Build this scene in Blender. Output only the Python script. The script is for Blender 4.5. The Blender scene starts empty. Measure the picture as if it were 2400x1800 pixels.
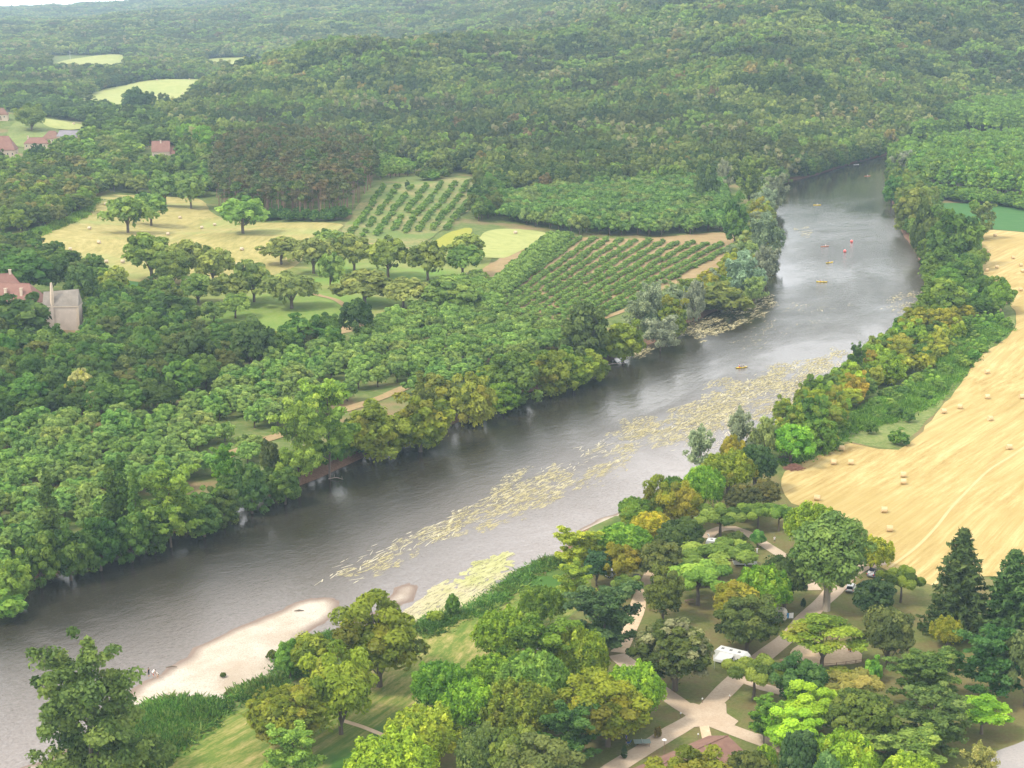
import bpy, bmesh, math, random
import numpy as np
from mathutils import Vector, Matrix, geometry

R = math.radians
rnd = random.Random(7)
rg = np.random.default_rng(7)
sc = bpy.context.scene
COL = sc.collection

# ------------------------------------------------------------------ camera
H, TH, F = 120.0, R(14.0), 3700.0          # eye height, downward tilt, focal length in photo pixels
CT, ST = math.cos(TH), math.sin(TH)
cam = bpy.data.cameras.new('camera')
camo = bpy.data.objects.new('camera', cam)
COL.objects.link(camo)
camo.location = (0, 0, H)
camo.rotation_euler = (R(90) - TH, 0, 0)
cam.sensor_width = 36
cam.lens = F / 2400 * 36
cam.clip_start = 1
cam.clip_end = 40000
sc.camera = camo
sc.render.engine = 'CYCLES'
sc.cycles.use_denoising = True
sc.cycles.max_bounces = 5
sc.cycles.diffuse_bounces = 3
sc.cycles.glossy_bounces = 2
sc.cycles.transmission_bounces = 2
sc.cycles.transparent_max_bounces = 32
sc.cycles.volume_bounces = 0
sc.view_settings.view_transform = 'Standard'
sc.view_settings.look = 'None'
sc.view_settings.gamma = 1
sc.view_settings.use_curve_mapping = False
sc.view_settings.exposure = 0.68

# ------------------------------------------------------------------ sky
SUN_EL, SUN_AZ = R(52), R(-118)     # azimuth clockwise from +Y (the view direction): sun to the left, a little behind
w = bpy.data.worlds.new('World'); sc.world = w; w.use_nodes = True
nt = w.node_tree; nt.nodes.clear()
out = nt.nodes.new('ShaderNodeOutputWorld'); bg = nt.nodes.new('ShaderNodeBackground')
sky = nt.nodes.new('ShaderNodeTexSky'); sky.sky_type = 'NISHITA'; sky.sun_disc = False
sky.sun_elevation = SUN_EL; sky.sun_rotation = SUN_AZ; sky.dust_density = 4; sky.air_density = 1.2
tc = nt.nodes.new('ShaderNodeTexCoord')
mp = nt.nodes.new('ShaderNodeMapping'); mp.inputs['Scale'].default_value = (1, 1, 2.6)
nz = nt.nodes.new('ShaderNodeTexNoise'); nz.inputs['Scale'].default_value = 2.6; nz.inputs['Detail'].default_value = 5
nz.inputs['Roughness'].default_value = .55
cr = nt.nodes.new('ShaderNodeValToRGB')
cr.color_ramp.elements[0].position = .36; cr.color_ramp.elements[0].color = (5.6, 5.7, 6.0, 1)
cr.color_ramp.elements[1].position = .66; cr.color_ramp.elements[1].color = (17.5, 17.0, 16.2, 1)
mx = nt.nodes.new('ShaderNodeMix'); mx.data_type = 'RGBA'; mx.inputs[0].default_value = .86
L = nt.links.new
L(tc.outputs['Generated'], mp.inputs[0]); L(mp.outputs[0], nz.inputs['Vector']); L(nz.outputs[0], cr.inputs[0])
sxz = nt.nodes.new('ShaderNodeSeparateXYZ'); L(tc.outputs['Generated'], sxz.inputs[0])
hg = nt.nodes.new('ShaderNodeMapRange'); hg.inputs[1].default_value = 0; hg.inputs[2].default_value = .4; hg.inputs[3].default_value = 1.85; hg.inputs[4].default_value = .95; hg.interpolation_type = 'SMOOTHSTEP'
L(sxz.outputs[2], hg.inputs[0]); vs_ = nt.nodes.new('ShaderNodeVectorMath'); vs_.operation = 'SCALE'; L(cr.outputs[0], vs_.inputs[0]); L(hg.outputs[0], vs_.inputs['Scale'])
L(sky.outputs[0], mx.inputs[6]); L(vs_.outputs[0], mx.inputs[7]); L(mx.outputs[2], bg.inputs[0]); L(bg.outputs[0], out.inputs[0])
bg.inputs[1].default_value = .12
sun = bpy.data.lights.new('sun', 'SUN'); sun.energy = 2.4; sun.angle = R(9); sun.color = (1, .93, .80)
suno = bpy.data.objects.new('sun', sun); COL.objects.link(suno)
sd = Vector((math.sin(SUN_AZ) * math.cos(SUN_EL), math.cos(SUN_AZ) * math.cos(SUN_EL), math.sin(SUN_EL)))
suno.rotation_euler = (-sd).to_track_quat('-Z', 'Y').to_euler()
suno.location = (-200, -100, 400)

# ------------------------------------------------------------------ pixel <-> ground
WZ = -2.5                                     # water level; the flood plain is z = 0
def ray(u, v):
    a = (np.asarray(u, float) - 1200) / F; b = (900 - np.asarray(v, float)) / F
    return a, CT + b * ST, -ST + b * CT
def onplane(u, v, z=0.0):
    dx, dy, dz = ray(u, v); t = (z - H) / dz
    return dx * t, dy * t
def pt(u, v, z=0.0):
    x, y = onplane(u, v, z); return float(x), float(y)
def poly(pts, z=0.0): return [pt(u, v, z) for u, v in pts]
def project(x, y, z):
    x = np.asarray(x, float); y = np.asarray(y, float); z = np.asarray(z, float) - H
    d = y * CT - z * ST; up = y * ST + z * CT
    return 1200 + F * x / d, 900 - F * up / d, d

def inside(P, x, y):
    P = np.asarray(P, float); c = np.zeros(np.shape(x), bool); n = len(P)
    for i in range(n):
        x1, y1 = P[i]; x2, y2 = P[i - 1]
        if y1 == y2: continue
        k = ((y1 > y) != (y2 > y)) & (x < (x2 - x1) * (y - y1) / (y2 - y1) + x1)
        c ^= k
    return c
def segdist(P, x, y, closed=True):
    P = np.asarray(P, float); best = np.full(np.shape(x), 1e18); n = len(P)
    for i in range(n if closed else n - 1):
        a = P[i]; b = P[(i + 1) % n]; d = b - a; q = d @ d
        if q < 1e-9: continue
        t = np.clip(((x - a[0]) * d[0] + (y - a[1]) * d[1]) / q, 0, 1)
        best = np.minimum(best, (x - a[0] - t * d[0]) ** 2 + (y - a[1] - t * d[1]) ** 2)
    return np.sqrt(best)
def sdf(P, x, y):       # positive outside
    d = segdist(P, x, y); return np.where(inside(P, x, y), -d, d)
def smooth(P, step=6.0, jit=0.0, closed=True, seed=1):
    """Catmull-Rom through the points, resampled, edges roughened a little"""
    r = random.Random(seed); n = len(P); outp = []
    for i in range(n if closed else n - 1):
        g = (lambda k: P[k % n]) if closed else (lambda k: P[min(max(k, 0), n - 1)])
        p0, p1, p2, p3 = [np.array(g(i + k), float) for k in (-1, 0, 1, 2)]
        m = max(1, int(np.linalg.norm(p2 - p1) / step))
        for k in range(m):
            t = k / m
            q = .5 * (2 * p1 + (p2 - p0) * t + (2 * p0 - 5 * p1 + 4 * p2 - p3) * t * t + (3 * p1 - p0 - 3 * p2 + p3) * t ** 3)
            outp.append((q[0] + r.uniform(-jit, jit), q[1] + r.uniform(-jit, jit)))
    if not closed: outp.append(tuple(P[-1]))
    return outp

FAR_BANK = [(-700, 1590), (-300, 1470), (23, 1384), (61, 1365), (137, 1343), (202, 1322), (253, 1300), (307, 1280), (390, 1258), (434, 1236), (503, 1214),
            (564, 1183), (615, 1166), (694, 1142), (800, 1095), (890, 1058), (959, 1037), (1060, 994), (1125, 965), (1209, 929), (1266, 911),
            (1342, 886), (1415, 853), (1469, 824), (1552, 795), (1596, 765), (1643, 745), (1665, 734), (1708, 717), (1759, 690), (1781, 665),
            (1806, 629), (1818, 593), (1812, 499), (1826, 436), (1907, 412), (1983, 388), (2040, 372), (2110, 358), (2250, 345), (2600, 330)]
NEAR_BANK = [(2600, 352), (2300, 368), (2150, 380), (2090, 400), (2078, 430), (2085, 463), (2103, 499), (2112, 542), (2150, 600), (2166, 654), (2180, 723),
             (2130, 765), (2092, 805), (2045, 845), (1990, 885), (1930, 930), (1850, 975), (1790, 1010), (1720, 1055), (1650, 1090), (1560, 1150), (1495, 1190),
             (1465, 1213), (1415, 1222), (1364, 1245), (1321, 1287), (1299, 1308), (1263, 1325), (1209, 1356), (1158, 1395), (1125, 1420), (1089, 1437), (1050, 1446),
             (1003, 1458), (974, 1480), (900, 1500), (800, 1508), (720, 1510), (665, 1545), (648, 1580), (600, 1622), (542, 1645), (391, 1641), (325, 1670),
             (230, 1720), (90, 1800), (-60, 1880), (-700, 2300)]
RIVER = smooth(poly(FAR_BANK, WZ), 7, .5, False, 3) + smooth(poly(NEAR_BANK, WZ), 7, .4, False, 4)

# ------------------------------------------------------------------ terrain heights (thin plate spline through surveyed points)
ctrl = []
def cz(u, v, Z): x, y = pt(u, v, Z); ctrl.append((x, y, Z))
def cy(u, v, Y, tree=9.0):
    dx, dy, dz = ray(u, v); t = Y / dy; ctrl.append((float(dx * t), Y, float(H + dz * t) - tree))
for Y in (120, 200, 300, 420, 560, 700, 820, 930):
    for k in (-.9, -.45, -.2, 0, .2, .45, .9):
        ctrl.append((k * Y, Y, 0.0))
for u, v in [(2100, 360), (2400, 340), (2700, 330), (2000, 400), (1850, 425), (2700, 480), (2400, 420)]: cz(u, v, 0)
for u, v, Z in [(0, 700, 5), (300, 620, 4), (600, 600, 3), (-300, 560, 8), (0, 480, 9), (300, 480, 7), (560, 540, 5), (800, 520, 4), (1100, 560, 2),
                (0, 350, 18), (200, 330, 16), (370, 370, 13), (-300, 350, 20), (560, 400, 9), (700, 480, 6), (90, 270, 20), (300, 300, 13),
                (850, 470, 7), (950, 420, 12), (1100, 430, 9), (1000, 500, 5), (1250, 450, 3), (1500, 440, 2), (1700, 425, 2), (860, 400, 12), (480, 330, 12)]: cz(u, v, Z)
for u, v, Y in [(400, 250, 1500), (560, 330, 1260), (800, 330, 1260), (900, 360, 1190),
                (900, 250, 1440), (900, 180, 1570), (880, 92, 1760), (1100, 95, 1800), (700, 130, 1700), (540, 185, 1620), (650, 220, 1480),
                (1130, 400, 1060), (1300, 350, 1140), (1300, 250, 1340), (1300, 150, 1640), (1500, 400, 1030), (1500, 250, 1360), (1500, 120, 1760),
                (1700, 380, 1080), (1700, 200, 1400), (1700, 100, 1650), (1700, 0, 1950), (1900, 350, 1170), (1900, 200, 1380), (1900, 60, 1680), (1900, 0, 1820),
                (2100, 320, 1270), (2150, 200, 1500), (2200, 100, 1720), (2200, 0, 1950), (2500, 230, 1560), (2500, 100, 1800), (2500, -20, 2050), (1750, -110, 2350), (2000, -160, 2250), (2300, -200, 2250), (2700, -200, 2250), (2100, -200, 3000),
                (2800, 200, 1640), (2800, 0, 1950),
                (900, 75, 2950), (880, 0, 3900), (1100, 70, 2750), (1300, 0, 3100), (1300, 85, 2450), (1100, -40, 3900), (1000, 30, 3300), 
                (230, 250, 1640), (330, 215, 1800), (420, 185, 1980), (180, 215, 1830), (60, 230, 1700), (-200, 240, 1650), (500, 200, 1900),
                (300, 150, 2350), (120, 140, 2550), (250, 128, 2700), (560, 140, 2500), (0, 150, 2400), (-300, 150, 2500),
                (300, 60, 3500), (600, 70, 3300), (100, 70, 3600), (450, 30, 4200), (750, 60, 3100), (700, 10, 4000), (640, 5, 4300), (-300, 70, 3800),
                (0, 42, 5200), (200, 40, 5300), (420, 34, 5000), (0, 30, 7500), (300, 24, 7500), (-600, 40, 5500), (700, -30, 5500), (1200, -60, 5500), (2000, -130, 5500), (600, 18, 8500), (0, 26, 9000)]:
    cy(u, v, Y, 9.0 if v < 330 else 4.0)
ctrl = np.array(ctrl)
def kern(r2): return np.where(r2 > 1e-12, r2 * np.log(np.maximum(r2, 1e-12)), 0)
Cx, Cy_ = ctrl[:, 0] / 1000, ctrl[:, 1] / 1000
n = len(ctrl)
A = np.zeros((n + 3, n + 3))
A[:n, :n] = kern((Cx[:, None] - Cx) ** 2 + (Cy_[:, None] - Cy_) ** 2) + np.eye(n) * 2e-4
A[:n, n] = 1; A[:n, n + 1] = Cx; A[:n, n + 2] = Cy_; A[n:, :n] = A[:n, n:].T
W = np.linalg.solve(A, np.concatenate([ctrl[:, 2], [0, 0, 0]]))
def tps(x, y):
    x = np.asarray(x, float).ravel() / 1000; y = np.asarray(y, float).ravel() / 1000
    o = np.empty_like(x)
    for i in range(0, len(x), 20000):
        a, b = x[i:i + 20000], y[i:i + 20000]
        o[i:i + 20000] = kern((a[:, None] - Cx) ** 2 + (b[:, None] - Cy_) ** 2) @ W[:n] + W[n] + W[n + 1] * a + W[n + 2] * b
    return o
def hillz(x, y):
    z = np.clip(tps(x, y), -60, 300)
    x = np.asarray(x, float).ravel(); y = np.asarray(y, float).ravel()
    z = .5 * (z - .6 + np.sqrt((z - .6) ** 2 + 1.2))
    z = z * np.clip((y - 430) / 250 + np.clip(-x - 60, 0, 200) / 200, 0, 1)
    z = z + np.clip(z / 25, 0, 1) * (9 * np.sin(x / 61 + 1.3 * np.sin(y / 83)) * np.sin(y / 71 + .7) + 4 * np.sin(x / 29 + y / 37))
    return z
def height(x, y):
    x = np.asarray(x, float).ravel(); y = np.asarray(y, float).ravel()
    z = hillz(x, y)
    m = y < 2200
    if m.any():
        d = sdf(RIVER, x[m], y[m])
        zz = z[m]
        zz = zz * np.clip((d - 2) / 25, 0, 1) + .12 * np.sin(x[m] / 7.1) * np.sin(y[m] / 9.3)
        zz = np.minimum(zz, np.maximum(WZ + d * .62, WZ - 3))
        z[m] = zz
    return z
def hz(x, y): return float(height([x], [y])[0])

# coarse lookup grid for marching rays
GX = np.arange(-3200, 3201, 40.0); GY = np.arange(80, 9001, 40.0)
_gx, _gy = np.meshgrid(GX, GY)
GZ = hillz(_gx, _gy).reshape(_gx.shape)
def zlook(x, y):
    i = np.clip((x - GX[0]) / 40, 0, len(GX) - 1.001); j = np.clip((y - GY[0]) / 40, 0, len(GY) - 1.001)
    a, b = i.astype(int), j.astype(int); fa, fb = i - a, j - b
    return (GZ[b, a] * (1 - fa) + GZ[b, a + 1] * fa) * (1 - fb) + (GZ[b + 1, a] * (1 - fa) + GZ[b + 1, a + 1] * fa) * fb
def hit(u, v):
    """first ground point seen at a photo pixel"""
    dx, dy, dz = [float(k) for k in ray(u, v)]
    Y = np.concatenate([np.arange(120, 1600, 3.0), np.arange(1600, 9000, 10.0)]); t = Y / dy
    g = H + dz * t - zlook(dx * t, Y)
    k = np.argmax(g < 0) if (g < 0).any() else len(Y) - 1
    if k > 0 and g[k] < 0:
        f = g[k - 1] / (g[k - 1] - g[k]); yy = Y[k - 1] + f * (Y[k] - Y[k - 1])
    else: yy = Y[k]
    return dx * yy / dy, yy
def hpoly(pts): return [hit(u, v) for u, v in pts]

# ------------------------------------------------------------------ materials
def nmat(name):
    m = bpy.data.materials.new(name); m.use_nodes = True
    t = m.node_tree; t.nodes.clear(); return m, t
def N(t, ty, **k):
    nd = t.nodes.new(ty)
    for a, b in k.items():
        if a.startswith('_'): setattr(nd, a[1:], b)
        else:
            key = a.replace('__', ' ')
            nd.inputs[int(key[1:]) if key[0] == 'i' and key[1:].isdigit() else key].default_value = b
    return nd
def noise(t, vec, scale, detail=3, rough=.55, dist=0.0):
    q = N(t, 'ShaderNodeTexNoise', Scale=scale, Detail=detail, Roughness=rough, Distortion=dist)
    if vec is not None: t.links.new(vec, q.inputs['Vector'])
    return q.outputs[0]
def ramp(t, fac, stops):
    q = t.nodes.new('ShaderNodeValToRGB'); e = q.color_ramp.elements
    while len(e) > 1: e.remove(e[0])
    for i, (p, c) in enumerate(stops):
        el = e[0] if i == 0 else e.new(p)
        el.position = p; el.color = (*c, 1) if not isinstance(c, (int, float)) else (c, c, c, 1)
    t.links.new(fac, q.inputs[0]); return q.outputs[0]
def mix(t, fac, a, b, mode='MIX'):
    q = t.nodes.new('ShaderNodeMix'); q.data_type = 'RGBA'; q.blend_type = mode
    for i, s in ((0, fac), (6, a), (7, b)):
        if hasattr(s, 'is_linked'): t.links.new(s, q.inputs[i])
        else: q.inputs[i].default_value = s if isinstance(s, (int, float)) and i == 0 else (*s, 1)
    return q.outputs[2]
def math_(t, op, a, b=0.0, c=None):
    q = t.nodes.new('ShaderNodeMath'); q.operation = op
    for i, s in enumerate((a, b) if c is None else (a, b, c)):
        if hasattr(s, 'is_linked'): t.links.new(s, q.inputs[i])
        else: q.inputs[i].default_value = s
    return q.outputs[0]
def wpos(t, rot=0.0, scale=(1, 1, 1)):
    g = N(t, 'ShaderNodeNewGeometry'); o = g.outputs['Position']
    if rot:
        m = N(t, 'ShaderNodeMapping'); m.inputs['Rotation'].default_value = (0, 0, rot); t.links.new(o, m.inputs[0]); o = m.outputs[0]
    if scale != (1, 1, 1):
        m = N(t, 'ShaderNodeMapping'); m.inputs['Scale'].default_value = scale; t.links.new(o, m.inputs[0]); o = m.outputs[0]
    return o
def bump(t, hgt, strength=.5, dist=.1):
    b = N(t, 'ShaderNodeBump', Strength=strength, Distance=dist); t.links.new(hgt, b.inputs['Height']); return b.outputs[0]
def finish(t, color, rough=.9, normal=None, spec=.2, **k):
    p = N(t, 'ShaderNodeBsdfPrincipled', Roughness=rough); p.inputs['Specular IOR Level'].default_value = spec
    for a, b in k.items(): p.inputs[a.replace('_', ' ')].default_value = b
    if hasattr(color, 'is_linked'): t.links.new(color, p.inputs['Base Color'])
    else: p.inputs['Base Color'].default_value = (*color, 1)
    if normal is not None: t.links.new(normal, p.inputs['Normal'])
    o = N(t, 'ShaderNodeOutputMaterial'); t.links.new(p.outputs[0], o.inputs[0]); return p
def simple(name, c, rough=.6, var=.12, scale=3.0, spec=.3, **k):
    m, t = nmat(name); p = wpos(t)
    q = noise(t, p, scale, 4); col = mix(t, q, tuple(x * (1 - var) for x in c), tuple(min(1, x * (1 + var)) for x in c))
    finish(t, col, rough, None, spec, **k); return m

# ------------------------------------------------------------------ mesh helpers
def mesh_obj(name, V, Fc, m=None, parent=None, smooth_=False, kind=None, label=None, cat=None, group=None):
    me = bpy.data.meshes.new(name)
    V = np.asarray(V, float).reshape(-1, 3)
    if isinstance(Fc, np.ndarray):
        me.vertices.add(len(V)); me.vertices.foreach_set('co', V.ravel())
        k = Fc.shape[1]; me.loops.add(Fc.size); me.loops.foreach_set('vertex_index', Fc.ravel().astype(np.int32))
        me.polygons.add(len(Fc)); me.polygons.foreach_set('loop_start', np.arange(0, Fc.size, k, dtype=np.int32))
        me.polygons.foreach_set('loop_total', np.full(len(Fc), k, np.int32)); me.update(calc_edges=True)
    else:
        me.from_pydata(V.tolist(), [], Fc); me.update()
    if smooth_: me.polygons.foreach_set('use_smooth', np.ones(len(me.polygons), bool))
    if m: me.materials.append(m)
    o = bpy.data.objects.new(name, me); COL.objects.link(o)
    if parent: o.parent = parent
    tag(o, label, cat, group, kind); return o
def tag(o, label=None, cat=None, group=None, kind=None):
    if label: o['label'] = label
    if cat: o['category'] = cat
    if group: o['group'] = group
    if kind: o['kind'] = kind
    return o
def empty(name, loc, rz=0, label=None, cat=None, group=None):
    o = bpy.data.objects.new(name, None); COL.objects.link(o); o.location = loc; o.rotation_euler = (0, 0, rz)
    o.empty_display_size = .5
    return tag(o, label, cat, group)
class MB:
    """collects boxes, tubes and lathes into one mesh"""
    def __init__(s): s.V = []; s.F = []
    def add(s, V, Fc):
        k = len(s.V); s.V += [tuple(v) for v in V]; s.F += [tuple(i + k for i in f) for f in Fc]; return s
    def box(s, x0, x1, y0, y1, z0, z1):
        V = [(x, y, z) for z in (z0, z1) for y in (y0, y1) for x in (x0, x1)]
        return s.add(V, [(0, 2, 3, 1), (4, 5, 7, 6), (0, 1, 5, 4), (2, 6, 7, 3), (0, 4, 6, 2), (1, 3, 7, 5)])
    def tube(s, pts, rad, n=6):
        pts = [Vector(p) for p in pts]; V = []; Fc = []
        for i, p in enumerate(pts):
            d = (pts[min(i + 1, len(pts) - 1)] - pts[max(i - 1, 0)]).normalized()
            a = d.orthogonal().normalized() if i == 0 else (a - d * a.dot(d)).normalized()
            b = d.cross(a); r = rad[i] if hasattr(rad, '__len__') else rad
            for k in range(n):
                an = 2 * math.pi * k / n; V.append(p + (a * math.cos(an) + b * math.sin(an)) * r)
        for i in range(len(pts) - 1):
            for k in range(n):
                k2 = (k + 1) % n; Fc.append((i * n + k, i * n + k2, (i + 1) * n + k2, (i + 1) * n + k))
        Fc.append(tuple(range(n))[::-1]); Fc.append(tuple((len(pts) - 1) * n + k for k in range(n)))
        return s.add(V, Fc)
    def prism(s, prof, y0, y1):      # profile in x,z extruded along y
        n = len(prof); V = [(x, y0, z) for x, z in prof] + [(x, y1, z) for x, z in prof]
        return s.add(V, [tuple(range(n)), tuple(range(2 * n - 1, n - 1, -1))] + [(i, i + n, (i + 1) % n + n, (i + 1) % n) for i in range(n)])
    def build(s, name, m, parent=None, **k): return mesh_obj(name, s.V, s.F, m, parent, **k)

# ------------------------------------------------------------------ ground materials
def ground_mat():
    m, t = nmat('ground'); p = wpos(t)
    a = noise(t, p, .03, 5, .6); b = noise(t, p, .35, 5, .65); c = noise(t, p, 2.2, 3, .7)
    g = ramp(t, b, [(.3, (.075, .12, .028)), (.5, (.11, .15, .04)), (.72, (.19, .19, .07))])
    br = ramp(t, c, [(.3, (.17, .12, .06)), (.7, (.27, .19, .10))])
    f = ramp(t, a, [(.52, 0.0), (.66, 1.0)])
    col = mix(t, f, g, br)
    geo = N(t, 'ShaderNodeNewGeometry'); sx = N(t, 'ShaderNodeSeparateXYZ'); t.links.new(geo.outputs['Position'], sx.inputs[0])
    wob = math_(t, 'ADD', sx.outputs[2], math_(t, 'MULTIPLY', b, .8))
    e = ramp(t, math_(t, 'MULTIPLY_ADD', wob, -1.0, .1), [(.35, 0.0), (.8, 1.0)])   # bare earth on the bank below the turf
    soil = ramp(t, c, [(.3, (.10, .055, .035)), (.7, (.23, .14, .09))])
    col = mix(t, e, col, soil)
    finish(t, col, .95, bump(t, c, .6, .15), .1); return m
def striped(name, stops, rot, period=.28, stretch=.012, fine=1.6, patch=None, bumpd=.1, warp=6.0):
    """mown / harvested field: colour streaks that follow the working direction"""
    m, t = nmat(name)
    p0 = wpos(t); wn = N(t, 'ShaderNodeTexNoise', Scale=.006, Detail=1)
    t.links.new(p0, wn.inputs['Vector'])
    sub = N(t, 'ShaderNodeVectorMath', _operation='SUBTRACT'); t.links.new(wn.outputs['Color'], sub.inputs[0]); sub.inputs[1].default_value = (.5, .5, .5)
    mul = N(t, 'ShaderNodeVectorMath', _operation='SCALE'); t.links.new(sub.outputs[0], mul.inputs[0]); mul.inputs['Scale'].default_value = warp * 10
    ad = N(t, 'ShaderNodeVectorMath', _operation='ADD'); t.links.new(p0, ad.inputs[0]); t.links.new(mul.outputs[0], ad.inputs[1])
    m0 = N(t, 'ShaderNodeMapping'); m0.inputs['Rotation'].default_value = (0, 0, rot); t.links.new(ad.outputs[0], m0.inputs[0])
    mp = N(t, 'ShaderNodeMapping'); mp.inputs['Scale'].default_value = (stretch, period, 1); t.links.new(m0.outputs[0], mp.inputs[0])
    s1 = noise(t, mp.outputs[0], 1.0, 4, .65); s2 = math_(t, 'MULTIPLY_ADD', noise(t, mp.outputs[0], 13, 2, .7), .45, math_(t, 'MULTIPLY', noise(t, mp.outputs[0], 4.5, 3, .7), .6))
    big = noise(t, p0, .018, 4, .6); fn = noise(t, p0, fine, 4, .75)
    f = math_(t, 'ADD', math_(t, 'MULTIPLY', s1, .46), math_(t, 'MULTIPLY', s2, .26))
    f = math_(t, 'ADD', f, math_(t, 'ADD', math_(t, 'MULTIPLY', big, .16), math_(t, 'MULTIPLY', fn, .12)))
    col = ramp(t, f, stops)
    if patch:
        q = noise(t, p0, patch[1], 4, .6); col = mix(t, ramp(t, q, [(patch[2], 0.0), (patch[3], 1.0)]), col, patch[0])
    finish(t, col, .95, bump(t, math_(t, 'ADD', s2, fn), .5, bumpd), .1); return m
def patchy(name, c1, c2, c3, s1=.12, s2=1.5, rough=.95, bd=.08):
    m, t = nmat(name); p = wpos(t)
    a = noise(t, p, s1, 5, .62); b = noise(t, p, s2, 4, .75)
    col = mix(t, ramp(t, a, [(.4, 0.0), (.62, 1.0)]), c1, c2)
    col = mix(t, ramp(t, b, [(.42, 0.0), (.75, 1.0)]), col, c3)
    finish(t, col, rough, bump(t, b, .6, bd), .12); return m
G_GROUND = ground_mat()
G_BED = simple('river_bed', (.10, .085, .06), .9)

# ------------------------------------------------------------------ the ground sheet
def fan():
    tc_ = np.concatenate([np.linspace(-1.3, -.42, 28)[:-1], np.linspace(-.42, .42, 460), np.linspace(.42, 1.3, 28)[1:]])
    Yr = 130 * (9500 / 130) ** np.linspace(0, 1, 800)
    X = Yr[:, None] * tc_[None, :]; Y = np.repeat(Yr[:, None], len(tc_), 1)
    Z = height(X, Y)
    V = np.stack([X.ravel(), Y.ravel(), Z], 1)
    nr, nc = X.shape; i = (np.arange(nr - 1)[:, None] * nc + np.arange(nc - 1)[None, :]).ravel()
    Fc = np.stack([i, i + 1, i + nc + 1, i + nc], 1)
    return mesh_obj('ground', V, Fc, G_GROUND, smooth_=True, kind='structure')
fan()

def sheet(name, P, m, off=.06, res=None, kind='structure', zf=None, **k):
    """a polygon draped over the ground as its own sheet"""
    P = [tuple(p) for p in P]
    a = np.array(P); x0, y0 = a.min(0); x1, y1 = a.max(0)
    if res is None: res = max(4.0, math.sqrt((x1 - x0) * (y1 - y0)) / 45)
    gx, gy = np.meshgrid(np.arange(x0, x1, res), np.arange(y0, y1, res)); gx = gx.ravel() + .13; gy = gy.ravel() + .17
    ok = inside(P, gx, gy); gx, gy = gx[ok], gy[ok]
    if len(gx):
        ok = segdist(P, gx, gy) > res * .35; gx, gy = gx[ok], gy[ok]
    pts = [Vector(p) for p in P] + [Vector((float(q), float(r))) for q, r in zip(gx, gy)]
    n_ = len(P)
    vs, es, fs, *_ = geometry.delaunay_2d_cdt(pts, [(i, (i + 1) % n_) for i in range(n_)], [], 1, 1e-5)
    X = np.array([v[0] for v in vs]); Y = np.array([v[1] for v in vs])
    Z = zf(X, Y) if zf else height(X, Y) + off
    fs = [f if (vs[f[1]] - vs[f[0]]).cross(vs[f[2]] - vs[f[0]]) > 0 else f[::-1] for f in fs]
    return mesh_obj(name, np.stack([X, Y, Z], 1), [tuple(f) for f in fs], m, smooth_=True, kind=kind, **k)
def strip(name, pts, width, m, off=.1, kind='structure', hitz=True):
    """a road or track of constant width along a centre line of photo points"""
    c = smooth([hit(u, v) for u, v in pts], 2.5, 0, False)
    Lp, Rp = [], []
    for i, p in enumerate(c):
        a = np.array(c[max(0, i - 1)]); b = np.array(c[min(len(c) - 1, i + 1)]); d = (b - a) / (np.linalg.norm(b - a) + 1e-9)
        nn = np.array((-d[1], d[0])); wv = width * .5 * (1 + .06 * math.sin(i * .9) + rnd.uniform(-.03, .03))
        Lp.append(tuple(np.array(p) + nn * wv)); Rp.append(tuple(np.array(p) - nn * wv))
    X = np.array([p[0] for p in Lp + Rp]); Y = np.array([p[1] for p in Lp + Rp]); Z = height(X, Y) + off; k = len(Lp)
    return mesh_obj(name, np.stack([X, Y, Z], 1), [(k + i, k + i + 1, i + 1, i) for i in range(k - 1)], m, kind=kind)

# ------------------------------------------------------------------ water
def drot_(p, q):
    a_, b_ = pt(*p), pt(*q); return -math.atan2(b_[1] - a_[1], b_[0] - a_[0])
def water_mat():
    m, t = nmat('river_water')
    fl = drot_((800, 1330), (1450, 1000)); p = wpos(t, fl, (.6, 1, 1)); pw = wpos(t)
    big = noise(t, wpos(t, fl, (.5, 1, 1)), .022, 4, .6, .6)
    r1 = noise(t, p, .42, 3, .6, .3); r2 = noise(t, p, 1.7, 3, .65)
    calm = N(t, 'ShaderNodeAttribute', _attribute_name='calm').outputs['Fac']
    amp = math_(t, 'MULTIPLY', ramp(t, big, [(.38, .25), (.62, 1.0)]), math_(t, 'SUBTRACT', 1.0, math_(t, 'MULTIPLY', calm, .85)))
    hgt = math_(t, 'MULTIPLY', math_(t, 'ADD', r1, math_(t, 'MULTIPLY', r2, .6)), amp)
    b = bump(t, hgt, 1.0, .38)
    at = N(t, 'ShaderNodeAttribute', _attribute_name='shallow')
    stony = ramp(t, noise(t, pw, 1.2, 5, .7), [(.3, (.175, .15, .135)), (.7, (.27, .235, .215))])
    deep = (.030, .027, .019)
    col = mix(t, at.outputs['Fac'], deep, stony)
    rgh = mix(t, calm, ramp(t, big, [(.4, .08), (.65, .20)]), (.05, .05, .05))
    pr = finish(t, col, .12, b, .5)
    pr.inputs['IOR'].default_value = 1.36; pr.inputs['Specular IOR Level'].default_value = .5
    t.links.new(rgh, pr.inputs['Roughness']); return m
NEARW = smooth(poly(NEAR_BANK, WZ), 10, 0, False)
FARW = smooth(poly(FAR_BANK, WZ), 10, 0, False)
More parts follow.
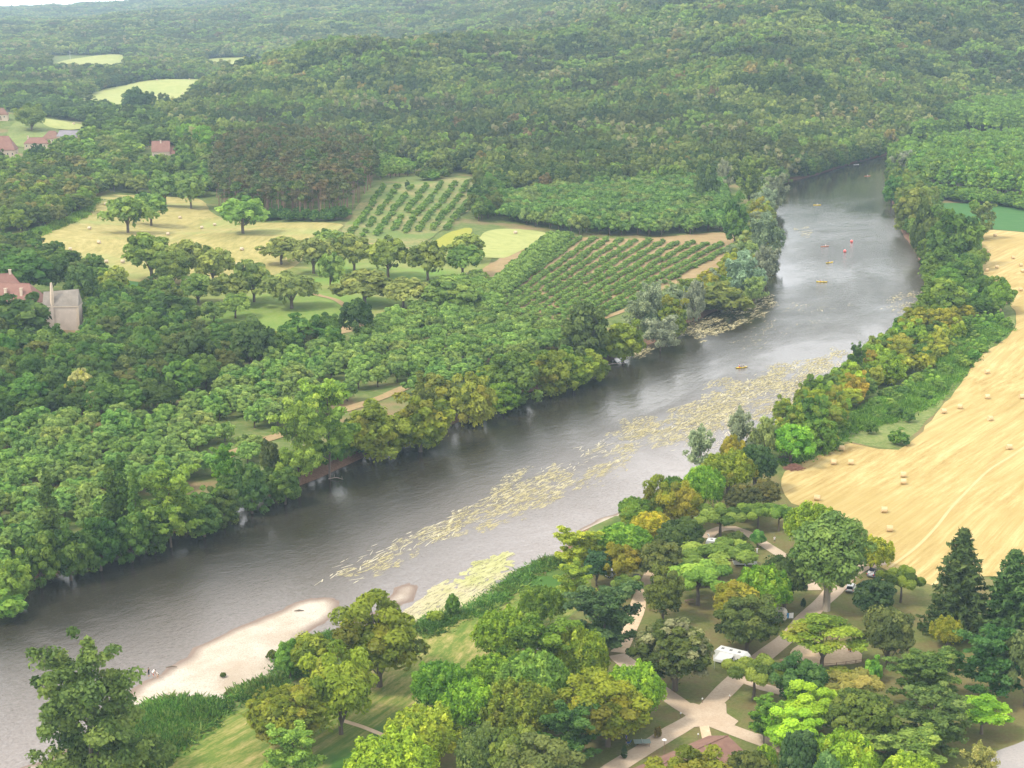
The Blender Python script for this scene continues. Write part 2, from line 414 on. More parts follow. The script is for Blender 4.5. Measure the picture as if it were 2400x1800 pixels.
def build_water():
    ext = [tuple(p) for p in smooth(poly(FAR_BANK, WZ), 12, 0, False)] + [tuple(p) for p in smooth(poly(NEAR_BANK, WZ), 12, 0, False)]
    c = []
    n_ = len(ext)
    for i, p in enumerate(ext):      # push the edge out under the banks
        a = np.array(ext[(i - 1) % n_]); b = np.array(ext[(i + 1) % n_]); d = (b - a) / (np.linalg.norm(b - a) + 1e-9)
        c.append((p[0] - d[1] * 3.0, p[1] + d[0] * 3.0))
    o = sheet('river', c, water_mat(), res=9, zf=lambda X, Y: np.full(len(X), WZ))
    me = o.data; co = np.empty(len(me.vertices) * 3); me.vertices.foreach_get('co', co); co = co.reshape(-1, 3)
    dn = segdist(NEARW, co[:, 0], co[:, 1], False); df = segdist(FARW, co[:, 0], co[:, 1], False)
    f = dn / (dn + df + 1e-6)
    lim = np.clip((620 - co[:, 1]) / 230, 0, 1)
    s = np.clip(1 - f / .62, 0, 1) ** .8 * lim
    s = np.maximum(s, np.clip(1 - f / .2, 0, 1) * .4)
    cl = np.maximum(np.clip((co[:, 1] - 800) / 120, 0, 1), np.clip((.34 - df / (dn + df + 1e-6)) / .2, 0, 1) * .85)
    me.attributes.new('calm', 'FLOAT', 'POINT').data.foreach_set('value', cl.astype(np.float32))
    at = me.attributes.new('shallow', 'FLOAT', 'POINT'); at.data.foreach_set('value', s.astype(np.float32))
build_water()

# ------------------------------------------------------------------ gravel bars
def gravel_mat():
    m, t = nmat('gravel'); p = wpos(t)
    a = noise(t, p, .09, 4, .6); b = noise(t, p, 3.2, 4, .8)
    vo = N(t, 'ShaderNodeTexVoronoi', Scale=4.0); t.links.new(p, vo.inputs['Vector'])
    col = mix(t, ramp(t, a, [(.4, 0.0), (.68, 1.0)]), (.49, .44, .37), (.38, .315, .24))
    col = mix(t, ramp(t, b, [(.50, 0.0), (.62, .7)]), col, (.27, .22, .17))
    geo = N(t, 'ShaderNodeNewGeometry'); sx = N(t, 'ShaderNodeSeparateXYZ'); t.links.new(geo.outputs['Position'], sx.inputs[0])
    wet = ramp(t, math_(t, 'SUBTRACT', WZ + .22, sx.outputs[2]), [(0, 0.0), (.16, 1.0)])
    col = mix(t, wet, col, (.20, .15, .12))
    finish(t, col, .9, bump(t, vo.outputs[0], .7, .12), .15); return m
G_GRAVEL = gravel_mat()
def bar(name, px, hmax=1.0, slope=.07):
    P = smooth(poly(px, WZ), 2.2, .55, True, 9)
    a = np.array(P); x0, y0 = a.min(0) - 5; x1, y1 = a.max(0) + 5; r = 1.5
    gx, gy = np.meshgrid(np.arange(x0, x1, r), np.arange(y0, y1, r)); sh = gx.shape
    d = -sdf(P, gx.ravel(), gy.ravel()); z = WZ + np.clip(np.where(d > 0, d * slope, d * .3), -1.2, hmax) 
    z = np.where(d > 0, z + .1 * np.sin(gx.ravel() / 5) * np.sin(gy.ravel() / 3.7) * np.clip(d / 6, 0, 1), z)
    keep = (d > -4).reshape(sh); idx = np.arange(gx.size).reshape(sh)
    k = keep[:-1, :-1] & keep[1:, :-1] & keep[:-1, 1:] & keep[1:, 1:]
    Fc = np.stack([idx[:-1, :-1][k], idx[:-1, 1:][k], idx[1:, 1:][k], idx[1:, :-1][k]], 1)
    used = np.unique(Fc); mp_ = np.zeros(gx.size, int); mp_[used] = np.arange(len(used))
    V = np.stack([gx.ravel(), gy.ravel(), z], 1)[used]
    return mesh_obj(name, V, mp_[Fc], G_GRAVEL, smooth_=True, kind='structure')
bar('gravel_bar', [(803, 1411), (790, 1400), (741, 1398), (687, 1413), (615, 1446), (542, 1475), (452, 1522), (416, 1551), (372, 1576), (325, 1601), (300, 1622),
                   (262, 1668), (137, 1764), (20, 1810), (0, 1850), (120, 1850), (260, 1760), (330, 1700), (420, 1668), (560, 1668), (640, 1620), (690, 1590), (760, 1540),
                   (735, 1505), (724, 1491), (745, 1466), (781, 1450), (799, 1428)])
bar('gravel_bank', [(988, 1372), (960, 1366), (925, 1377), (905, 1400), (885, 1428), (845, 1440), (806, 1462), (770, 1490), (770, 1530), (900, 1520), (1000, 1478), (1050, 1462),
                    (1010, 1450), (960, 1462), (925, 1450), (930, 1428), (962, 1410), (990, 1382)], .7, .05)
bar('gravel_bank', [(1475, 1190), (1452, 1201), (1415, 1211), (1364, 1236), (1321, 1279), (1299, 1304), (1285, 1330), (1330, 1330), (1380, 1260), (1440, 1240), (1500, 1215)], .8, .12)

# ------------------------------------------------------------------ fields, meadows, tracks
def drot(p, q):
    a_, b_ = pt(*p), pt(*q); return -math.atan2(b_[1] - a_[1], b_[0] - a_[0])
FIELDS = []
M_STUB = striped('stubble', [(.36, (.25, .17, .055)), (.44, (.34, .245, .09)), (.52, (.42, .32, .13)), (.64, (.54, .44, .22))], drot((1980, 1240), (2330, 1010)), .55, .006, 1.3, ((.33, .25, .09), .012, .48, .66), warp=3.0)
M_STUB2 = striped('hay_stubble', [(.36, (.17, .165, .045)), (.45, (.26, .235, .08)), (.54, (.34, .29, .11)), (.66, (.44, .375, .17))], drot((150, 610), (480, 500)), .22, .012, .9, ((.24, .28, .09), .02, .5, .7))
M_PALE = striped('pale_meadow', [(.34, (.21, .24, .075)), (.5, (.30, .32, .11)), (.68, (.38, .37, .15))], R(60), .15, .02, .5, ((.24, .29, .09), .015, .5, .7))
M_MOWN = striped('mown_meadow', [(.38, (.07, .13, .02)), (.47, (.12, .17, .03)), (.53, (.22, .22, .06)), (.62, (.40, .32, .14))], drot((860, 1640), (1230, 1380)), .5, .03, 1.2, ((.055, .125, .02), .03, .50, .60))
M_LAWN = patchy('patchy_lawn', (.10, .125, .03), (.15, .115, .05), (.17, .17, .06), .14, 1.6)  # camp grass with bare brown dirt patches
M_GRASSY = patchy('rough_grass', (.10, .155, .035), (.15, .20, .05), (.27, .26, .11), .08, .7)
M_BRIGHT = striped('green_crop', [(.35, (.04, .11, .03)), (.5, (.05, .135, .035)), (.66, (.085, .16, .05))], .3, .3, .02)
M_PARK = striped('orchard_meadow', [(.34, (.11, .16, .03)), (.5, (.19, .22, .06)), (.66, (.29, .27, .11))], R(-20), .08, .03, .8, ((.14, .24, .045), .02, .48, .66))
M_SOIL = patchy('dry_soil', (.29, .19, .10), (.34, .24, .13), (.20, .19, .07), .15, 1.0)
M_ROAD = patchy('camp_road', (.43, .33, .235), (.48, .385, .285), (.37, .285, .205), .18, 2.2, .9, .02)
M_SAND = patchy('sand', (.50, .37, .24), (.58, .45, .31), (.42, .31, .2), .2, 1.4)
M_ASPH = patchy('asphalt_lot', (.30, .28, .27), (.34, .31, .29), (.26, .245, .235), .1, 2.0)


def field(name, px, m, off=.08, jit=.5, step=6, img=True, **k):
    P = smooth(hpoly(px), step, jit, True, len(FIELDS) + 5); FIELDS.append(P); return sheet(name, P, m, off, **k)
field('stubble_field', [(2291, 545), (2330, 540), (2430, 548), (2620, 560), (2620, 1400), (2380, 1350), (2180, 1370), (2100, 1345), (2060, 1325), (2010, 1270), (1960, 1215), (1860, 1180), (1835, 1140),
       (1838, 1105), (1880, 1085), (1945, 1050), (1990, 1040), (2060, 1052), (2105, 1055), (2160, 1010), (2215, 945), (2265, 880), (2300, 835), (2365, 785), (2382, 745), (2368, 715), (2330, 690),
       (2300, 650), (2284, 600)], M_STUB, .1)
field('scrub_meadow', [(1940, 1050), (1990, 1035), (2090, 1052), (2150, 1010), (2215, 935), (2260, 870), (2310, 820), (2368, 775), (2378, 735), (2350, 700), (2250, 760), (2180, 860), (2080, 930), (1990, 990)], M_GRASSY, .05)
field('hay_field', [(60, 570), (110, 545), (200, 505), (235, 470), (240, 458), (300, 455), (400, 458), (470, 462), (500, 500), (600, 518), (780, 522), (800, 535), (740, 570), (700, 620), (640, 645), (560, 655), (440, 665),
       (330, 662), (215, 652), (180, 625), (120, 598)], M_STUB2, .15)
field('orchard_meadow', [(215, 652), (330, 662), (560, 655), (700, 620), (760, 560), (900, 570), (1000, 585), (1130, 575), (1155, 600), (1125, 650), (1130, 685), (1050, 720), (960, 740), (925, 762), (860, 770), (780, 785), (660, 775),
       (500, 785), (450, 765), (400, 710), (260, 680)], M_PARK, .1)
field('green_meadow', [(462, 772), (495, 722), (560, 698), (640, 690), (740, 700), (800, 722), (795, 745), (700, 768), (600, 785)], patchy('fresh_grass', (.11, .19, .03), (.15, .22, .04), (.21, .24, .07), .06, .7), .16)
field('green_strip', [(215, 650), (300, 660), (420, 672), (440, 690), (300, 680), (225, 668)], M_BRIGHT, .3)
field('hay_terrace', [(1060, 590), (1120, 560), (1135, 545), (1180, 536), (1250, 540), (1296, 552), (1285, 565), (1215, 590), (1180, 605), (1100, 600)], M_PALE, .25, jit=.2)
field('row_field', [(1130, 640), (1200, 590), (1300, 555), (1480, 560), (1690, 545), (1725, 570), (1700, 620), (1630, 660), (1520, 690), (1440, 720), (1330, 780), (1180, 790), (1090, 730)], M_SOIL, .08)
field('hillside_orchard', [(800, 560), (840, 480), (880, 440), (1000, 425), (1140, 422), (1120, 470), (1050, 530), (960, 590), (900, 580)], patchy('orchard_slope', (.14, .19, .05), (.27, .23, .10), (.09, .15, .035), .05, .5), .3)
field('yellow_crop', [(1010, 575), (1060, 545), (1100, 535), (1105, 550), (1050, 580), (1020, 592)], patchy('mustard_crop', (.26, .27, .035), (.30, .29, .05), (.2, .23, .04), .1, .8), .45)
field('pale_meadow', [(120, 240), (190, 232), (225, 215), (290, 200), (370, 188), (440, 186), (525, 190), (500, 205), (450, 235), (410, 262), (330, 262), (260, 262), (180, 246)], M_PALE, .5, jit=1)
field('pale_meadow', [(110, 160), (150, 143), (220, 132), (285, 130), (290, 145), (200, 160), (130, 172)], M_PALE, .8, jit=1)
field('pale_meadow', [(480, 142), (540, 136), (610, 148), (620, 165), (530, 172), (480, 162)], M_PALE, .8, jit=1)
field('village_green', [(25, 300), (70, 285), (150, 310), (190, 325), (160, 345), (60, 345), (20, 330)], M_GRASSY, .5)
field('hay_field', [(105, 283), (190, 292), (192, 302), (150, 306), (105, 296)], M_PALE, .7, jit=.6)
field('crop_field', [(2195, 480), (2300, 478), (2480, 495), (2480, 545), (2330, 538), (2270, 535), (2200, 510)], M_BRIGHT, .08)
field('riverside_meadow', [(330, 1810), (420, 1755), (535, 1670), (600, 1648), (700, 1620), (800, 1570), (905, 1500), (1000, 1475), (1090, 1440), (1190, 1378), (1260, 1330), (1340, 1318), (1380, 1335), (1380, 1400),
       (1290, 1480), (1150, 1560), (1000, 1650), (960, 1720), (900, 1800), (860, 1900), (500, 1950), (300, 1900)], M_MOWN, .06, step=3)
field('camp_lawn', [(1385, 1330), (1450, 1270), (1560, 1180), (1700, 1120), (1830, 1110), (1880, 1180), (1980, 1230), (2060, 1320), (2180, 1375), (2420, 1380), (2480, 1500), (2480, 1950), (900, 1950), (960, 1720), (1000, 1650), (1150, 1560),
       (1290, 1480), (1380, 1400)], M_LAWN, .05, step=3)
field('garden_plot', [(770, 770), (880, 745), (935, 745), (920, 765), (850, 772), (790, 785)], M_SOIL, .2, jit=.2)
field('bare_verge', [(1125, 640), (1165, 610), (1200, 590), (1290, 560), (1300, 566), (1230, 600), (1180, 640), (1150, 690), (1120, 690)], M_SOIL, .16)

RW = 3.4
def road(name, pts, wd=RW, off=.12, m=M_ROAD): return strip(name, pts, wd, m, off)
road('camp_road', [(1380, 1850), (1440, 1800), (1500, 1764), (1560, 1725), (1640, 1675), (1700, 1618), (1745, 1575), (1800, 1530), (1850, 1490), (1890, 1448), (1940, 1400), (1980, 1358), (2020, 1330), (2075, 1315)], 3.6, .12)
road('camp_road', [(1445, 1535), (1475, 1560), (1540, 1612), (1600, 1655), (1640, 1680), (1700, 1705), (1760, 1728), (1850, 1760), (1930, 1800)], 3.5, .126)
road('camp_road', [(1735, 1590), (1790, 1612), (1840, 1625), (1900, 1632)], 2.6, .132)
road('camp_path', [(1650, 1700), (1658, 1735)], 1.6, .138, M_SAND)
road('camp_track', [(1655, 1262), (1668, 1248), (1690, 1240), (1720, 1238), (1748, 1248), (1775, 1264), (1805, 1284), (1832, 1302), (1870, 1335), (1895, 1365), (1910, 1385)], 2.8, .12)
road('camp_track', [(1535, 1330), (1518, 1365), (1500, 1400), (1490, 1440), (1470, 1490), (1450, 1530)], 3.0, .12, M_SAND)
def fillet(pts): sheet('camp_road', smooth(hpoly(pts), 2, .1), M_ROAD, .143, res=3)
fillet([(1590, 1650), (1625, 1648), (1650, 1655), (1685, 1640), (1703, 1650), (1702, 1672), (1730, 1690), (1720, 1702), (1660, 1700), (1625, 1705), (1590, 1715), (1610, 1690), (1608, 1672)])
field('play_area', [(1852, 1530), (1870, 1512), (1920, 1505), (1990, 1515), (2020, 1535), (2018, 1552), (1960, 1560), (1900, 1562), (1865, 1552)], M_SAND, .1, jit=.1, step=2)
field('parking_lot', [(2300, 1790), (2330, 1765), (2380, 1745), (2480, 1730), (2600, 1900), (2250, 1950), (2270, 1830)], M_ASPH, .1, jit=.1, step=2)
road('meadow_track', [(800, 1690), (850, 1705), (905, 1727)], 1.0, .1, M_SAND)
road('meadow_track', [(1310, 1380), (1345, 1358)], 1.2, .1, M_SAND)
road('field_track', [(2420, 1035), (2370, 1070), (2310, 1110), (2240, 1180), (2190, 1240), (2140, 1290), (2085, 1330)], .7, .14, striped('track_straw', [(.3, (.42, .32, .15)), (.7, (.52, .42, .22))], 0, .3, .1))
road('farm_track', [(690, 665), (740, 690), (790, 705), (830, 735), (900, 750)], 2.5, .3, M_SOIL)
road('farm_track', [(800, 565), (880, 575), (940, 582), (1010, 590)], 2.5, .5, M_SOIL)
road('bank_path', [(500, 1080), (540, 1065), (600, 1040), (660, 1018), (740, 985), (830, 955), (900, 930), (960, 905)], 4, .2, M_SOIL)
road('bank_path', [(1720, 575), (1705, 620), (1660, 650), (1600, 690), (1500, 715), (1330, 780), (1290, 800)], 3, .2, M_SOIL)

# ------------------------------------------------------------------ foliage
def leaf_mat(name, src='object', accent=(.30, .22, .03), trans=.28):
    """tint comes from the tree itself; each clump and leaf spray has its own tone; alpha of the tint = share of accent clumps"""
    m, t = nmat(name)
    if src == 'object':
        oi = N(t, 'ShaderNodeObjectInfo'); tint, al, rd = oi.outputs['Color'], oi.outputs['Alpha'], oi.outputs['Random']
    else:
        a = N(t, 'ShaderNodeAttribute', _attribute_name='tint', _attribute_type='INSTANCER')
        tint, al = a.outputs['Color'], a.outputs['Alpha']
        rd = N(t, 'ShaderNodeObjectInfo').outputs['Random']
    tn = N(t, 'ShaderNodeAttribute', _attribute_name='tone').outputs['Fac']
    cl = N(t, 'ShaderNodeAttribute', _attribute_name='clump').outputs['Fac']
    v = math_(t, 'ADD', math_(t, 'MULTIPLY', tn, 1.15), .42)
    hs = N(t, 'ShaderNodeHueSaturation', Saturation=.98); t.links.new(tint, hs.inputs['Color'])
    t.links.new(math_(t, 'MULTIPLY', v, math_(t, 'ADD', math_(t, 'MULTIPLY', rd, .2), .9)), hs.inputs['Value'])
    t.links.new(math_(t, 'ADD', math_(t, 'MULTIPLY', tn, -.05), .525), hs.inputs['Hue'])
    thr = math_(t, 'SUBTRACT', 1.0, al)
    f = N(t, 'ShaderNodeMapRange'); t.links.new(cl, f.inputs[0]); t.links.new(math_(t, 'SUBTRACT', thr, .08), f.inputs[1]); t.links.new(math_(t, 'ADD', thr, .1), f.inputs[2])
    ac = mix(t, tn, tuple(x * .7 for x in accent), tuple(min(1, x * 1.25) for x in accent))
    f2 = math_(t, 'MULTIPLY', f.outputs[0], math_(t, 'GREATER_THAN', al, .01))
    col = mix(t, math_(t, 'MULTIPLY', f2, .42), hs.outputs[0], ac)
    d = N(t, 'ShaderNodeBsdfDiffuse', Roughness=.5); tr = N(t, 'ShaderNodeBsdfTranslucent'); g = N(t, 'ShaderNodeBsdfGlossy', Roughness=.45)
    g.inputs['Color'].default_value = (.9, .95, 1, 1)
    t.links.new(col, d.inputs[0]); t.links.new(col, tr.inputs[0])
    m1 = N(t, 'ShaderNodeMixShader'); m1.inputs[0].default_value = trans; t.links.new(d.outputs[0], m1.inputs[1]); t.links.new(tr.outputs[0], m1.inputs[2])
    m2 = N(t, 'ShaderNodeMixShader'); m2.inputs[0].default_value = .008; t.links.new(m1.outputs[0], m2.inputs[1]); t.links.new(g.outputs[0], m2.inputs[2])
    o = N(t, 'ShaderNodeOutputMaterial'); t.links.new(m2.outputs[0], o.inputs[0]); return m
M_LEAF = leaf_mat('leaves')
M_BLOS = leaf_mat('leaves_with_blossom', accent=(.62, .58, .30))
M_FLEAF = leaf_mat('forest_leaves', 'inst')
M_FLEAF_B = leaf_mat('forest_leaves_with_blossom', 'inst', accent=(.42, .37, .20))
M_NEEDLE = leaf_mat('needles', accent=(.2, .18, .05), trans=.1)
M_BARK = simple('bark', (.12, .095, .07), .9, .3, 1.5)
M_PALEBARK = simple('pale_bark', (.34, .29, .23), .85, .25, 1.2)
M_PINEBARK = simple('pine_bark', (.24, .15, .11), .9, .25, 1.0)

def blobs_to_leaves(C, Rr, cnt, size, g, up=.35, flat=0.0, elong=1.0, jitter=.42, shell=.3, ptone=None, bottom=.35, droop=0.0):
    """leaf sprays on the shells of many ellipsoid clumps. returns verts, quads, tone, clump"""
    C = np.asarray(C, float); Rr = np.asarray(Rr, float)
    if Rr.ndim == 1: Rr = np.stack([Rr] * 3, 1)
    cnt = np.full(len(C), cnt) if np.isscalar(cnt) else np.asarray(cnt)
    ix = np.repeat(np.arange(len(C)), cnt.astype(int)); n = len(ix)
    d = g.normal(size=(n, 3)); d /= np.linalg.norm(d, axis=1)[:, None]
    low = d[:, 2] < -.1; flip = low & (g.random(n) > bottom); d[flip, 2] *= -1
    rad = 1 - shell * g.random(n) ** 1.5 + .08 * g.normal(size=n)
    p = C[ix] + d * Rr[ix] * rad[:, None]
    nr = d / Rr[ix]; nr /= np.linalg.norm(nr, axis=1)[:, None]
    nr = nr * (1 - flat) + np.array([0, 0, 1]) * (up + flat) + jitter * g.normal(size=(n, 3)); nr /= np.linalg.norm(nr, axis=1)[:, None]
    q = g.normal(size=(n, 3)); q[:, 2] -= droop * 2
    t1 = q - nr * (q * nr).sum(1)[:, None]; t1 /= np.linalg.norm(t1, axis=1)[:, None]; t2 = np.cross(nr, t1)
    s = size * (.6 + .8 * g.random(n))[:, None]
    a = t1 * s * elong; b = t2 * s * .62
    off = nr * s * .18
    V = np.stack([p - a, p - b + off, p + a, p + b - off], 1).reshape(-1, 3)
    Fq = np.arange(4 * n).reshape(-1, 4)
    tone = np.clip(.5 + .28 * g.normal(size=len(C))[ix] * .7 + .3 * (g.random(n) - .5), 0, 1)
    clump = (g.random(len(C)) if ptone is None else np.asarray(ptone))[ix]
    clump = np.clip(clump + .12 * (g.random(n) - .5), 0, 1)
    return V, Fq, tone, clump
def leaf_mesh(name, parts, mt):
    V = np.concatenate([p[0] for p in parts]); tone = np.concatenate([p[2] for p in parts]); cl = np.concatenate([p[3] for p in parts])
    Fq = np.arange(len(V)).reshape(-1, 4)
    me = bpy.data.meshes.new(name)
    me.vertices.add(len(V)); me.vertices.foreach_set('co', V.ravel()); me.loops.add(Fq.size); me.loops.foreach_set('vertex_index', Fq.ravel().astype(np.int32))
    me.polygons.add(len(Fq)); me.polygons.foreach_set('loop_start', np.arange(0, Fq.size, 4, dtype=np.int32)); me.polygons.foreach_set('loop_total', np.full(len(Fq), 4, np.int32))
    me.update(calc_edges=True)
    for k, a in (('tone', tone), ('clump', cl)):
        at = me.attributes.new(k, 'FLOAT', 'FACE'); at.data.foreach_set('value', a.astype(np.float32))
    me.materials.append(mt); return me
def fib(n, g, lo=-.35):
    """points spread over a dome"""
    i = np.arange(n) + .5; z = 1 - (1 - lo) * i / n; ph = i * 2.39996 + g.random() * 6.28
    r = np.sqrt(np.maximum(0, 1 - z * z)); return np.stack([r * np.cos(ph), r * np.sin(ph), z], 1)
def trunk_mesh(name, h, r, limbs, mt, lean=0.0, seed=1, z0=0.0):
    """tapered stem with limbs; limbs = (start z, end x, y, z, radius)"""
    b = MB(); q = random.Random(seed)
    b.tube([(0, 0, -.6), (q.uniform(-.15, .15), q.uniform(-.15, .15), h * .4), (lean, q.uniform(-.3, .3), h)], [r * 1.25, r, r * .45], 7)
    for z, x, y, zz, rr in limbs:
        b.tube([(0, 0, z), (x * .45 + q.uniform(-.2, .2), y * .45, z + (zz - z) * .55), (x, y, zz)], [rr, rr * .7, rr * .25], 5)
    me = bpy.data.meshes.new(name); me.from_pydata([tuple(v) for v in b.V], [], b.F); me.update(); me.materials.append(mt); return me
def limbs_for(C, g, n, z, r, rr):
    ii = g.choice(len(C), min(n, len(C)), replace=False)
    return [(z * (.7 + .5 * g.random()), C[i][0] * r, C[i][1] * r, C[i][2] * .95, rr) for i in ii]

PROTO = {}
def add_proto(kind, crown, trunk, w0, h0): PROTO.setdefault(kind, []).append((crown, trunk, w0, h0))
# every prototype: nominal crown width w0 and height h0 in metres
def p_round(seed, w0=11, h0=11, low=.12, nl=46, cnt=260, size=.285, kind='round', irr=.16, rr=(.2, .3), mt=None, lo=-.45, nin=8, tr=None, bark=None, rough_=1.0, jit=.42):
    g = np.random.default_rng(seed); a = w0 / 2; zc = h0 * (1 + low) / 2; hz_ = h0 * (1 - low) / 2
    D = fib(nl, g, lo) * (1 + irr * g.normal(size=(nl, 1)) * rough_)
    # two or three big bulges make the outline uneven
    for _ in range(4):
        b = g.normal(size=3); b /= np.linalg.norm(b); D *= (1 + .17 * rough_ * np.clip(D @ b, 0, 1) ** 2)[:, None] * .97
    sc_ = np.array([a * .76, a * .76, hz_ * .78])
    C = D * sc_ + [0, 0, zc]; Rr = np.stack([a * g.uniform(*rr, nl)] * 2 + [a * g.uniform(rr[0] * .8, rr[1] * .85, nl)], 1)
    Ci = g.normal(size=(nin, 3)) * sc_ * .35 + [0, 0, zc]; Ri = np.full((nin, 3), a * .38)
    L1 = blobs_to_leaves(C, Rr, cnt, size, g, jitter=jit); L2 = blobs_to_leaves(Ci, Ri, cnt // 2, size * 1.3, g)
    me = leaf_mesh('crown', [L1, L2], mt or M_LEAF)
    tm = trunk_mesh('trunk', zc * .95, tr or w0 * .03, limbs_for(C, g, 8, h0 * max(low, .12), .75, w0 * .011), bark or M_BARK, seed=seed)
    add_proto(kind, me, tm, w0, h0)
def p_shoots(seed, w0=12, h0=11, kind='shoots', nsh=170, cnt=80, size=.26):
    """many upright leafy shoots over a dome"""
    g = np.random.default_rng(seed); a = w0 / 2; zc = h0 * .55; hh = h0 * .42
    D = fib(nsh, g, -.3) * (1 + .09 * g.normal(size=(nsh, 1)))
    for _ in range(3):
        b = g.normal(size=3); b /= np.linalg.norm(b); D *= (1 + .14 * np.clip(D @ b, 0, 1) ** 2)[:, None] * .97
    C = D * [a * .84, a * .84, hh * .84] + [0, 0, zc]
    Rr = np.stack([np.full(nsh, a * .115)] * 2 + [g.uniform(.15, .27, nsh) * a], 1)
    L1 = blobs_to_leaves(C, Rr, cnt, size, g, up=.1, shell=.5, jitter=.7, elong=1.15)
    Ci = fib(26, g, -.5) * [a * .6, a * .6, hh * .6] + [0, 0, zc]
    L2 = blobs_to_leaves(Ci, np.full((26, 3), a * .27), 50, size * 1.3, g)
    add_proto(kind, leaf_mesh('crown', [L1, L2], M_LEAF), trunk_mesh('trunk', h0 * .5, w0 * .03, limbs_for(C, g, 8, h0 * .2, .7, w0 * .012), M_BARK, seed=seed), w0, h0)
def p_pollard(seed, w0=10, h0=6.5):
    """pollarded plane: flat umbrella of separate rounded heads on bare arms"""
    g = np.random.default_rng(seed); a = w0 / 2; C = []
    for k, (r, n) in enumerate(((.0, 1), (.42, 5), (.82, 8))):
        for i in range(n):
            an = 6.283 * (i + g.random() * .7) / n + k; q = r * (1 + .18 * g.normal())
            C.append((a * q * math.cos(an), a * q * math.sin(an), h0 * (.87 - .12 * r + .05 * g.normal())))
    C = np.array(C); n = len(C); Rr = np.stack([a * g.uniform(.2, .3, n)] * 2 + [a * g.uniform(.13, .19, n)], 1)
    L1 = blobs_to_leaves(C, Rr, 640, .25, g, up=.5, shell=.2, jitter=.4, bottom=.6)
    add_proto('pollard', leaf_mesh('crown', [L1], M_LEAF), trunk_mesh('trunk', h0 * .62, .28, [(h0 * (.45 + .12 * g.random()), c[0], c[1], c[2] - .3, .13) for c in C], M_BARK, seed=seed), w0, h0)
def p_conifer(seed, w0=12, h0=20):
    g = np.random.default_rng(seed); P = []
    C, Rr = [], []
    z = 1.2
    while z < h0 * .985:
        f = 1 - (z / h0); rad = w0 / 2 * (f ** .82) * (1 + .17 * g.normal()) + .15
        nb = max(4, int(7 + 7 * f)); ph = g.random() * 6.28
        for i in range(nb):
            an = ph + 6.283 * i / nb + .2 * g.normal(); rl = rad * (1 + .16 * g.normal())
            for q in np.linspace(.25, 1, max(2, int(rl * 1.3))):
                C.append((rl * q * math.cos(an), rl * q * math.sin(an), z - .16 * rl * q + .1 * rl * q * q)); Rr.append((.75 * (1.15 - .5 * q),) * 2 + (.24,))
        z += h0 * .036 * (.55 + f)
    L1 = blobs_to_leaves(C, Rr, 10, .30, g, up=.3, flat=.25, elong=1.9, jitter=.6, shell=.9, droop=.6)
    add_proto('conifer', leaf_mesh('crown', [L1], M_NEEDLE), trunk_mesh('trunk', h0 * .95, .35, [], M_BARK, seed=seed), w0, h0)
def p_lombardy(seed, w0=4, h0=20):
    g = np.random.default_rng(seed); n = 46; z = np.linspace(.08, .97, n); r = (w0 / 2) * np.minimum(1, np.minimum(z / .18, ((1.02 - z) / .42)) ** .7)
    an = g.random(n) * 6.28
    C = np.stack([r * .45 * np.cos(an), r * .45 * np.sin(an), z * h0], 1); Rr = np.stack([r * .6 + .15, r * .6 + .15, np.full(n, h0 * .045)], 1)
    add_proto('lombardy', leaf_mesh('crown', [blobs_to_leaves(C, Rr, 55, .42, g, up=.1)], M_LEAF), trunk_mesh('trunk', h0 * .8, .3, [], M_BARK, seed=seed), w0, h0)
def p_loose(seed, w0=18, h0=24, kind='loose', mt=None, cnt=60, size=.33, nl=120, cone=.55, bark=None, droop=0.0, lowz=.12):
    """ascending limbs carrying separate sprays with sky between them"""
    g = np.random.default_rng(seed); C, Rr, lim = [], [], []
    for i in range(nl // 5):
        z0 = h0 * (lowz + .72 * g.random() ** 1.1); an = g.random() * 6.28
        reach = (w0 / 2) * (1 - cone * (z0 / h0)) * g.uniform(.6, 1.05); rise = h0 * g.uniform(.08, .2)
        ex, ey, ez = reach * math.cos(an), reach * math.sin(an), min(h0 * .97, z0 + rise)
        lim.append((z0 * .9, ex * .9, ey * .9, ez, w0 * .008))
        for k in range(5):
            q = .35 + .65 * k / 4
            C.append((ex * q + g.normal() * w0 * .03, ey * q + g.normal() * w0 * .03, z0 + (ez - z0) * q + g.normal() * h0 * .02)); s = w0 * g.uniform(.05, .095) * (1.25 - .4 * q)
            Rr.append((s * 1.1, s * 1.1, s * (.75 + droop)))
    for i in range(12):
        C.append((g.normal() * w0 * .05, g.normal() * w0 * .05, h0 * (.45 + .5 * i / 12))); Rr.append((w0 * .08 * (1.2 - i / 16),) * 3)
    add_proto(kind, leaf_mesh('crown', [blobs_to_leaves(C, Rr, cnt, size, g, up=.25, shell=.7, jitter=.8, droop=droop)], mt or M_LEAF),
              trunk_mesh('trunk', h0 * .85, w0 * .014, lim[:14], bark or M_BARK, seed=seed), w0, h0)
def p_tier(seed, w0=15, h0=10):
    g = np.random.default_rng(seed); C, Rr = [], []
    for k in range(34):
        an = g.random() * 6.28; q = math.sqrt(g.random()); z = h0 * (.93 - .42 * q * q + .08 * g.normal() - .12 * g.random())
        C.append((w0 / 2 * .82 * q * math.cos(an), w0 / 2 * .82 * q * math.sin(an), z)); Rr.append((w0 * g.uniform(.09, .15),) * 2 + (.4,))
    add_proto('tier', leaf_mesh('crown', [blobs_to_leaves(C, Rr, 300, .27, g, up=.9, shell=.75, jitter=.35, flat=.3)], M_LEAF),
              trunk_mesh('trunk', h0 * .5, .32, limbs_for(np.array(C), g, 12, h0 * .3, .95, .13), M_BARK, seed=seed), w0, h0)
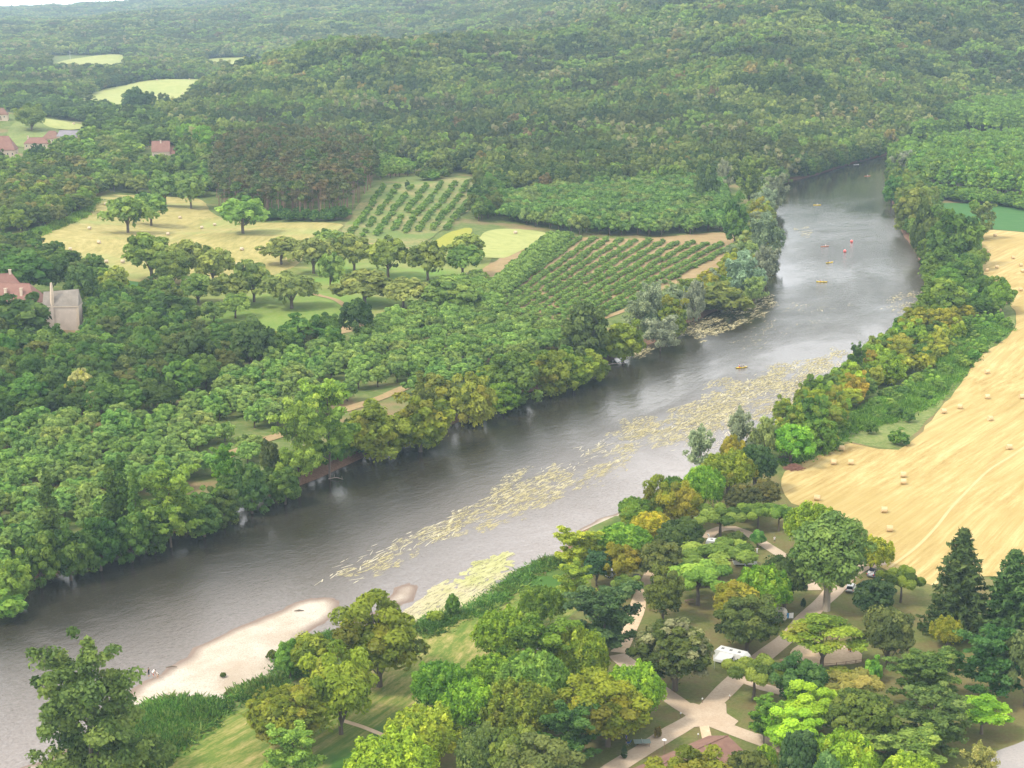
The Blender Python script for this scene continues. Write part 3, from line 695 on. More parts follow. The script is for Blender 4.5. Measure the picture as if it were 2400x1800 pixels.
def p_pine(seed, w0=7, h0=17):
    g = np.random.default_rng(seed); n = 20; C = np.stack([g.normal(size=n) * w0 * .2, g.normal(size=n) * w0 * .2, h0 * g.uniform(.5, .96, n)], 1)
    Rr = np.stack([np.full(n, w0 * .2)] * 2 + [np.full(n, w0 * .12)], 1)
    add_proto('pine', leaf_mesh('crown', [blobs_to_leaves(C, Rr, 42, .5, g, up=.2, shell=.8)], M_LEAF), trunk_mesh('trunk', h0 * .9, .2, limbs_for(C, g, 8, h0 * .45, .9, .07), M_PINEBARK, seed=seed), w0, h0)

for s_ in (11, 12, 13): p_round(s_)
for s_ in (14, 15): p_round(s_, kind='dense', nl=90, cnt=150, size=.26, rr=(.13, .19), irr=.09)
for s_ in (16, 17): p_round(s_, kind='blossom', nl=110, cnt=130, size=.25, rr=(.11, .17), irr=.09, mt=M_BLOS)
for s_ in (21, 22, 23): p_shoots(s_)
for s_ in (31, 32, 33): p_pollard(s_)
for s_ in (41, 42): p_conifer(s_)
p_lombardy(51); p_lombardy(52)
p_loose(61, nl=260, cnt=130, lowz=-.02, cone=.5, size=.27); p_loose(62, kind='airy', w0=12, h0=16, nl=150, cnt=95, size=.28, cone=.35); p_loose(63, kind='airy', w0=12, h0=15, nl=160, cnt=95, size=.28, cone=.2)
p_loose(64, kind='willow', w0=12, h0=11, nl=130, cnt=52, size=.30, cone=.35, droop=.5, bark=M_BARK); p_loose(65, kind='willow', w0=12, h0=11, nl=130, cnt=52, size=.30, cone=.25, droop=.5)
p_tier(71)
for s_ in (81, 82): p_pine(s_)
p_round(91, kind='tall', w0=11, h0=17, low=.16, nl=80, cnt=150, size=.3, lo=-.8, irr=.12, tr=.5, bark=M_PALEBARK)
for s_ in (92, 93, 94): p_round(s_, kind='walnut', w0=9, h0=8, low=.2, nl=34, cnt=90, size=.44, irr=.18, rr=(.18, .28), nin=5)
for s_ in (111, 112, 113): p_round(s_, kind='bank', w0=11, h0=11, low=-.1, nl=50, cnt=130, size=.38, irr=.16, rr=(.18, .28), lo=-.75)
for s_ in (95, 96): p_round(s_, kind='bush', w0=5, h0=4, low=-.1, nl=26, cnt=80, size=.3, irr=.2, rr=(.22, .34), nin=4)
for s_ in (97, 98, 99): p_round(s_, kind='mid', w0=11, h0=12, low=.06, nl=30, cnt=95, size=.52, jit=.3, irr=.18, rr=(.2, .32), nin=6)
for s_ in (101, 102): p_round(s_, kind='poplar', w0=7, h0=17, low=.15, nl=32, cnt=42, size=.6, irr=.12, rr=(.28, .4), nin=5, bark=M_PALEBARK)
p_round(105, kind='sapling', w0=3.2, h0=3, low=.1, nl=9, cnt=26, size=.42, irr=.2, rr=(.3, .5), nin=2); p_round(106, kind='sapling', w0=3.2, h0=3, low=.1, nl=9, cnt=26, size=.42, irr=.25, rr=(.3, .5), nin=2)

NAMES = dict(round='broadleaf_tree', dense='broadleaf_tree', blossom='lime_tree', shoots='maple_tree', pollard='plane_tree', conifer='spruce_tree', lombardy='lombardy_poplar', loose='black_poplar_tree',
             airy='ash_tree', willow='willow_tree', tier='mimosa_tree', pine='pine_tree', tall='tall_plane_tree', walnut='walnut_tree', bush='bush', mid='woodland_tree', bank='bank_tree', poplar='poplar_tree', sapling='young_walnut_tree')
CATS = dict(bush='bush', sapling='young tree')
BRIGHT = np.array([2.25, 2.15, 1.0])       # the tints below were read off the photo; leaves in a crown need a higher albedo
def put_tree(kind, x, y, z, w_, h_, tint, acc, label, group=None, simple_=False):
    crown, trunk, w0, h0 = rnd.choice(PROTO[kind])
    nm = NAMES[kind]; rz = rnd.uniform(0, 6.28); sx = w_ / w0; sz = h_ / h0
    BR_ = BRIGHT if tint[2] < .105 else np.array([1.55, 1.55, 1.3])
    j = [max(.004, c * k_ * (1 + rnd.uniform(-.1, .1))) for c, k_ in zip(tint, BR_)]
    if simple_:
        o = bpy.data.objects.new(nm, crown); COL.objects.link(o); o.location = (x, y, z - .1 * h_); o.rotation_euler = (0, 0, rz)
        o.scale = (sx, sx * rnd.uniform(.9, 1.1), sz); o.color = (*j, acc); return tag(o, label, CATS.get(kind, 'tree'), group)
    acc *= 1 if kind == 'blossom' else .6
    if kind == 'pollard': j = [j[0] * 1.2, j[1] * .9, j[2] * .65]
    r = empty(nm, (x, y, z), rz, label, CATS.get(kind, 'tree'), group)
    for nme, me in (('crown', crown), ('trunk', trunk)):
        if kind == 'bush' and nme == 'trunk': continue
        o = bpy.data.objects.new(nme, me); COL.objects.link(o); o.parent = r; o.scale = (sx, sx * (1 if nme == 'trunk' else rnd.uniform(.92, 1.08)), sz)
        o.color = (*j, acc)
    return r
def tree_at(kind, cx, top, base, wpx, tint, acc, label, group=None, zoff=0.0, hmul=1.0):
    """a tree measured in the photograph: crown centre column, top row, foot row, crown width"""
    x, y = hit(cx, base); z = hz(x, y)
    if z < WZ + .6: z = WZ + .6
    _, _, d = project(x, y, z); s = F / d; ph = TH + math.atan((base - 900) / F)
    w_ = wpx / s; h_ = max(2.0, ((base - top) / s - .22 * w_ * math.sin(ph)) / math.cos(ph)) * hmul
    if kind == 'walnut': tint = (tint[0] * 1.12, tint[1] * 1.02, tint[2] * 1.15); w_ *= 1.15; h_ *= 1.08
    # the crown centre stands above the foot, the lean of the view is negligible
    return put_tree(kind, x, y, z + zoff, w_ * 1.06, h_, tint, acc, label, group)

DG = (.024, .052, .016); MG = (.045, .095, .022); FG = (.065, .135, .022); LG = (.125, .20, .022); YG = (.15, .18, .025); OL = (.07, .09, .02)
BG_ = (.03, .07, .035); SV = (.19, .23, .15); GG = (.05, .08, .034); DO = (.048, .058, .022); WAL = (.085, .15, .055); BR = (.085, .075, .045)

# ------------------------------------------------------------------ trees one can tell apart
T = [
 # campsite and near bank
 ('loose', 222, 1440, 1880, 330, (.05, .082, .032), 0, 'tall loose poplar at the near water edge beside the gravel bar'),
 ('round', 890, 1416, 1610, 190, (.085, .12, .02), .12, 'big maple with bare foot on the mown bank above the algae pool'),
 ('round', 800, 1533, 1722, 152, (.11, .145, .02), .15, 'yellowish maple standing on the mown bank between two larger maples'),
 ('dense', 672, 1605, 1770, 188, (.085, .105, .015), .2, 'round olive maple at the tip of the mown meadow near the reeds'),
 ('airy', 690, 1697, 1850, 150, (.09, .15, .04), 0, 'light feathery tree in front of the round olive maple'),
 ('round', 735, 1482, 1600, 110, (.11, .15, .025), .1, 'yellow-green tree overhanging the small pool behind the gravel bar'),
 ('round', 680, 1500, 1590, 70, (.07, .13, .03), 0, 'low green tree at the pool edge beside the tall reeds'),
 ('bush', 1021, 1432, 1456, 34, (.12, .18, .03), 0, 'small yellow-green bush on the bank by the algae pool'),
 ('bush', 1060, 1393, 1443, 32, (.06, .12, .03), 0, 'slim dark sapling on the bank edge above the algae pool'),
 ('shoots', 1268, 1368, 1475, 98, (.075, .13, .025), 0, 'bushy tree with bare grey stems at the top of the mown meadow'),
 ('shoots', 1180, 1428, 1560, 140, (.10, .17, .022), 0, 'fresh green tree at the meadow side of the dark feathery tree'),
 ('airy', 1265, 1440, 1630, 190, (.05, .10, .018), 0, 'wide dark feathery tree in the middle of the campsite trees'),
 ('shoots', 1362, 1470, 1630, 135, (.095, .15, .02), .05, 'yellow-green tree beside the sandy camp road bend'),
 ('airy', 1415, 1350, 1530, 185, (.035, .07, .04), 0, 'large blue-green ash tree spreading over the sandy track'),
 ('shoots', 1035, 1545, 1690, 142, (.065, .125, .022), 0, 'green maple with upright shoots at the meadow edge'),
 ('shoots', 1150, 1530, 1650, 132, (.085, .15, .02), 0, 'small fresh maple behind the row of upright maples'),
 ('shoots', 1257, 1525, 1700, 165, (.07, .15, .035), 0, 'tallest fresh green maple in the campsite clump'),
 ('shoots', 1100, 1588, 1735, 132, (.10, .18, .022), 0, 'lime green maple with tall pale shoots in front of the clump'),
 ('shoots', 1220, 1596, 1750, 165, (.085, .12, .02), .1, 'olive maple in the front of the campsite clump'),
 ('round', 1425, 1590, 1750, 185, (.09, .115, .015), .25, 'olive and orange maple beside the camp road junction'),
 ('shoots', 1485, 1558, 1700, 140, (.10, .18, .022), 0, 'bright lime maple at the left corner of the road junction'),
 ('shoots', 990, 1658, 1810, 172, (.12, .19, .022), .12, 'yellow-lime maple with an orange patch at the meadow track'),
 ('shoots', 920, 1722, 1890, 215, (.125, .21, .022), 0, 'large lime maple at the lower edge by the meadow'),
 ('dense', 1125, 1695, 1860, 115, (.055, .085, .035), 0, 'grey-green round tree below the olive maple'),
 ('dense', 1210, 1703, 1880, 125, (.09, .11, .03), 0, 'pale olive tree between two grey-green trees'),
 ('airy', 1330, 1643, 1800, 165, (.038, .075, .03), 0, 'dark spreading tree in front of the olive and orange maple'),
 ('round', 1280, 1735, 1900, 170, (.055, .08, .035), 0, 'dull grey-green tree at the bottom of the campsite clump'),
 ('airy', 1355, 1228, 1335, 120, (.125, .18, .03), 0, 'feathery yellow-green willow at the sandy shore'),
 ('shoots', 1465, 1225, 1320, 132, (.085, .17, .025), 0, 'bright green round tree behind the shore willow'),
 ('dense', 1398, 1286, 1375, 64, (.03, .07, .045), 0, 'narrow blue-green tree at the top of the mown meadow'),
 ('round', 1455, 1275, 1370, 80, (.11, .12, .015), .35, 'olive and yellow tree beside the dark round holm oak'),
 ('dense', 1545, 1261, 1372, 122, (.055, .065, .03), 0, 'dark olive dome of a tree beside the sandy track'),
 ('dense', 1597, 1210, 1315, 115, (.035, .055, .02), 0, 'dark green tree behind the dark olive dome'),
 ('shoots', 1530, 1198, 1275, 90, (.20, .18, .02), .4, 'small golden yellow tree near the shore'),
 ('round', 1605, 1138, 1240, 80, (.15, .15, .015), .5, 'orange-yellow tree at the upper end of the campsite'),
 ('round', 1545, 1128, 1230, 70, (.10, .12, .02), .2, 'olive tree leaning over the shore at the upper campsite'),
 ('shoots', 1482, 1182, 1242, 58, (.13, .17, .025), 0, 'small yellow-green tree above the sandy shore'),
 ('airy', 1350, 1315, 1408, 90, (.12, .15, .03), 0, 'thin yellowish tree at the meadow top'),
 ('pollard', 1468, 1348, 1402, 68, (.075, .15, .06), 0, 'small pollarded plane beside the sandy track'),
 ('round', 1553, 1347, 1462, 86, (.06, .09, .028), 0, 'round green tree standing in the middle of the camp lawn'),
 ('blossom', 1582, 1446, 1618, 200, (.04, .055, .02), .33, 'huge lime tree with cream blossom in front of the white motorhome'),
 ('pollard', 1685, 1264, 1362, 160, (.07, .15, .06), 0, 'wide pollarded plane beside the camp caravan roof'),
 ('pollard', 1636, 1318, 1418, 148, (.075, .155, .06), 0, 'pollarded plane with open gaps above the picnic table'),
 ('pollard', 1688, 1183, 1262, 122, (.07, .15, .055), 0, 'pollarded plane with a tall trunk inside the track loop'),
 ('pollard', 1775, 1174, 1240, 88, (.07, .15, .05), 0, 'pollarded plane at the edge of the stubble field'),
 ('pollard', 1825, 1180, 1245, 72, (.06, .14, .05), 0, 'smaller pollarded plane nearest the stubble field'),
 ('round', 1775, 1240, 1285, 38, (.05, .12, .04), 0, 'small young tree beside the looping track'),
 ('dense', 1725, 1243, 1305, 54, (.045, .075, .025), 0, 'dark rounded shrub tree beside the flat caravan'),
 ('dense', 1738, 1126, 1218, 90, (.05, .058, .03), .1, 'dark brownish dome tree at the corner of the stubble field'),
 ('dense', 1795, 1121, 1200, 74, (.058, .062, .03), .15, 'second brownish dome tree touching the stubble field'),
 ('shoots', 1645, 1092, 1210, 100, (.075, .15, .022), 0, 'bright green tree between the yellow tree and the shore willows'),
 ('shoots', 1705, 1058, 1165, 132, (.09, .14, .02), .2, 'olive green tree with orange tips by the shore willows'),
 ('dense', 1768, 1034, 1152, 84, (.03, .065, .03), 0, 'dark green tree behind the field corner'),
 ('willow', 1640, 1000, 1105, 82, SV, 0, 'pale silver willow leaning over the floating weed'),
 ('willow', 1735, 958, 1080, 76, (.17, .20, .14), 0, 'upright silver willow with bare twigs at the water'),
 ('willow', 1790, 965, 1085, 70, (.14, .18, .10), 0, 'grey-green willow beside the bright green bank tree'),
 ('round', 1708, 1022, 1100, 44, (.16, .15, .02), .5, 'small orange-topped tree between the willows'),
 ('round', 1852, 992, 1088, 94, (.075, .16, .022), 0, 'bright green tree on the bank above the brush pile'),
 ('tall', 1937, 1193, 1432, 165, (.07, .12, .045), 0, 'tallest plane tree with a pale trunk beside the camp road'),
 ('shoots', 1893, 1176, 1300, 124, (.10, .16, .02), 0, 'light olive tree standing behind the tallest plane'),
 ('shoots', 2040, 1254, 1342, 92, (.13, .18, .022), 0, 'yellow-green maple at the stubble field gate'),
 ('dense', 1838, 1296, 1425, 114, (.036, .06, .022), 0, 'dark broad tree to the left of the tallest plane'),
 ('shoots', 1790, 1320, 1455, 130, (.085, .15, .018), .05, 'bright olive maple above the old cream caravan'),
 ('round', 1728, 1358, 1468, 126, (.095, .115, .015), .4, 'olive maple with orange foliage on its shaded side'),
 ('round', 1750, 1403, 1528, 134, (.05, .08, .03), 0, 'grey-green tree above the motorhome roof'),
 ('dense', 2042, 1350, 1462, 106, (.02, .045, .024), 0, 'very dark round tree right beside the parked white car'),
 ('tier', 1925, 1423, 1575, 215, (.085, .15, .022), .25, 'flat layered mimosa spreading over the sand play area'),
 ('pollard', 2110, 1330, 1412, 96, (.065, .15, .045), 0, 'pollarded plane by the field edge behind the very dark tree'),
 ('round', 2080, 1420, 1565, 128, (.045, .07, .034), 0, 'grey-green tree between the mimosa and the bare earth patch'),
 ('conifer', 2243, 1232, 1485, 158, (.028, .05, .026), 0, 'taller dark spruce against the golden stubble'),
 ('conifer', 2366, 1278, 1500, 170, (.03, .055, .026), 0, 'second dark spruce cut by the picture edge'),
 ('shoots', 2218, 1448, 1520, 78, (.12, .13, .02), .15, 'yellowish low tree under the taller spruce'),
 ('airy', 2318, 1460, 1640, 168, (.028, .065, .032), 0, 'big dark blue-green tree below the spruces'),
 ('round', 2402, 1468, 1655, 110, (.04, .065, .034), 0, 'dark tree behind the big blue-green one at the picture edge'),
 ('airy', 2160, 1508, 1645, 170, (.05, .09, .033), 0, 'wide mid-green tree right of the play area fence'),
 ('bush', 2046, 1545, 1598, 42, (.07, .16, .03), 0, 'small bright round bush by the play area fence'),
 ('pollard', 1765, 1540, 1640, 128, (.075, .16, .06), 0, 'pollarded plane beside the motorhome at the road junction'),
 ('round', 1880, 1542, 1655, 114, (.038, .075, .032), 0, 'dark tree between two pollarded planes near the junction'),
 ('pollard', 2000, 1572, 1665, 130, (.10, .15, .08), 0, 'greyish pollarded plane behind the dark olive tree'),
 ('dense', 2010, 1608, 1760, 156, (.055, .08, .02), 0, 'large dark olive dome in the lower campsite'),
 ('round', 1895, 1618, 1722, 126, (.12, .20, .024), 0, 'lime tree left of the dark olive dome'),
 ('airy', 1790, 1630, 1745, 90, (.07, .14, .03), 0, 'feathery green tree on the round grass island'),
 ('round', 1855, 1672, 1770, 124, (.13, .22, .022), 0, 'brightest lime tree in the lower campsite'),
 ('dense', 1865, 1704, 1860, 90, (.03, .065, .038), 0, 'narrow dark blue-green tree in front of the lime trees'),
 ('shoots', 1978, 1708, 1860, 152, (.115, .21, .022), .1, 'lime maple at the lower picture edge'),
 ('round', 1935, 1762, 1890, 74, (.05, .10, .055), 0, 'bluish tree in front of the lower lime maple'),
 ('airy', 2182, 1613, 1765, 182, (.045, .085, .035), 0, 'broad dull green tree left of the bright spreading tree'),
 ('tier', 2300, 1615, 1720, 158, (.11, .22, .025), 0, 'bright lime spreading tree with a dark trunk by the parking lot'),
 ('airy', 2112, 1692, 1805, 195, (.085, .135, .045), 0, 'wide pale feathery tree below the dark olive dome'),
 ('shoots', 2130, 1765, 1900, 142, (.13, .19, .022), 0, 'yellow-lime shrub at the lower edge left of the parking lot'),
 ('willow', 2285, 1740, 1850, 90, (.12, .15, .07), 0, 'thin pale shrub beside the parking lot'),
 ('shoots', 1795, 1748, 1850, 54, (.12, .19, .022), 0, 'small lime shrub behind the tiled wash house'),
 ('round', 1645, 1770, 1920, 172, (.10, .11, .016), .4, 'orange-olive tree in front of the tiled wash house'),
 ('dense', 1748, 1754, 1870, 112, (.05, .065, .025), 0, 'dark bushy tree at the right end of the wash house'),
 ('lombardy', 1463, 1746, 1778, 13, DG, 0, 'tiny column shrub on the lawn near the net table'),
 ('bush', 1542, 1705, 1730, 18, (.12, .10, .04), 0, 'thin brown sapling on the lawn by the camp road'),
 ('bush', 1880, 1355, 1378, 14, DG, 0, 'small dark shrub on the lawn by the track end'),
 ('bush', 1882, 1408, 1426, 12, DG, 0, 'little dark shrub on the lawn by the camp road'),
 ('bush', 2155, 1468, 1480, 10, DG, 0, 'tiny shrub on the bare earth patch'),
 # far bank, from the lower left upwards
 ('bush', 10, 1372, 1425, 90, (.055, .11, .03), 0, 'low bush over the water at the left picture edge'),
 ('bank', 32, 1288, 1392, 88, (.085, .15, .04), 0, 'lighter green bank tree at the left picture edge'),
 ('bank', 95, 1215, 1350, 95, (.04, .08, .022), 0, 'dark bank tree right of the light one at the left edge'),
 ('bank', 165, 1210, 1335, 95, (.035, .075, .02), 0, 'dark bank tree below the single thin poplar'),
 ('bank', 235, 1190, 1312, 95, (.03, .07, .02), 0, 'dark green bank tree below the poplar pair'),
 ('bank', 308, 1172, 1292, 85, (.035, .075, .022), 0, 'dark green bank tree right below the poplar pair'),
 ('lombardy', 120, 1102, 1300, 42, (.04, .075, .022), 0, 'single thin dark poplar rising from the left plantation'),
 ('lombardy', 263, 1078, 1262, 38, (.035, .07, .02), 0, 'left one of the pair of dark columnar poplars'),
 ('lombardy', 292, 1050, 1258, 40, (.032, .065, .02), 0, 'tallest of the dark columnar poplars by the river'),
 ('lombardy', 322, 1082, 1262, 32, (.04, .08, .022), 0, 'right one of the dark columnar poplars, half in the ash'),
 ('airy', 400, 1062, 1258, 150, (.085, .14, .035), 0, 'light green ash with bare pale limbs on the far bank'),
 ('bank', 362, 1178, 1272, 74, (.035, .07, .024), 0, 'dark shrub tree at the foot of the pale-limbed ash'),
 ('bank', 478, 1160, 1236, 90, (.06, .10, .04), 0, 'grey-green tree hanging over the water right of the ash'),
 ('bank', 525, 1128, 1212, 80, (.04, .07, .024), 0, 'dark tree above the bank between the two ashes'),
 ('airy', 530, 1036, 1150, 66, (.06, .125, .025), 0, 'slender green tree with a bare stem by the bank path'),
 ('bank', 590, 1062, 1180, 82, (.035, .065, .024), 0, 'dark tree on the bank left of the two tall light trees'),
 ('bank', 636, 1028, 1120, 50, (.04, .06, .03), 0, 'thin dark tree on the sandy patch of the far bank'),
 ('bank', 668, 1072, 1160, 78, (.04, .075, .024), 0, 'dark leafy tree overhanging the water below the light trees'),
 ('airy', 700, 905, 1128, 125, (.10, .155, .045), 0, 'tall light ash with a pale trunk on the far bank'),
 ('airy', 772, 868, 1098, 150, (.095, .15, .042), 0, 'tallest light ash on the far bank'),
 ('bank', 872, 922, 1055, 132, (.095, .13, .02), .15, 'yellow-green bank tree right of the tallest light ash'),
 ('bank', 985, 912, 1038, 140, (.09, .125, .02), .3, 'bank tree with an orange crown top'),
 ('bank', 1015, 870, 960, 92, (.075, .095, .03), .1, 'olive tree behind the orange-topped bank tree'),
 ('bank', 1110, 856, 980, 92, (.13, .15, .035), .35, 'yellow and orange tree on the far bank above driftwood'),
 ('bank', 1180, 880, 950, 76, (.07, .12, .022), 0, 'small fresh green tree at the waterline of the far bank'),
 ('bank', 1195, 806, 930, 122, (.06, .10, .03), 0, 'big mid-green tree in the middle of the far bank'),
 ('bank', 1290, 805, 905, 100, (.085, .12, .022), .3, 'yellow-green rounded tree in the middle of the far bank'),
 ('bank', 1345, 815, 890, 92, (.085, .12, .022), .1, 'yellow-green tree with low branches before the gap in the bank trees'),
 ('bush', 1392, 820, 878, 66, (.07, .11, .02), 0, 'low leafy bush at the end of the yellow-green bank trees'),
 ('bank', 1372, 706, 836, 104, (.045, .08, .036), 0, 'dark blue-green ash tree beside the silver willows'),
 ('bank', 1460, 734, 830, 100, (.08, .12, .022), .1, 'yellow-green tree between the dark ash and the silver willow'),
 ('willow', 1548, 722, 806, 92, SV, 0, 'lowest silver willow hanging over the dark water'),
 ('willow', 1495, 698, 775, 80, (.17, .21, .13), 0, 'silver willow partly behind the yellow-green tree'),
 ('willow', 1522, 658, 765, 74, (.16, .21, .14), 0, 'taller silver willow above the row field corner'),
 ('bank', 1578, 690, 772, 66, (.08, .12, .022), .25, 'yellow-green tree right of the three silver willows'),
 ('willow', 1628, 636, 750, 64, (.15, .20, .13), 0, 'slim silver willow at the lower corner of the row field'),
 ('bush', 1700, 655, 722, 118, (.075, .11, .04), 0, 'broad low bush above the red sandy shore'),
 ('bush', 1672, 632, 668, 70, (.16, .15, .02), .5, 'ochre yellow bush at the field track'),
 ('willow', 1768, 632, 702, 70, (.13, .17, .09), 0, 'greenish willow at the point of the far bank'),
 ('willow', 1738, 574, 690, 110, (.16, .20, .14), 0, 'largest silver willow at the bend of the far bank'),
 ('willow', 1795, 556, 660, 84, (.14, .18, .12), 0, 'silver willow leaning over the river above the largest one'),
 ('willow', 1790, 494, 606, 88, (.14, .18, .11), 0, 'tall grey willow upstream of the largest silver willow'),
 ('bank', 1722, 464, 572, 62, (.045, .085, .028), 0, 'dark green tree at the upper end of the row field'),
 ('bank', 1775, 470, 540, 48, (.14, .16, .02), .3, 'yellow tree tucked between the upstream willows'),
 ('willow', 1797, 432, 505, 58, (.18, .22, .15), 0, 'roundest pale willow of the upstream row'),
 ('willow', 1815, 394, 484, 60, (.15, .19, .12), 0, 'farthest silver willow before the wooded slope'),
 ('airy', 1755, 366, 480, 70, (.08, .125, .04), 0, 'light green ash standing behind the farthest willow'),
 ('willow', 1698, 374, 450, 40, (.20, .21, .12), 0, 'cream topped tree among the dark wood edge'),
 ('bank', 1655, 380, 480, 60, (.04, .07, .03), 0, 'dark tree at the wood edge behind the walnut orchard'),
 # near bank, upstream
 ('willow', 2108, 352, 425, 62, (.17, .17, .13), 0, 'greyish pink willow where the river leaves the view'),
 ('bank', 2090, 410, 470, 46, (.045, .10, .03), 0, 'dark green tree below the greyish willow on the near bank'),
 ('bank', 2135, 430, 535, 74, (.08, .11, .03), .12, 'olive tree overhanging the shaded upstream water'),
 ('bank', 2165, 462, 600, 64, (.045, .07, .028), 0, 'dark tree in the shade of the upstream near bank'),
 ('bank', 2228, 492, 625, 118, (.045, .085, .025), 0, 'big dark tree at the top corner of the stubble field'),
 ('airy', 2300, 470, 560, 60, (.09, .12, .06), 0, 'thin light tree leaning over the bean field edge'),
 ('bank', 2200, 575, 672, 96, (.05, .10, .025), 0, 'green tree by the water below the big corner tree'),
 ('bank', 2255, 600, 690, 84, (.035, .075, .022), 0, 'dark round tree bulging into the stubble field'),
 ('bank', 2202, 645, 745, 108, (.075, .12, .025), 0, 'yellow-green tree at the water below the dark round tree'),
 ('bank', 2272, 655, 720, 66, (.04, .085, .025), 0, 'dark green bush tree along the stubble field'),
 ('bank', 2145, 716, 790, 84, (.12, .14, .02), .35, 'yellow bank tree above the wide weed bed'),
 ('bank', 2215, 715, 790, 84, (.13, .14, .02), .4, 'orange-yellow tree at the widest part of the scrub'),
 ('airy', 2009, 803, 895, 44, (.035, .07, .024), 0, 'lone dark tree clad in ivy at the water edge'),
 ('bank', 2042, 820, 888, 52, (.17, .14, .03), .5, 'orange tree beside the lone ivy-clad tree'),
 ('bank', 2090, 826, 900, 70, (.10, .14, .02), .25, 'yellow-green tree right of the orange one'),
 ('bank', 2002, 878, 948, 50, (.22, .18, .03), .6, 'bright ochre bush tree on the near bank'),
 ('bank', 1950, 912, 1005, 56, (.11, .14, .022), .45, 'yellow-orange tree left of the ochre one'),
 ('bank', 1905, 928, 1032, 60, (.05, .10, .024), 0, 'dark green bank tree left of the yellow-orange tree'),
 ('bank', 1866, 936, 1030, 66, (.08, .13, .022), .2, 'yellow-green tree next to the grey willow'),
 ('bank', 1925, 960, 1060, 74, (.06, .115, .022), .15, 'green tree at the top of the rough grass'),
 ('bush', 2105, 1008, 1042, 42, (.045, .10, .025), 0, 'dark round bush alone in the rough grass corner'),
 ('bush', 2042, 988, 1018, 30, (.05, .11, .03), 0, 'small bush in the rough grass'),
 ('bush', 2098, 948, 980, 34, (.045, .10, .03), 0, 'bush with flat top above the rough grass'),
 ('bush', 2130, 960, 990, 26, (.05, .115, .03), 0, 'narrow bush near the stubble field edge'),
 # parkland orchard around the hay field
 ('walnut', 300, 463, 545, 84, (.065, .12, .04), 0, 'broad walnut alone in the hay field with bare ground below'),
 ('walnut', 354, 455, 525, 68, (.07, .125, .042), 0, 'walnut tree just behind the broad field walnut'),
 ('walnut', 388, 424, 482, 58, (.07, .125, .045), 0, 'walnut at the upper edge of the hay field'),
 ('walnut', 448, 423, 487, 58, (.075, .135, .045), 0, 'walnut standing by the pine wood corner'),
 ('walnut', 570, 472, 549, 90, (.085, .16, .045), 0, 'bright walnut in front of the brown pine wood'),
 ('walnut', 355, 560, 658, 98, (.06, .11, .035), 0, 'large walnut at the lower edge of the hay field with visible trunk'),
 ('walnut', 430, 575, 664, 88, (.08, .13, .045), 0, 'walnut right of the large hay field walnut'),
 ('walnut', 500, 588, 672, 84, (.085, .14, .05), 0, 'walnut in the middle of the orchard clump'),
 ('walnut', 272, 634, 702, 52, (.10, .15, .05), 0, 'pale airy young tree by the green strip'),
 ('walnut', 595, 620, 708, 80, (.065, .115, .038), 0, 'walnut with dark trunk above the green orchard floor'),
 ('walnut', 535, 648, 716, 78, (.07, .12, .042), 0, 'walnut left of the green orchard floor'),
 ('walnut', 552, 690, 746, 58, (.075, .13, .045), 0, 'small walnut over a bare earth patch'),
 ('walnut', 684, 643, 724, 98, (.085, .125, .05), 0, 'wide walnut over the green orchard floor'),
 ('walnut', 502, 710, 757, 52, (.075, .13, .045), 0, 'small walnut at the lower orchard edge'),
 ('walnut', 775, 602, 680, 52, (.085, .13, .055), 0, 'slim walnut beside the farm track'),
 ('walnut', 735, 560, 642, 84, (.085, .125, .05), 0, 'walnut behind the slim one in the orchard'),
 ('walnut', 660, 565, 622, 74, (.085, .125, .045), 0, 'walnut at the right end of the hay field'),
 ('walnut', 830, 560, 640, 78, (.08, .125, .045), 0, 'walnut left of the three orchard trees with trunks'),
 ('walnut', 910, 565, 650, 80, (.075, .12, .04), 0, 'central orchard walnut with a forked trunk'),
 ('walnut', 1003, 575, 658, 78, (.075, .12, .04), 0, 'orchard walnut with a straight trunk on bare ground'),
 ('walnut', 1084, 578, 648, 76, (.06, .11, .035), 0, 'dark walnut beside the hay terrace'),
 ('walnut', 855, 642, 714, 114, (.08, .125, .045), 0, 'widest orchard walnut above the ivy-clad tree'),
 ('walnut', 945, 654, 722, 84, (.11, .15, .065), 0, 'pale thin walnut right of the widest orchard tree'),
 ('walnut', 1060, 658, 732, 112, (.075, .12, .045), 0, 'wide walnut at the top of the dense plantation'),
 ('walnut', 770, 545, 600, 66, (.095, .14, .055), 0, 'light walnut behind the orchard beside the sloping orchard'),
 ('walnut', 1095, 556, 612, 70, (.085, .125, .045), 0, 'olive walnut against the hay terrace'),
 ('round', 838, 697, 798, 80, (.022, .05, .018), 0, 'very dark ivy-covered tree in the middle of the orchard'),
 ('round', 402, 600, 680, 80, (.075, .12, .04), 0, 'dense orchard tree below the large walnut'),
 ('round', 465, 640, 712, 84, (.07, .12, .04), 0, 'dense orchard tree left of the small walnuts'),
 ('mid', 410, 690, 790, 110, (.028, .055, .022), 0, 'large dark oak below the orchard'),
 ('mid', 460, 770, 880, 90, (.03, .055, .025), 0, 'dark oak in the middle of the grove strip'),
 ('mid', 590, 745, 860, 90, (.032, .058, .024), 0, 'dark oak at the right end of the grove strip'),
 ('mid', 700, 735, 820, 95, (.04, .085, .03), 0, 'mid-green tree between the grove strip and the ivy tree'),
 ('round', 770, 740, 810, 60, (.045, .08, .025), 0, 'green tree below the orchard floor near the garden plot'),
 ('blossom', 196, 862, 965, 72, (.16, .18, .06), .75, 'sweet chestnut covered in cream yellow blossom'),
 ('blossom', 228, 905, 985, 50, (.10, .11, .04), .5, 'lower blossoming chestnut beside the cream yellow one'),
 ('mid', 40, 690, 800, 150, (.028, .06, .024), 0, 'dark cedar-like tree left of the ruined house'),
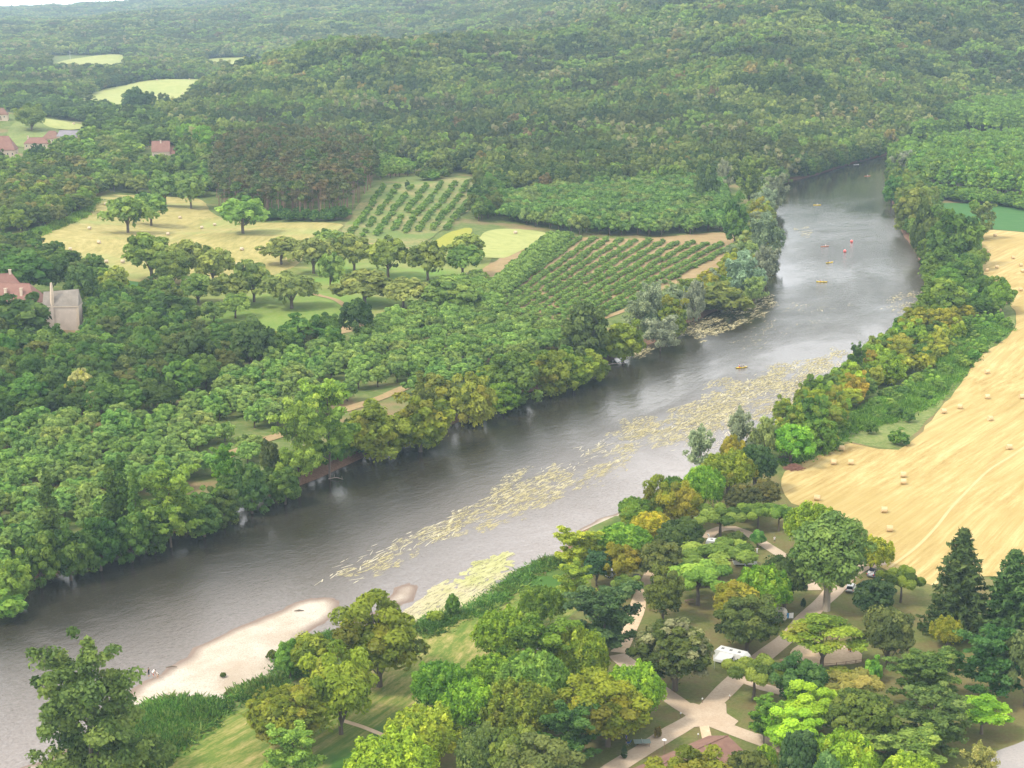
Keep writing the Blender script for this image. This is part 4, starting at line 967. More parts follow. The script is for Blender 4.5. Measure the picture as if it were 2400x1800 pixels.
 ('mid', 50, 590, 700, 120, (.032, .065, .024), 0, 'dark tree behind the big red roof'),
 ('mid', 120, 600, 690, 90, (.035, .065, .026), 0, 'dark tree behind the ruined wall'),
 ('mid', 190, 620, 725, 66, (.035, .065, .028), 0, 'dark tree right behind the ruined house'),
 # valley and village
 ('round', 75, 250, 308, 66, (.085, .125, .055), .1, 'large round tree on the village green'),
 ('mid', 88, 338, 382, 38, (.025, .05, .035), 0, 'dark blue-green tree between the village houses'),
 ('willow', 292, 305, 356, 58, (.13, .17, .10), 0, 'grey-green willow above the village woods'),
 ('round', 440, 292, 360, 56, (.07, .15, .035), 0, 'fresh green tree at the foot of the hill'),
 ('round', 487, 308, 378, 54, (.075, .16, .035), 0, 'bright green tree right of the lone house'),
 ('mid', 318, 205, 280, 60, (.03, .055, .03), 0, 'largest dark tree in front of the pale valley meadow'),
 ('mid', 352, 214, 268, 36, (.035, .06, .032), 0, 'dark tree at the right of the meadow clump'),
 ('mid', 295, 246, 292, 36, (.035, .06, .036), 0, 'small dark tree at the foot of the meadow clump'),
 ('airy', 380, 216, 265, 22, (.06, .085, .045), 0, 'thin ragged poplar against the pale meadow'),
 ('airy', 212, 222, 262, 40, (.055, .075, .04), 0, 'leaning tree at the left end of the pale meadow'),
 ('bush', 955, 425, 440, 10, DG, 0, 'tiny dark cypress on the hillside orchard'),
]
for q in T: tree_at(*q)

# ------------------------------------------------------------------ woods, plantations, orchard rows
def pinside(P, u, v): return inside(np.array(P, float), np.asarray(u), np.asarray(v))
def scatter(px, spacing, jitter=.4, avoid=True, hexa=True, rot=0.0, seed=1, zmin=None):
    """points on the ground inside a photo-space outline"""
    P = hpoly(px); a = np.array(P); c = a.mean(0); g = np.random.default_rng(seed); rad = np.abs(a - c).max() * 1.5
    k = np.arange(-rad, rad, spacing); gx, gy = np.meshgrid(k, k); gx = gx + (spacing / 2 if hexa else 0) * (np.arange(len(k)) % 2)[:, None]
    gx = gx.ravel(); gy = gy.ravel(); x = c[0] + gx * math.cos(rot) - gy * math.sin(rot) + g.uniform(-jitter, jitter, gx.size) * spacing
    y = c[1] + gx * math.sin(rot) + gy * math.cos(rot) + g.uniform(-jitter, jitter, gx.size) * spacing
    ok = inside(P, x, y); x, y = x[ok], y[ok]
    if len(x):
        ok = sdf(RIVER, x, y) > 2.5; x, y = x[ok], y[ok]
    return x, y, height(x, y)
CLEAR = [(0, 262, 70, 285), (0, 285, 200, 352), (0, 352, 60, 395), (335, 345, 425, 396), (100, 690, 208, 832), (0, 640, 100, 700), (110, 130, 300, 178), (480, 138, 625, 172), (255, 235, 440, 268), (1010, 535, 1110, 600)]
def cleared(x, y, z):
    u, v, d = project(x, y, z); k = np.zeros(len(x), bool)
    for a_, b_, c_, d_ in CLEAR: k |= (u > a_) & (u < c_) & (v > b_) & (v < d_)
    return k
FOREST_PROTOS = bpy.data.collections.new('forest_tree_kinds')      # never linked to the scene: only instanced
fk = []
def fproto(nm, me_, tm, w0, h0):
    b = bpy.data.objects.new(nm, me_); FOREST_PROTOS.objects.link(b); fk.append((w0, h0))
def reuse(me, mt, nm):
    m2 = me.copy(); m2.name = nm; m2.materials.clear(); m2.materials.append(mt); return m2
PROTO_SAVE = dict(PROTO)
for i, s_ in enumerate((201, 202, 203)):
    p_round(s_, kind='far', w0=11, h0=12, low=-.05, nl=16, cnt=50, size=.8, irr=.18, jit=.28, rr=(.26, .4), nin=3, lo=-.3, mt=M_FLEAF)
p_round(204, kind='far', w0=11, h0=12, low=-.05, nl=16, cnt=50, size=.8, irr=.18, jit=.28, rr=(.26, .4), nin=3, lo=-.3, mt=M_FLEAF_B)
for i, q in enumerate(PROTO['far']): fproto('forest_tree_%d' % i, *q)                        # 0..3
for i, q in enumerate(PROTO['mid'][:2]): fproto('forest_tree_%d' % (4 + i), reuse(q[0], M_FLEAF, 'crown'), *q[1:])   # 4,5 detailed
q = PROTO['walnut'][0]; fproto('forest_tree_6', reuse(q[0], M_FLEAF, 'crown'), *q[1:])
q = PROTO['sapling'][0]; fproto('forest_tree_7', reuse(q[0], M_FLEAF, 'crown'), *q[1:])
q = PROTO['poplar'][0]; fproto('forest_tree_8', reuse(q[0], M_FLEAF, 'crown'), *q[1:])
def tuft(seed):
    g = np.random.default_rng(seed); n = 90; x, y = g.normal(size=n) * .55, g.normal(size=n) * .55
    p = np.stack([x, y, np.zeros(n)], 1); d = np.stack([g.normal(size=n) * .35, g.normal(size=n) * .35, g.uniform(.9, 1.6, n)], 1)
    s = np.cross(d, g.normal(size=(n, 3))); s /= np.linalg.norm(s, axis=1)[:, None]; s *= .09
    V = np.stack([p - s, p + s, p + d + s * .2, p + d - s * .2], 1).reshape(-1, 3)
    return V, None, np.clip(.5 + .25 * g.normal(size=n), 0, 1), g.random(n)
fproto('forest_tree_9', leaf_mesh('grass_tuft', [tuft(5)], M_FLEAF), None, 1, 1)
def stuff(name, x, y, z, wid, hgt, idx, tint, label=None):
    """one object for a mass nobody could count: points that each carry one plant"""
    n = len(x); me = bpy.data.meshes.new(name); me.vertices.add(n)
    me.vertices.foreach_set('co', np.stack([x, y, z], 1).ravel())
    w0 = np.array([k[0] for k in fk])[idx]; h0 = np.array([k[1] for k in fk])[idx]
    g = np.random.default_rng(n)
    A_ = lambda nm, ty, arr, fld: me.attributes.new(nm, ty, 'POINT').data.foreach_set(fld, np.ascontiguousarray(arr).ravel())
    A_('scl', 'FLOAT_VECTOR', np.stack([wid / w0, wid / w0, hgt / h0], 1).astype(np.float32), 'vector')
    A_('rot', 'FLOAT_VECTOR', np.stack([g.normal(size=n) * .05, g.normal(size=n) * .05, g.random(n) * 6.28], 1).astype(np.float32), 'vector')
    A_('idx', 'INT', idx.astype(np.int32), 'value')
    tint = tint * np.array([*BRIGHT, 1])
    A_('tint', 'FLOAT_COLOR', tint.astype(np.float32), 'color')
    o = bpy.data.objects.new(name, me); COL.objects.link(o); o['kind'] = 'stuff'
    if label: o['label'] = label
    ng = bpy.data.node_groups.new(name, 'GeometryNodeTree')
    ng.interface.new_socket('Geometry', in_out='INPUT', socket_type='NodeSocketGeometry'); ng.interface.new_socket('Geometry', in_out='OUTPUT', socket_type='NodeSocketGeometry')
    nn = ng.nodes; gi = nn.new('NodeGroupInput'); go = nn.new('NodeGroupOutput'); ip = nn.new('GeometryNodeInstanceOnPoints'); ci = nn.new('GeometryNodeCollectionInfo')
    ci.inputs['Collection'].default_value = FOREST_PROTOS; ci.inputs['Separate Children'].default_value = True; ci.inputs['Reset Children'].default_value = True
    ip.inputs['Pick Instance'].default_value = True
    def na(nm, ty):
        k = nn.new('GeometryNodeInputNamedAttribute'); k.data_type = ty; k.inputs['Name'].default_value = nm; return k.outputs['Attribute']
    l = ng.links.new; l(gi.outputs[0], ip.inputs['Points']); l(ci.outputs[0], ip.inputs['Instance']); l(na('idx', 'INT'), ip.inputs['Instance Index'])
    l(na('rot', 'FLOAT_VECTOR'), ip.inputs['Rotation']); l(na('scl', 'FLOAT_VECTOR'), ip.inputs['Scale']); l(ip.outputs[0], go.inputs[0])
    md = o.modifiers.new('plants', 'NODES'); md.node_group = ng; return o
def lump(x, y, s, seed=0):
    """slow variation 0..1 over the land"""
    g = np.random.default_rng(seed); o = 0
    for k in range(5):
        a = g.random() * 6.28; f = (1 + k * .7) / s; o = o + np.sin((x * math.cos(a) + y * math.sin(a)) * f + g.random() * 6.28)
    return np.clip(.5 + o / 5, 0, 1)

# the wooded hills
FOREST = [(-900, -700), (3300, -700), (3300, 300), (2400, 262), (2330, 268), (2230, 292), (2160, 330), (2120, 350), (2040, 366), (1983, 384), (1907, 408), (1826, 432), (1780, 430), (1700, 430),
          (1600, 440), (1450, 448), (1300, 462), (1240, 480), (1180, 500), (1120, 505), (1125, 460), (1145, 425), (1080, 400), (1010, 415), (985, 385), (940, 378), (880, 352), (800, 350), (700, 360), (560, 372), (470, 390),
          (400, 345), (380, 285), (330, 262), (250, 262), (180, 245), (110, 240), (0, 250), (-900, 260)]
def build_forest():
    g = np.random.default_rng(3); xs, ys = [], []
    for y0, y1, sp in ((950, 1500, 6.3), (1500, 2200, 7.5), (2200, 3400, 10), (3400, 6500, 16), (6500, 9000, 30)):
        hw = y1 * .46 + 60
        X, Y = np.meshgrid(np.arange(-hw, hw, sp), np.arange(y0, y1, sp)); X = X.ravel() + g.uniform(-.45, .45, X.size) * sp; Y = Y.ravel() + g.uniform(-.45, .45, Y.size) * sp
        xs.append(X); ys.append(Y)
    x = np.concatenate(xs); y = np.concatenate(ys); z = height(x, y); u, v, d = project(x, y, z)
    ok = pinside(FOREST, u, v) & (np.abs(x) < y * .46)
    for P in FIELDS: ok &= ~inside(P, x, y)
    ok[ok] &= (np.where(y[ok] < 2200, 1, 0) == 0) | (sdf(RIVER, x[ok], y[ok]) > 2)
    # leave out what lies deep behind the ridges
    ok &= ~cleared(x, y, z); x, y, z, u, v, d = [k[ok] for k in (x, y, z, u, v, d)]
    vis = np.ones(len(x), bool); t0 = .97
    for k in np.linspace(.45, .985, 48):
        xx, yy = x * k, y * k; zl = H + (z + 14 - H) * k; vis &= zlook(xx, yy) < zl + 6
    x, y, z, u, v = [k[vis] for k in (x, y, z, u, v)]
    n = len(x); print('forest trees', n)
    a = lump(x, y, 95, 1); b = lump(x, y, 38, 2); c = g.random(n)
    col = np.empty((n, 4)); base = np.array([.062, .086, .036])
    col[:, :3] = base * (1 + .95 * (a[:, None] - .5))
    fresh = (b > .68) & (c > .35); col[fresh, :3] = [.070, .120, .036]
    dark = (b < .4) & (c > .3); col[dark, :3] = [.034, .06, .027]
    farm = y > 2350; col[farm, :3] = col[farm, :3] * [1.2, 1.12, 1.2]  # distance haze painted into the tint: far trees made paler
    dry = (c < .02) & (a > .4); col[dry, :3] = [.11, .10, .05]
    br_ = (c > .994); col[br_, :3] = [.085, .07, .05]
    col[:, :3] *= (1 + .13 * g.normal(size=(n, 1))).clip(.5, 1.6)
    col[:, 3] = 0
    idx = g.integers(0, 3, n); near = y < 1550; idx[near] = g.integers(4, 6, near.sum())
    bl = ((c > .1) & (c < .106)) | ((lump(x, y, 60, 9) > .82) & (c < .3)); idx[bl] = 3; col[bl, 3] = .5
    sp = np.where(y < 1500, 6.3, np.where(y < 2200, 7.5, np.where(y < 3400, 10, np.where(y < 6500, 16, 30))))
    wid = sp * g.uniform(1.05, 2.15, n) ; hgt = np.clip(wid * .95, 6, 22) * g.uniform(.75, 1.4, n) + np.where(near, 2, 0)
    hgt = np.minimum(hgt, 19)
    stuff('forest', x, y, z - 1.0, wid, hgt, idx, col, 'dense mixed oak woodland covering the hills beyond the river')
build_forest()

def whereabouts(x, y, i, sel, far=True):
    """which third of its stand a plant is in, seen from the camera"""
    xs, ys = x[sel], y[sel]; a, b = np.argsort(np.argsort(xs / ys)), np.argsort(np.argsort(ys)); n = max(1, len(sel))
    k = int(np.where(sel == i)[0][0]); p, q = a[k] / n, b[k] / n
    return ', ' + ('front' if q < .34 else 'middle' if q < .67 else 'rear') + (' left' if p < .34 else ' centre' if p < .67 else ' right') + ' part'
THIN = [(500, 1030), (620, 945), (760, 900), (900, 885), (970, 915), (880, 985), (740, 1035), (620, 1075), (520, 1100)]
def wood(px, spacing, kinds, tints, wr, hr, name, label, group, seed=1, acc=0.0, cap=300, simple_=False, jitter=.4, rot=0.0, sidx=(4, 5), avoid_fields=False):
    """individually built trees inside an outline; beyond the nearest `cap` the rest become one mass"""
    x, y, z = scatter(px, spacing, jitter, rot=rot, seed=seed)
    if avoid_fields:
        ok = np.ones(len(x), bool)
        for P in avoid_fields: ok &= ~inside(P, x, y)
        x, y, z = x[ok], y[ok], z[ok]
    ok = ~cleared(x, y, z)
    if seed == 21:
        u, v, d = project(x, y, z); ok &= ~(pinside(THIN, u, v) & (np.random.default_rng(5).random(len(x)) < .55))
        ok &= segdist([hit(*k) for k in [(500, 1080), (600, 1040), (740, 985), (830, 955), (960, 905)]], x, y, False) > 5
    x, y, z = x[ok], y[ok], z[ok]
    g = np.random.default_rng(seed + 50); o = np.argsort(np.hypot(x, y)); x, y, z = x[o], y[o], z[o]; n = len(x); tt = np.array(tints)
    u, v, d = project(x, y, z); infr = (u > -150) & (u < 2550) & (v < 1950)
    first = np.where(infr)[0][:cap]; rest = np.setdiff1d(np.arange(n), first)
    ww = g.uniform(*wr, n); hh = g.uniform(*hr, n) * (ww / np.mean(wr)) ** .5; ti = g.integers(0, len(tt), n); ac = np.where(g.random(n) < .25, acc, 0)
    for i in first:
        put_tree(kinds[int(g.integers(0, len(kinds)))], float(x[i]), float(y[i]), float(z[i]), float(ww[i]), float(hh[i]), tuple(tt[ti[i]]), float(ac[i]), label + (whereabouts(x, y, i, first) if len(first) > 12 else ''), group, simple_)
    if len(rest):
        stuff(name, x[rest], y[rest], z[rest], ww[rest], hh[rest], np.array(sidx)[g.integers(0, len(sidx), len(rest))], np.concatenate([tt[ti[rest]] * (1 + .12 * g.normal(size=(len(rest), 1))).clip(.6, 1.4), ac[rest, None]], 1), label)
    print(name, n, len(first))
    return x, y

wood([(-60, 1075), (60, 1010), (150, 985), (300, 1000), (440, 965), (540, 900), (640, 860), (800, 830), (900, 770), (960, 745), (1010, 690), (1120, 655), (1140, 690), (1210, 770), (1310, 790), (1330, 820), (1200, 860), (1080, 900),
      (960, 940), (860, 970), (760, 1010), (660, 1055), (560, 1095), (440, 1150), (330, 1190), (200, 1250), (60, 1320), (-60, 1370)], 7.2, ['walnut'],
     [(.075, .135, .055), (.085, .15, .06), (.068, .125, .05), (.09, .15, .062), (.092, .14, .062)], (6.0, 8.6), (4.8, 7), 'walnut_plantation', 'green walnut tree in the dense plantation along the far river bank', 'walnut trees of the far bank plantation', 21, rot=R(30), jitter=.22, sidx=(6,), cap=190)
DARKT = [(.03, .06, .022), (.038, .075, .025), (.045, .095, .028), (.055, .10, .03), (.05, .07, .03)]
wood([(-60, 750), (60, 780), (200, 770), (260, 725), (400, 735), (460, 808), (640, 818), (760, 815), (800, 830), (700, 840), (560, 880), (500, 915), (430, 955), (300, 1000), (150, 980), (60, 1005), (-60, 1060)], 8.2, ['mid', 'round'],
     DARKT, (8, 12), (7, 11.5), 'grove', 'dark green tree in the grove strip below the ruined house', 'trees of the grove strip', 22, cap=100)
wood([(215, 620), (260, 690), (400, 700), (440, 760), (380, 790), (250, 760), (205, 720)], 8.0, ['mid', 'round'], [(.06, .11, .03), (.05, .095, .03), (.07, .12, .035), (.035, .065, .025)], (7, 10), (6, 9), 'grove', 'mid-green tree between the ruined house and the orchard', 'trees beside the ruined house', 23, cap=30)
wood([(-60, 560), (90, 590), (160, 610), (205, 640), (210, 700), (190, 690), (90, 650), (-60, 640)], 8.0, ['mid'], DARKT, (7, 10), (6, 9), 'grove', 'dark tree behind the ruined house at the hay field edge', 'trees behind the ruined house', 24, cap=25)
wood([(-60, 400), (80, 405), (150, 390), (230, 420), (235, 455), (195, 500), (100, 545), (50, 555), (-60, 540)], 8.2, ['mid', 'round'], [(.085, .14, .04), (.06, .10, .035), (.05, .075, .035), (.045, .07, .035), (.10, .105, .06)], (8, 13), (8, 12), 'grove', 'mixed tree in the wood at the left of the hay field', 'trees of the wood left of the hay field', 25, cap=60)
wood([(200, 330), (330, 345), (420, 360), (480, 372), (520, 400), (500, 450), (470, 458), (420, 455), (300, 450), (235, 450), (215, 420), (110, 385), (130, 360)], 8.8, ['mid', 'round', 'walnut'], [(.075, .135, .045), (.065, .12, .04), (.085, .135, .05), (.09, .12, .06), (.05, .085, .035)], (9, 13), (8, 11), 'grove', 'leafy green tree between the village and the hay field', 'trees between village and hay field', 26, cap=60)
wood([(-60, 345), (60, 360), (110, 385), (-60, 400)], 9, ['mid'], DARKT, (8, 11), (7, 10), 'grove', 'dark garden tree below the village houses', 'garden trees below the village', 27, cap=10)
VB = [(-60, 240), (100, 240), (200, 258), (330, 265), (380, 280), (410, 350), (330, 340), (200, 325), (215, 300), (120, 275), (-60, 275)]
wood(VB, 9.5, ['mid'], [(.04, .07, .035), (.055, .10, .04), (.035, .06, .03), (.07, .12, .05)], (9, 14), (9, 13), 'grove', 'tree in the valley wood around the village', 'trees of the valley wood', 28, avoid_fields=FIELDS, cap=25)
wood([(500, 455), (505, 400), (560, 372), (700, 360), (800, 362), (865, 385), (878, 430), (850, 475), (815, 515), (760, 517), (600, 512), (520, 505)], 6.6, ['pine'], [(.058, .075, .055), (.068, .075, .05), (.05, .078, .04), (.078, .072, .06)], (6, 8.5), (17, 21), 'pine_wood', 'brownish pine with a bare trunk in the pine wood', 'pines of the brown pine wood', 29, sidx=(8,), cap=220)
wood([(530, 495), (620, 507), (760, 512), (815, 508), (815, 518), (760, 521), (600, 517), (525, 508)], 4.5, ['bush'], [(.03, .07, .025), (.04, .085, .03)], (4, 7), (4, 7), 'undergrowth', 'dark green bush at the foot of the pine wood', 'bushes below the pine wood', 30, cap=0)
wood([(800, 372), (880, 368), (960, 395), (985, 410), (930, 420), (890, 430), (880, 400), (850, 390)], 8, ['walnut'], [(.085, .15, .05), (.075, .135, .045)], (6, 8), (6, 8), 'orchard', 'light green walnut on the slope behind the pine wood', 'walnuts behind the pine wood', 31)
wood([(1160, 475), (1250, 465), (1400, 440), (1560, 432), (1690, 440), (1700, 500), (1690, 545), (1580, 552), (1480, 556), (1330, 548), (1250, 530), (1170, 515)], 7.6, ['walnut'], [(.06, .12, .05), (.07, .135, .055), (.055, .11, .045), (.085, .125, .06)], (8, 11), (7.5, 10), 'walnut_orchard', 'walnut tree in the orchard below the wooded hill', 'walnuts of the orchard below the hill', 32, sidx=(6,), rot=R(15), jitter=.2, cap=60)
wood([(1110, 505), (1120, 440), (1150, 425), (1190, 450), (1180, 490), (1130, 530), (1095, 520)], 8, ['mid', 'round'], DARKT, (8, 12), (9, 13), 'grove', 'dark tree at the wood corner above the hay terrace', 'trees of the wood corner', 33)
wood([(985, 425), (1000, 405), (1040, 400), (1060, 415), (1020, 425)], 6, ['bush'], DARKT, (5, 8), (4, 6), 'scrub', 'dark scrub bush at the top of the hillside orchard', 'scrub at the hillside orchard top', 34, cap=0)
# poplar plantation beyond the near bank
for i, (a_, lab) in enumerate((([(2085, 400), (2110, 430), (2200, 455), (2330, 470), (2480, 490), (2480, 430), (2330, 420), (2200, 405), (2130, 380)], 'poplar in the front rows of the riverside plantation'),
                               ([(2130, 345), (2200, 385), (2330, 405), (2480, 420), (2480, 345), (2330, 338), (2200, 328), (2150, 325)], 'poplar in the middle block of the riverside plantation'),
                               ([(2210, 300), (2300, 315), (2480, 325), (2480, 262), (2330, 268), (2240, 285)], 'poplar in the farthest block of the riverside plantation'))):
    wood(a_, 7.2, ['poplar'], [(.09, .16, .05), (.085, .15, .045), (.10, .17, .055)], (6.5, 8.5), (16, 19), 'poplar_plantation', lab, lab.replace('poplar in', 'poplars of'), 40 + i, rot=R(20), jitter=.12, sidx=(8,), cap=(150, 90, 0)[i])
# shrubby near bank
SH = [(.07, .13, .025), (.10, .15, .022), (.05, .10, .028), (.125, .15, .022), (.045, .09, .03), (.13, .15, .03)]
wood([(2180, 715), (2235, 720), (2290, 745), (2250, 790), (2180, 870), (2110, 905), (2030, 930), (1985, 985), (1930, 1020), (1890, 1010), (1935, 935), (2000, 880), (2050, 845), (2100, 805), (2140, 765)], 6.6, ['round', 'bush', 'mid'], SH, (5, 8.5), (4.5, 7.5), 'scrub',
     'yellow-green bank tree in the thicket along the near bank', 'thicket trees along the near bank', 50, acc=.3, cap=110)
wood([(1800, 1045), (1850, 1000), (1925, 955), (1960, 960), (1985, 990), (1945, 1040), (1870, 1085), (1830, 1090)], 6.0, ['round', 'bush'], SH[:5], (5, 9), (4.5, 8), 'scrub', 'green bank tree in the thicket near the brush pile', 'thicket trees near the brush pile', 51, acc=.3)
wood([(2250, 760), (2300, 740), (2345, 735), (2370, 755), (2340, 800), (2280, 850), (2230, 895), (2170, 945), (2110, 950), (2050, 985), (2020, 985), (2040, 935), (2120, 905), (2190, 870)], 5.6, ['bush'], [(.06, .12, .035), (.07, .135, .04), (.05, .10, .035), (.08, .145, .04)], (2.8, 5.2), (1.8, 3.6), 'scrub',
     'green bush in the rough scrub beside the stubble field', 'scrub bushes beside the stubble field', 52, cap=110)
wood([(2150, 600), (2165, 560), (2200, 545), (2280, 560), (2285, 600), (2290, 680), (2335, 720), (2360, 745), (2280, 745), (2200, 725), (2170, 690), (2165, 640)], 7.5, ['mid', 'round'], [(.045, .09, .026), (.055, .11, .028), (.075, .125, .028)], (7, 11), (7, 11), 'scrub', 'bank tree in the belt between river and stubble', 'trees of the upstream near bank belt', 53)
wood([(2070, 400), (2120, 390), (2150, 440), (2190, 490), (2200, 545), (2150, 560), (2115, 530), (2092, 470)], 7.5, ['mid', 'round'], [(.055, .10, .03), (.045, .085, .028), (.08, .12, .03)], (7, 10), (8, 11), 'scrub', 'tree of the upstream near bank in front of the poplars', 'upstream near bank trees', 54)
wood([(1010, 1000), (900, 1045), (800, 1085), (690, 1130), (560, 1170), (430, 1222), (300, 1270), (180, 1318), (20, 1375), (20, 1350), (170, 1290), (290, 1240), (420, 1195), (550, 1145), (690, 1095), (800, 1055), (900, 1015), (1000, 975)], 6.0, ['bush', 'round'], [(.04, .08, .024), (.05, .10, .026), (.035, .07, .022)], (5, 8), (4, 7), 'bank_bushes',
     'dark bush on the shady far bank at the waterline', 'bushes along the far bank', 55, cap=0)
wood([(1100, 955), (1230, 905), (1330, 875), (1420, 835), (1440, 815), (1340, 845), (1230, 870), (1100, 915)], 6.0, ['bush', 'round'], [(.055, .10, .024), (.08, .12, .022), (.05, .10, .026)], (5, 8), (4, 7), 'bank_bushes', 'green bush under the yellow-green far bank trees', 'bushes of the middle far bank', 56, acc=.3, cap=0)
wood([(1510, 795), (1610, 745), (1680, 715), (1790, 665), (1810, 610), (1805, 520), (1820, 440), (1770, 440), (1755, 520), (1730, 590), (1700, 640), (1600, 700), (1500, 745)], 8, ['willow', 'round', 'bush'], [(.11, .15, .08), (.08, .12, .03), (.14, .18, .11), (.12, .14, .025)], (7, 10), (6, 9), 'bank_bushes', 'willow scrub along the upstream far bank', 'willow scrub of the far bank', 57)
wood([(1830, 436), (1907, 414), (1983, 392), (2040, 374), (2050, 362), (1980, 378), (1900, 398), (1830, 418)], 6, ['mid'], [(.06, .10, .035), (.05, .085, .03)], (9, 13), (7, 10), 'bank_bushes', 'tree at the foot of the wooded slope over the dark water', 'trees at the foot of the wooded slope', 58)
wood([(1440, 1290), (1500, 1240), (1600, 1190), (1650, 1140), (1640, 1120), (1540, 1190), (1460, 1240), (1400, 1290)], 7, ['round', 'shoots'], [(.09, .15, .025), (.06, .11, .025)], (6, 9), (5, 7.5), 'bank_bushes', 'green undergrowth tree between shore and campsite', 'undergrowth between shore and campsite', 59)

wood([(2130, 425), (2200, 455), (2330, 472), (2480, 490), (2480, 505), (2330, 486), (2200, 470), (2125, 440)], 5.5, ['bush'], [(.055, .11, .035), (.07, .13, .035)], (6, 9), (5, 8), 'scrub', 'green bush at the foot of the front poplars by the bean field', 'bushes below the front poplars', 60, cap=0)
# trees and bushes right on the waterline
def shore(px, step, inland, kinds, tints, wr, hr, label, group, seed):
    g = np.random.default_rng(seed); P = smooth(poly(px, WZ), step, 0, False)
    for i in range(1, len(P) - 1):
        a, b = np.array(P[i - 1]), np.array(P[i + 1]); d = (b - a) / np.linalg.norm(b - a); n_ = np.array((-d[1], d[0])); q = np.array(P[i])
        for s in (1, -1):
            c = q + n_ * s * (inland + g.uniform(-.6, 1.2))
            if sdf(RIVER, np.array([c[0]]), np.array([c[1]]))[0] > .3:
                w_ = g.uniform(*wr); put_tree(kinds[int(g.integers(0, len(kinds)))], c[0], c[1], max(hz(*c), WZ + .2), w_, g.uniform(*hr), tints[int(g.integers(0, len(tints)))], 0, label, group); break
FB = [p for p in FAR_BANK if p[0] >= 0]

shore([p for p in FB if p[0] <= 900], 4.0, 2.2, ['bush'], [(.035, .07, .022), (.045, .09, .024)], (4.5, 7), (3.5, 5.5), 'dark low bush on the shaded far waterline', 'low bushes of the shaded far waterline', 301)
shore([p for p in FB if 850 <= p[0] <= 1500], 5.5, 2.2, ['bush'], [(.055, .10, .024), (.08, .12, .022), (.045, .085, .024)], (5, 7.5), (3.5, 6), 'green low bush on the middle far waterline', 'low bushes of the middle far waterline', 302)
shore([p for p in FB if 1552 <= p[0] <= 1835], 7, 2.5, ['bush', 'bank'], [(.10, .13, .06), (.07, .10, .03)], (6, 9), (4, 7), 'greyish bush on the upstream far waterline', 'bushes of the upstream far waterline', 303)
shore([(1826, 436), (1907, 412), (1983, 388), (2040, 372), (2110, 358), (2250, 345)], 7, 3, ['bank'], [(.045, .08, .028), (.055, .095, .03)], (9, 12), (8, 12), 'dark tree overhanging the water below the wooded slope', 'waterline trees below the wooded slope', 304)
shore([(1826, 436), (1907, 412), (1983, 388), (2040, 372), (2110, 358)], 4.5, 1.0, ['bush'], [(.04, .07, .026), (.05, .085, .028)], (6, 8), (4.5, 6.5), 'low dark bush drooping into the water below the wooded slope', 'waterline bushes below the wooded slope', 306)
shore([p for p in NEAR_BANK if 1780 <= p[0] <= 2185 and 395 < p[1] < 1020], 7, 3, ['bank', 'bush'], [(.05, .095, .026), (.08, .12, .024), (.06, .11, .026)], (6, 9), (5, 8), 'leafy bush on the near waterline', 'bushes of the near waterline', 305)

# rows of young walnuts
def rows(A0, A1, B0, B1, n, step, wr, hr, tints, name, label, group, cap=300, gap=.12, seed=1):
    """n rows between the row A0-A1 and the row B0-B1 (photo points)"""
    g = np.random.default_rng(seed); a0, a1, b0, b1 = [np.array(hit(*k)) for k in (A0, A1, B0, B1)]; X, Y = [], []
    for i in range(n):
        f = i / (n - 1); s = a0 + (b0 - a0) * f; e = a1 + (b1 - a1) * f; Ln = np.linalg.norm(e - s)
        for k in np.arange(0, Ln, step):
            if g.random() < gap: continue
            p = s + (e - s) * (k / Ln); X.append(p[0] + g.normal() * .35); Y.append(p[1] + g.normal() * .7)
    X, Y = np.array(X), np.array(Y); Z = height(X, Y); o = np.argsort(np.hypot(X, Y)); X, Y, Z = X[o], Y[o], Z[o]
    ok = sdf(RIVER, X, Y) > 4; X, Y, Z = X[ok], Y[ok], Z[ok]; m = len(X); tt = np.array(tints); ww = g.uniform(*wr, m); hh = g.uniform(*hr, m); ti = g.integers(0, len(tt), m)
    sel = np.arange(min(cap, m))
    for i in range(min(cap, m)): put_tree('sapling', float(X[i]), float(Y[i]), float(Z[i]), float(ww[i]), float(hh[i]), tuple(tt[ti[i]]), 0, label + whereabouts(X, Y, i, sel), group, True)
    if m > cap:
        r = np.arange(cap, m); stuff(name, X[r], Y[r], Z[r], ww[r], hh[r], np.full(len(r), 7), np.concatenate([tt[ti[r]], np.zeros((len(r), 1))], 1), label)
    print(name, m)
YOUNG = [(.08, .135, .055), (.09, .15, .065), (.07, .12, .05)]
rows((1105, 735), (1330, 556), (1320, 790), (1725, 575), 13, 1.9, (1.9, 3.2), (1.2, 2.2), YOUNG, 'young_orchard_rows', 'young walnut bush in the long rows of the bare soil field', 'young walnuts of the row field', cap=220, seed=61)
rows((1090, 735), (1290, 562), (1120, 748), (1335, 560), 4, 2.2, (3.4, 5.2), (3, 4.4), YOUNG, 'orchard_row_end', 'larger young walnut at the left side of the row field', 'larger walnuts left of the row field', cap=60, seed=62)
rows((815, 560), (900, 440), (1045, 540), (1130, 428), 8, 4.4, (2.2, 3.8), (1.8, 3.2), [(.08, .14, .045), (.06, .115, .04)], 'hillside_saplings', 'small walnut in the sloping orchard below the pine wood', 'walnuts of the sloping orchard', cap=40, gap=.25, seed=63)

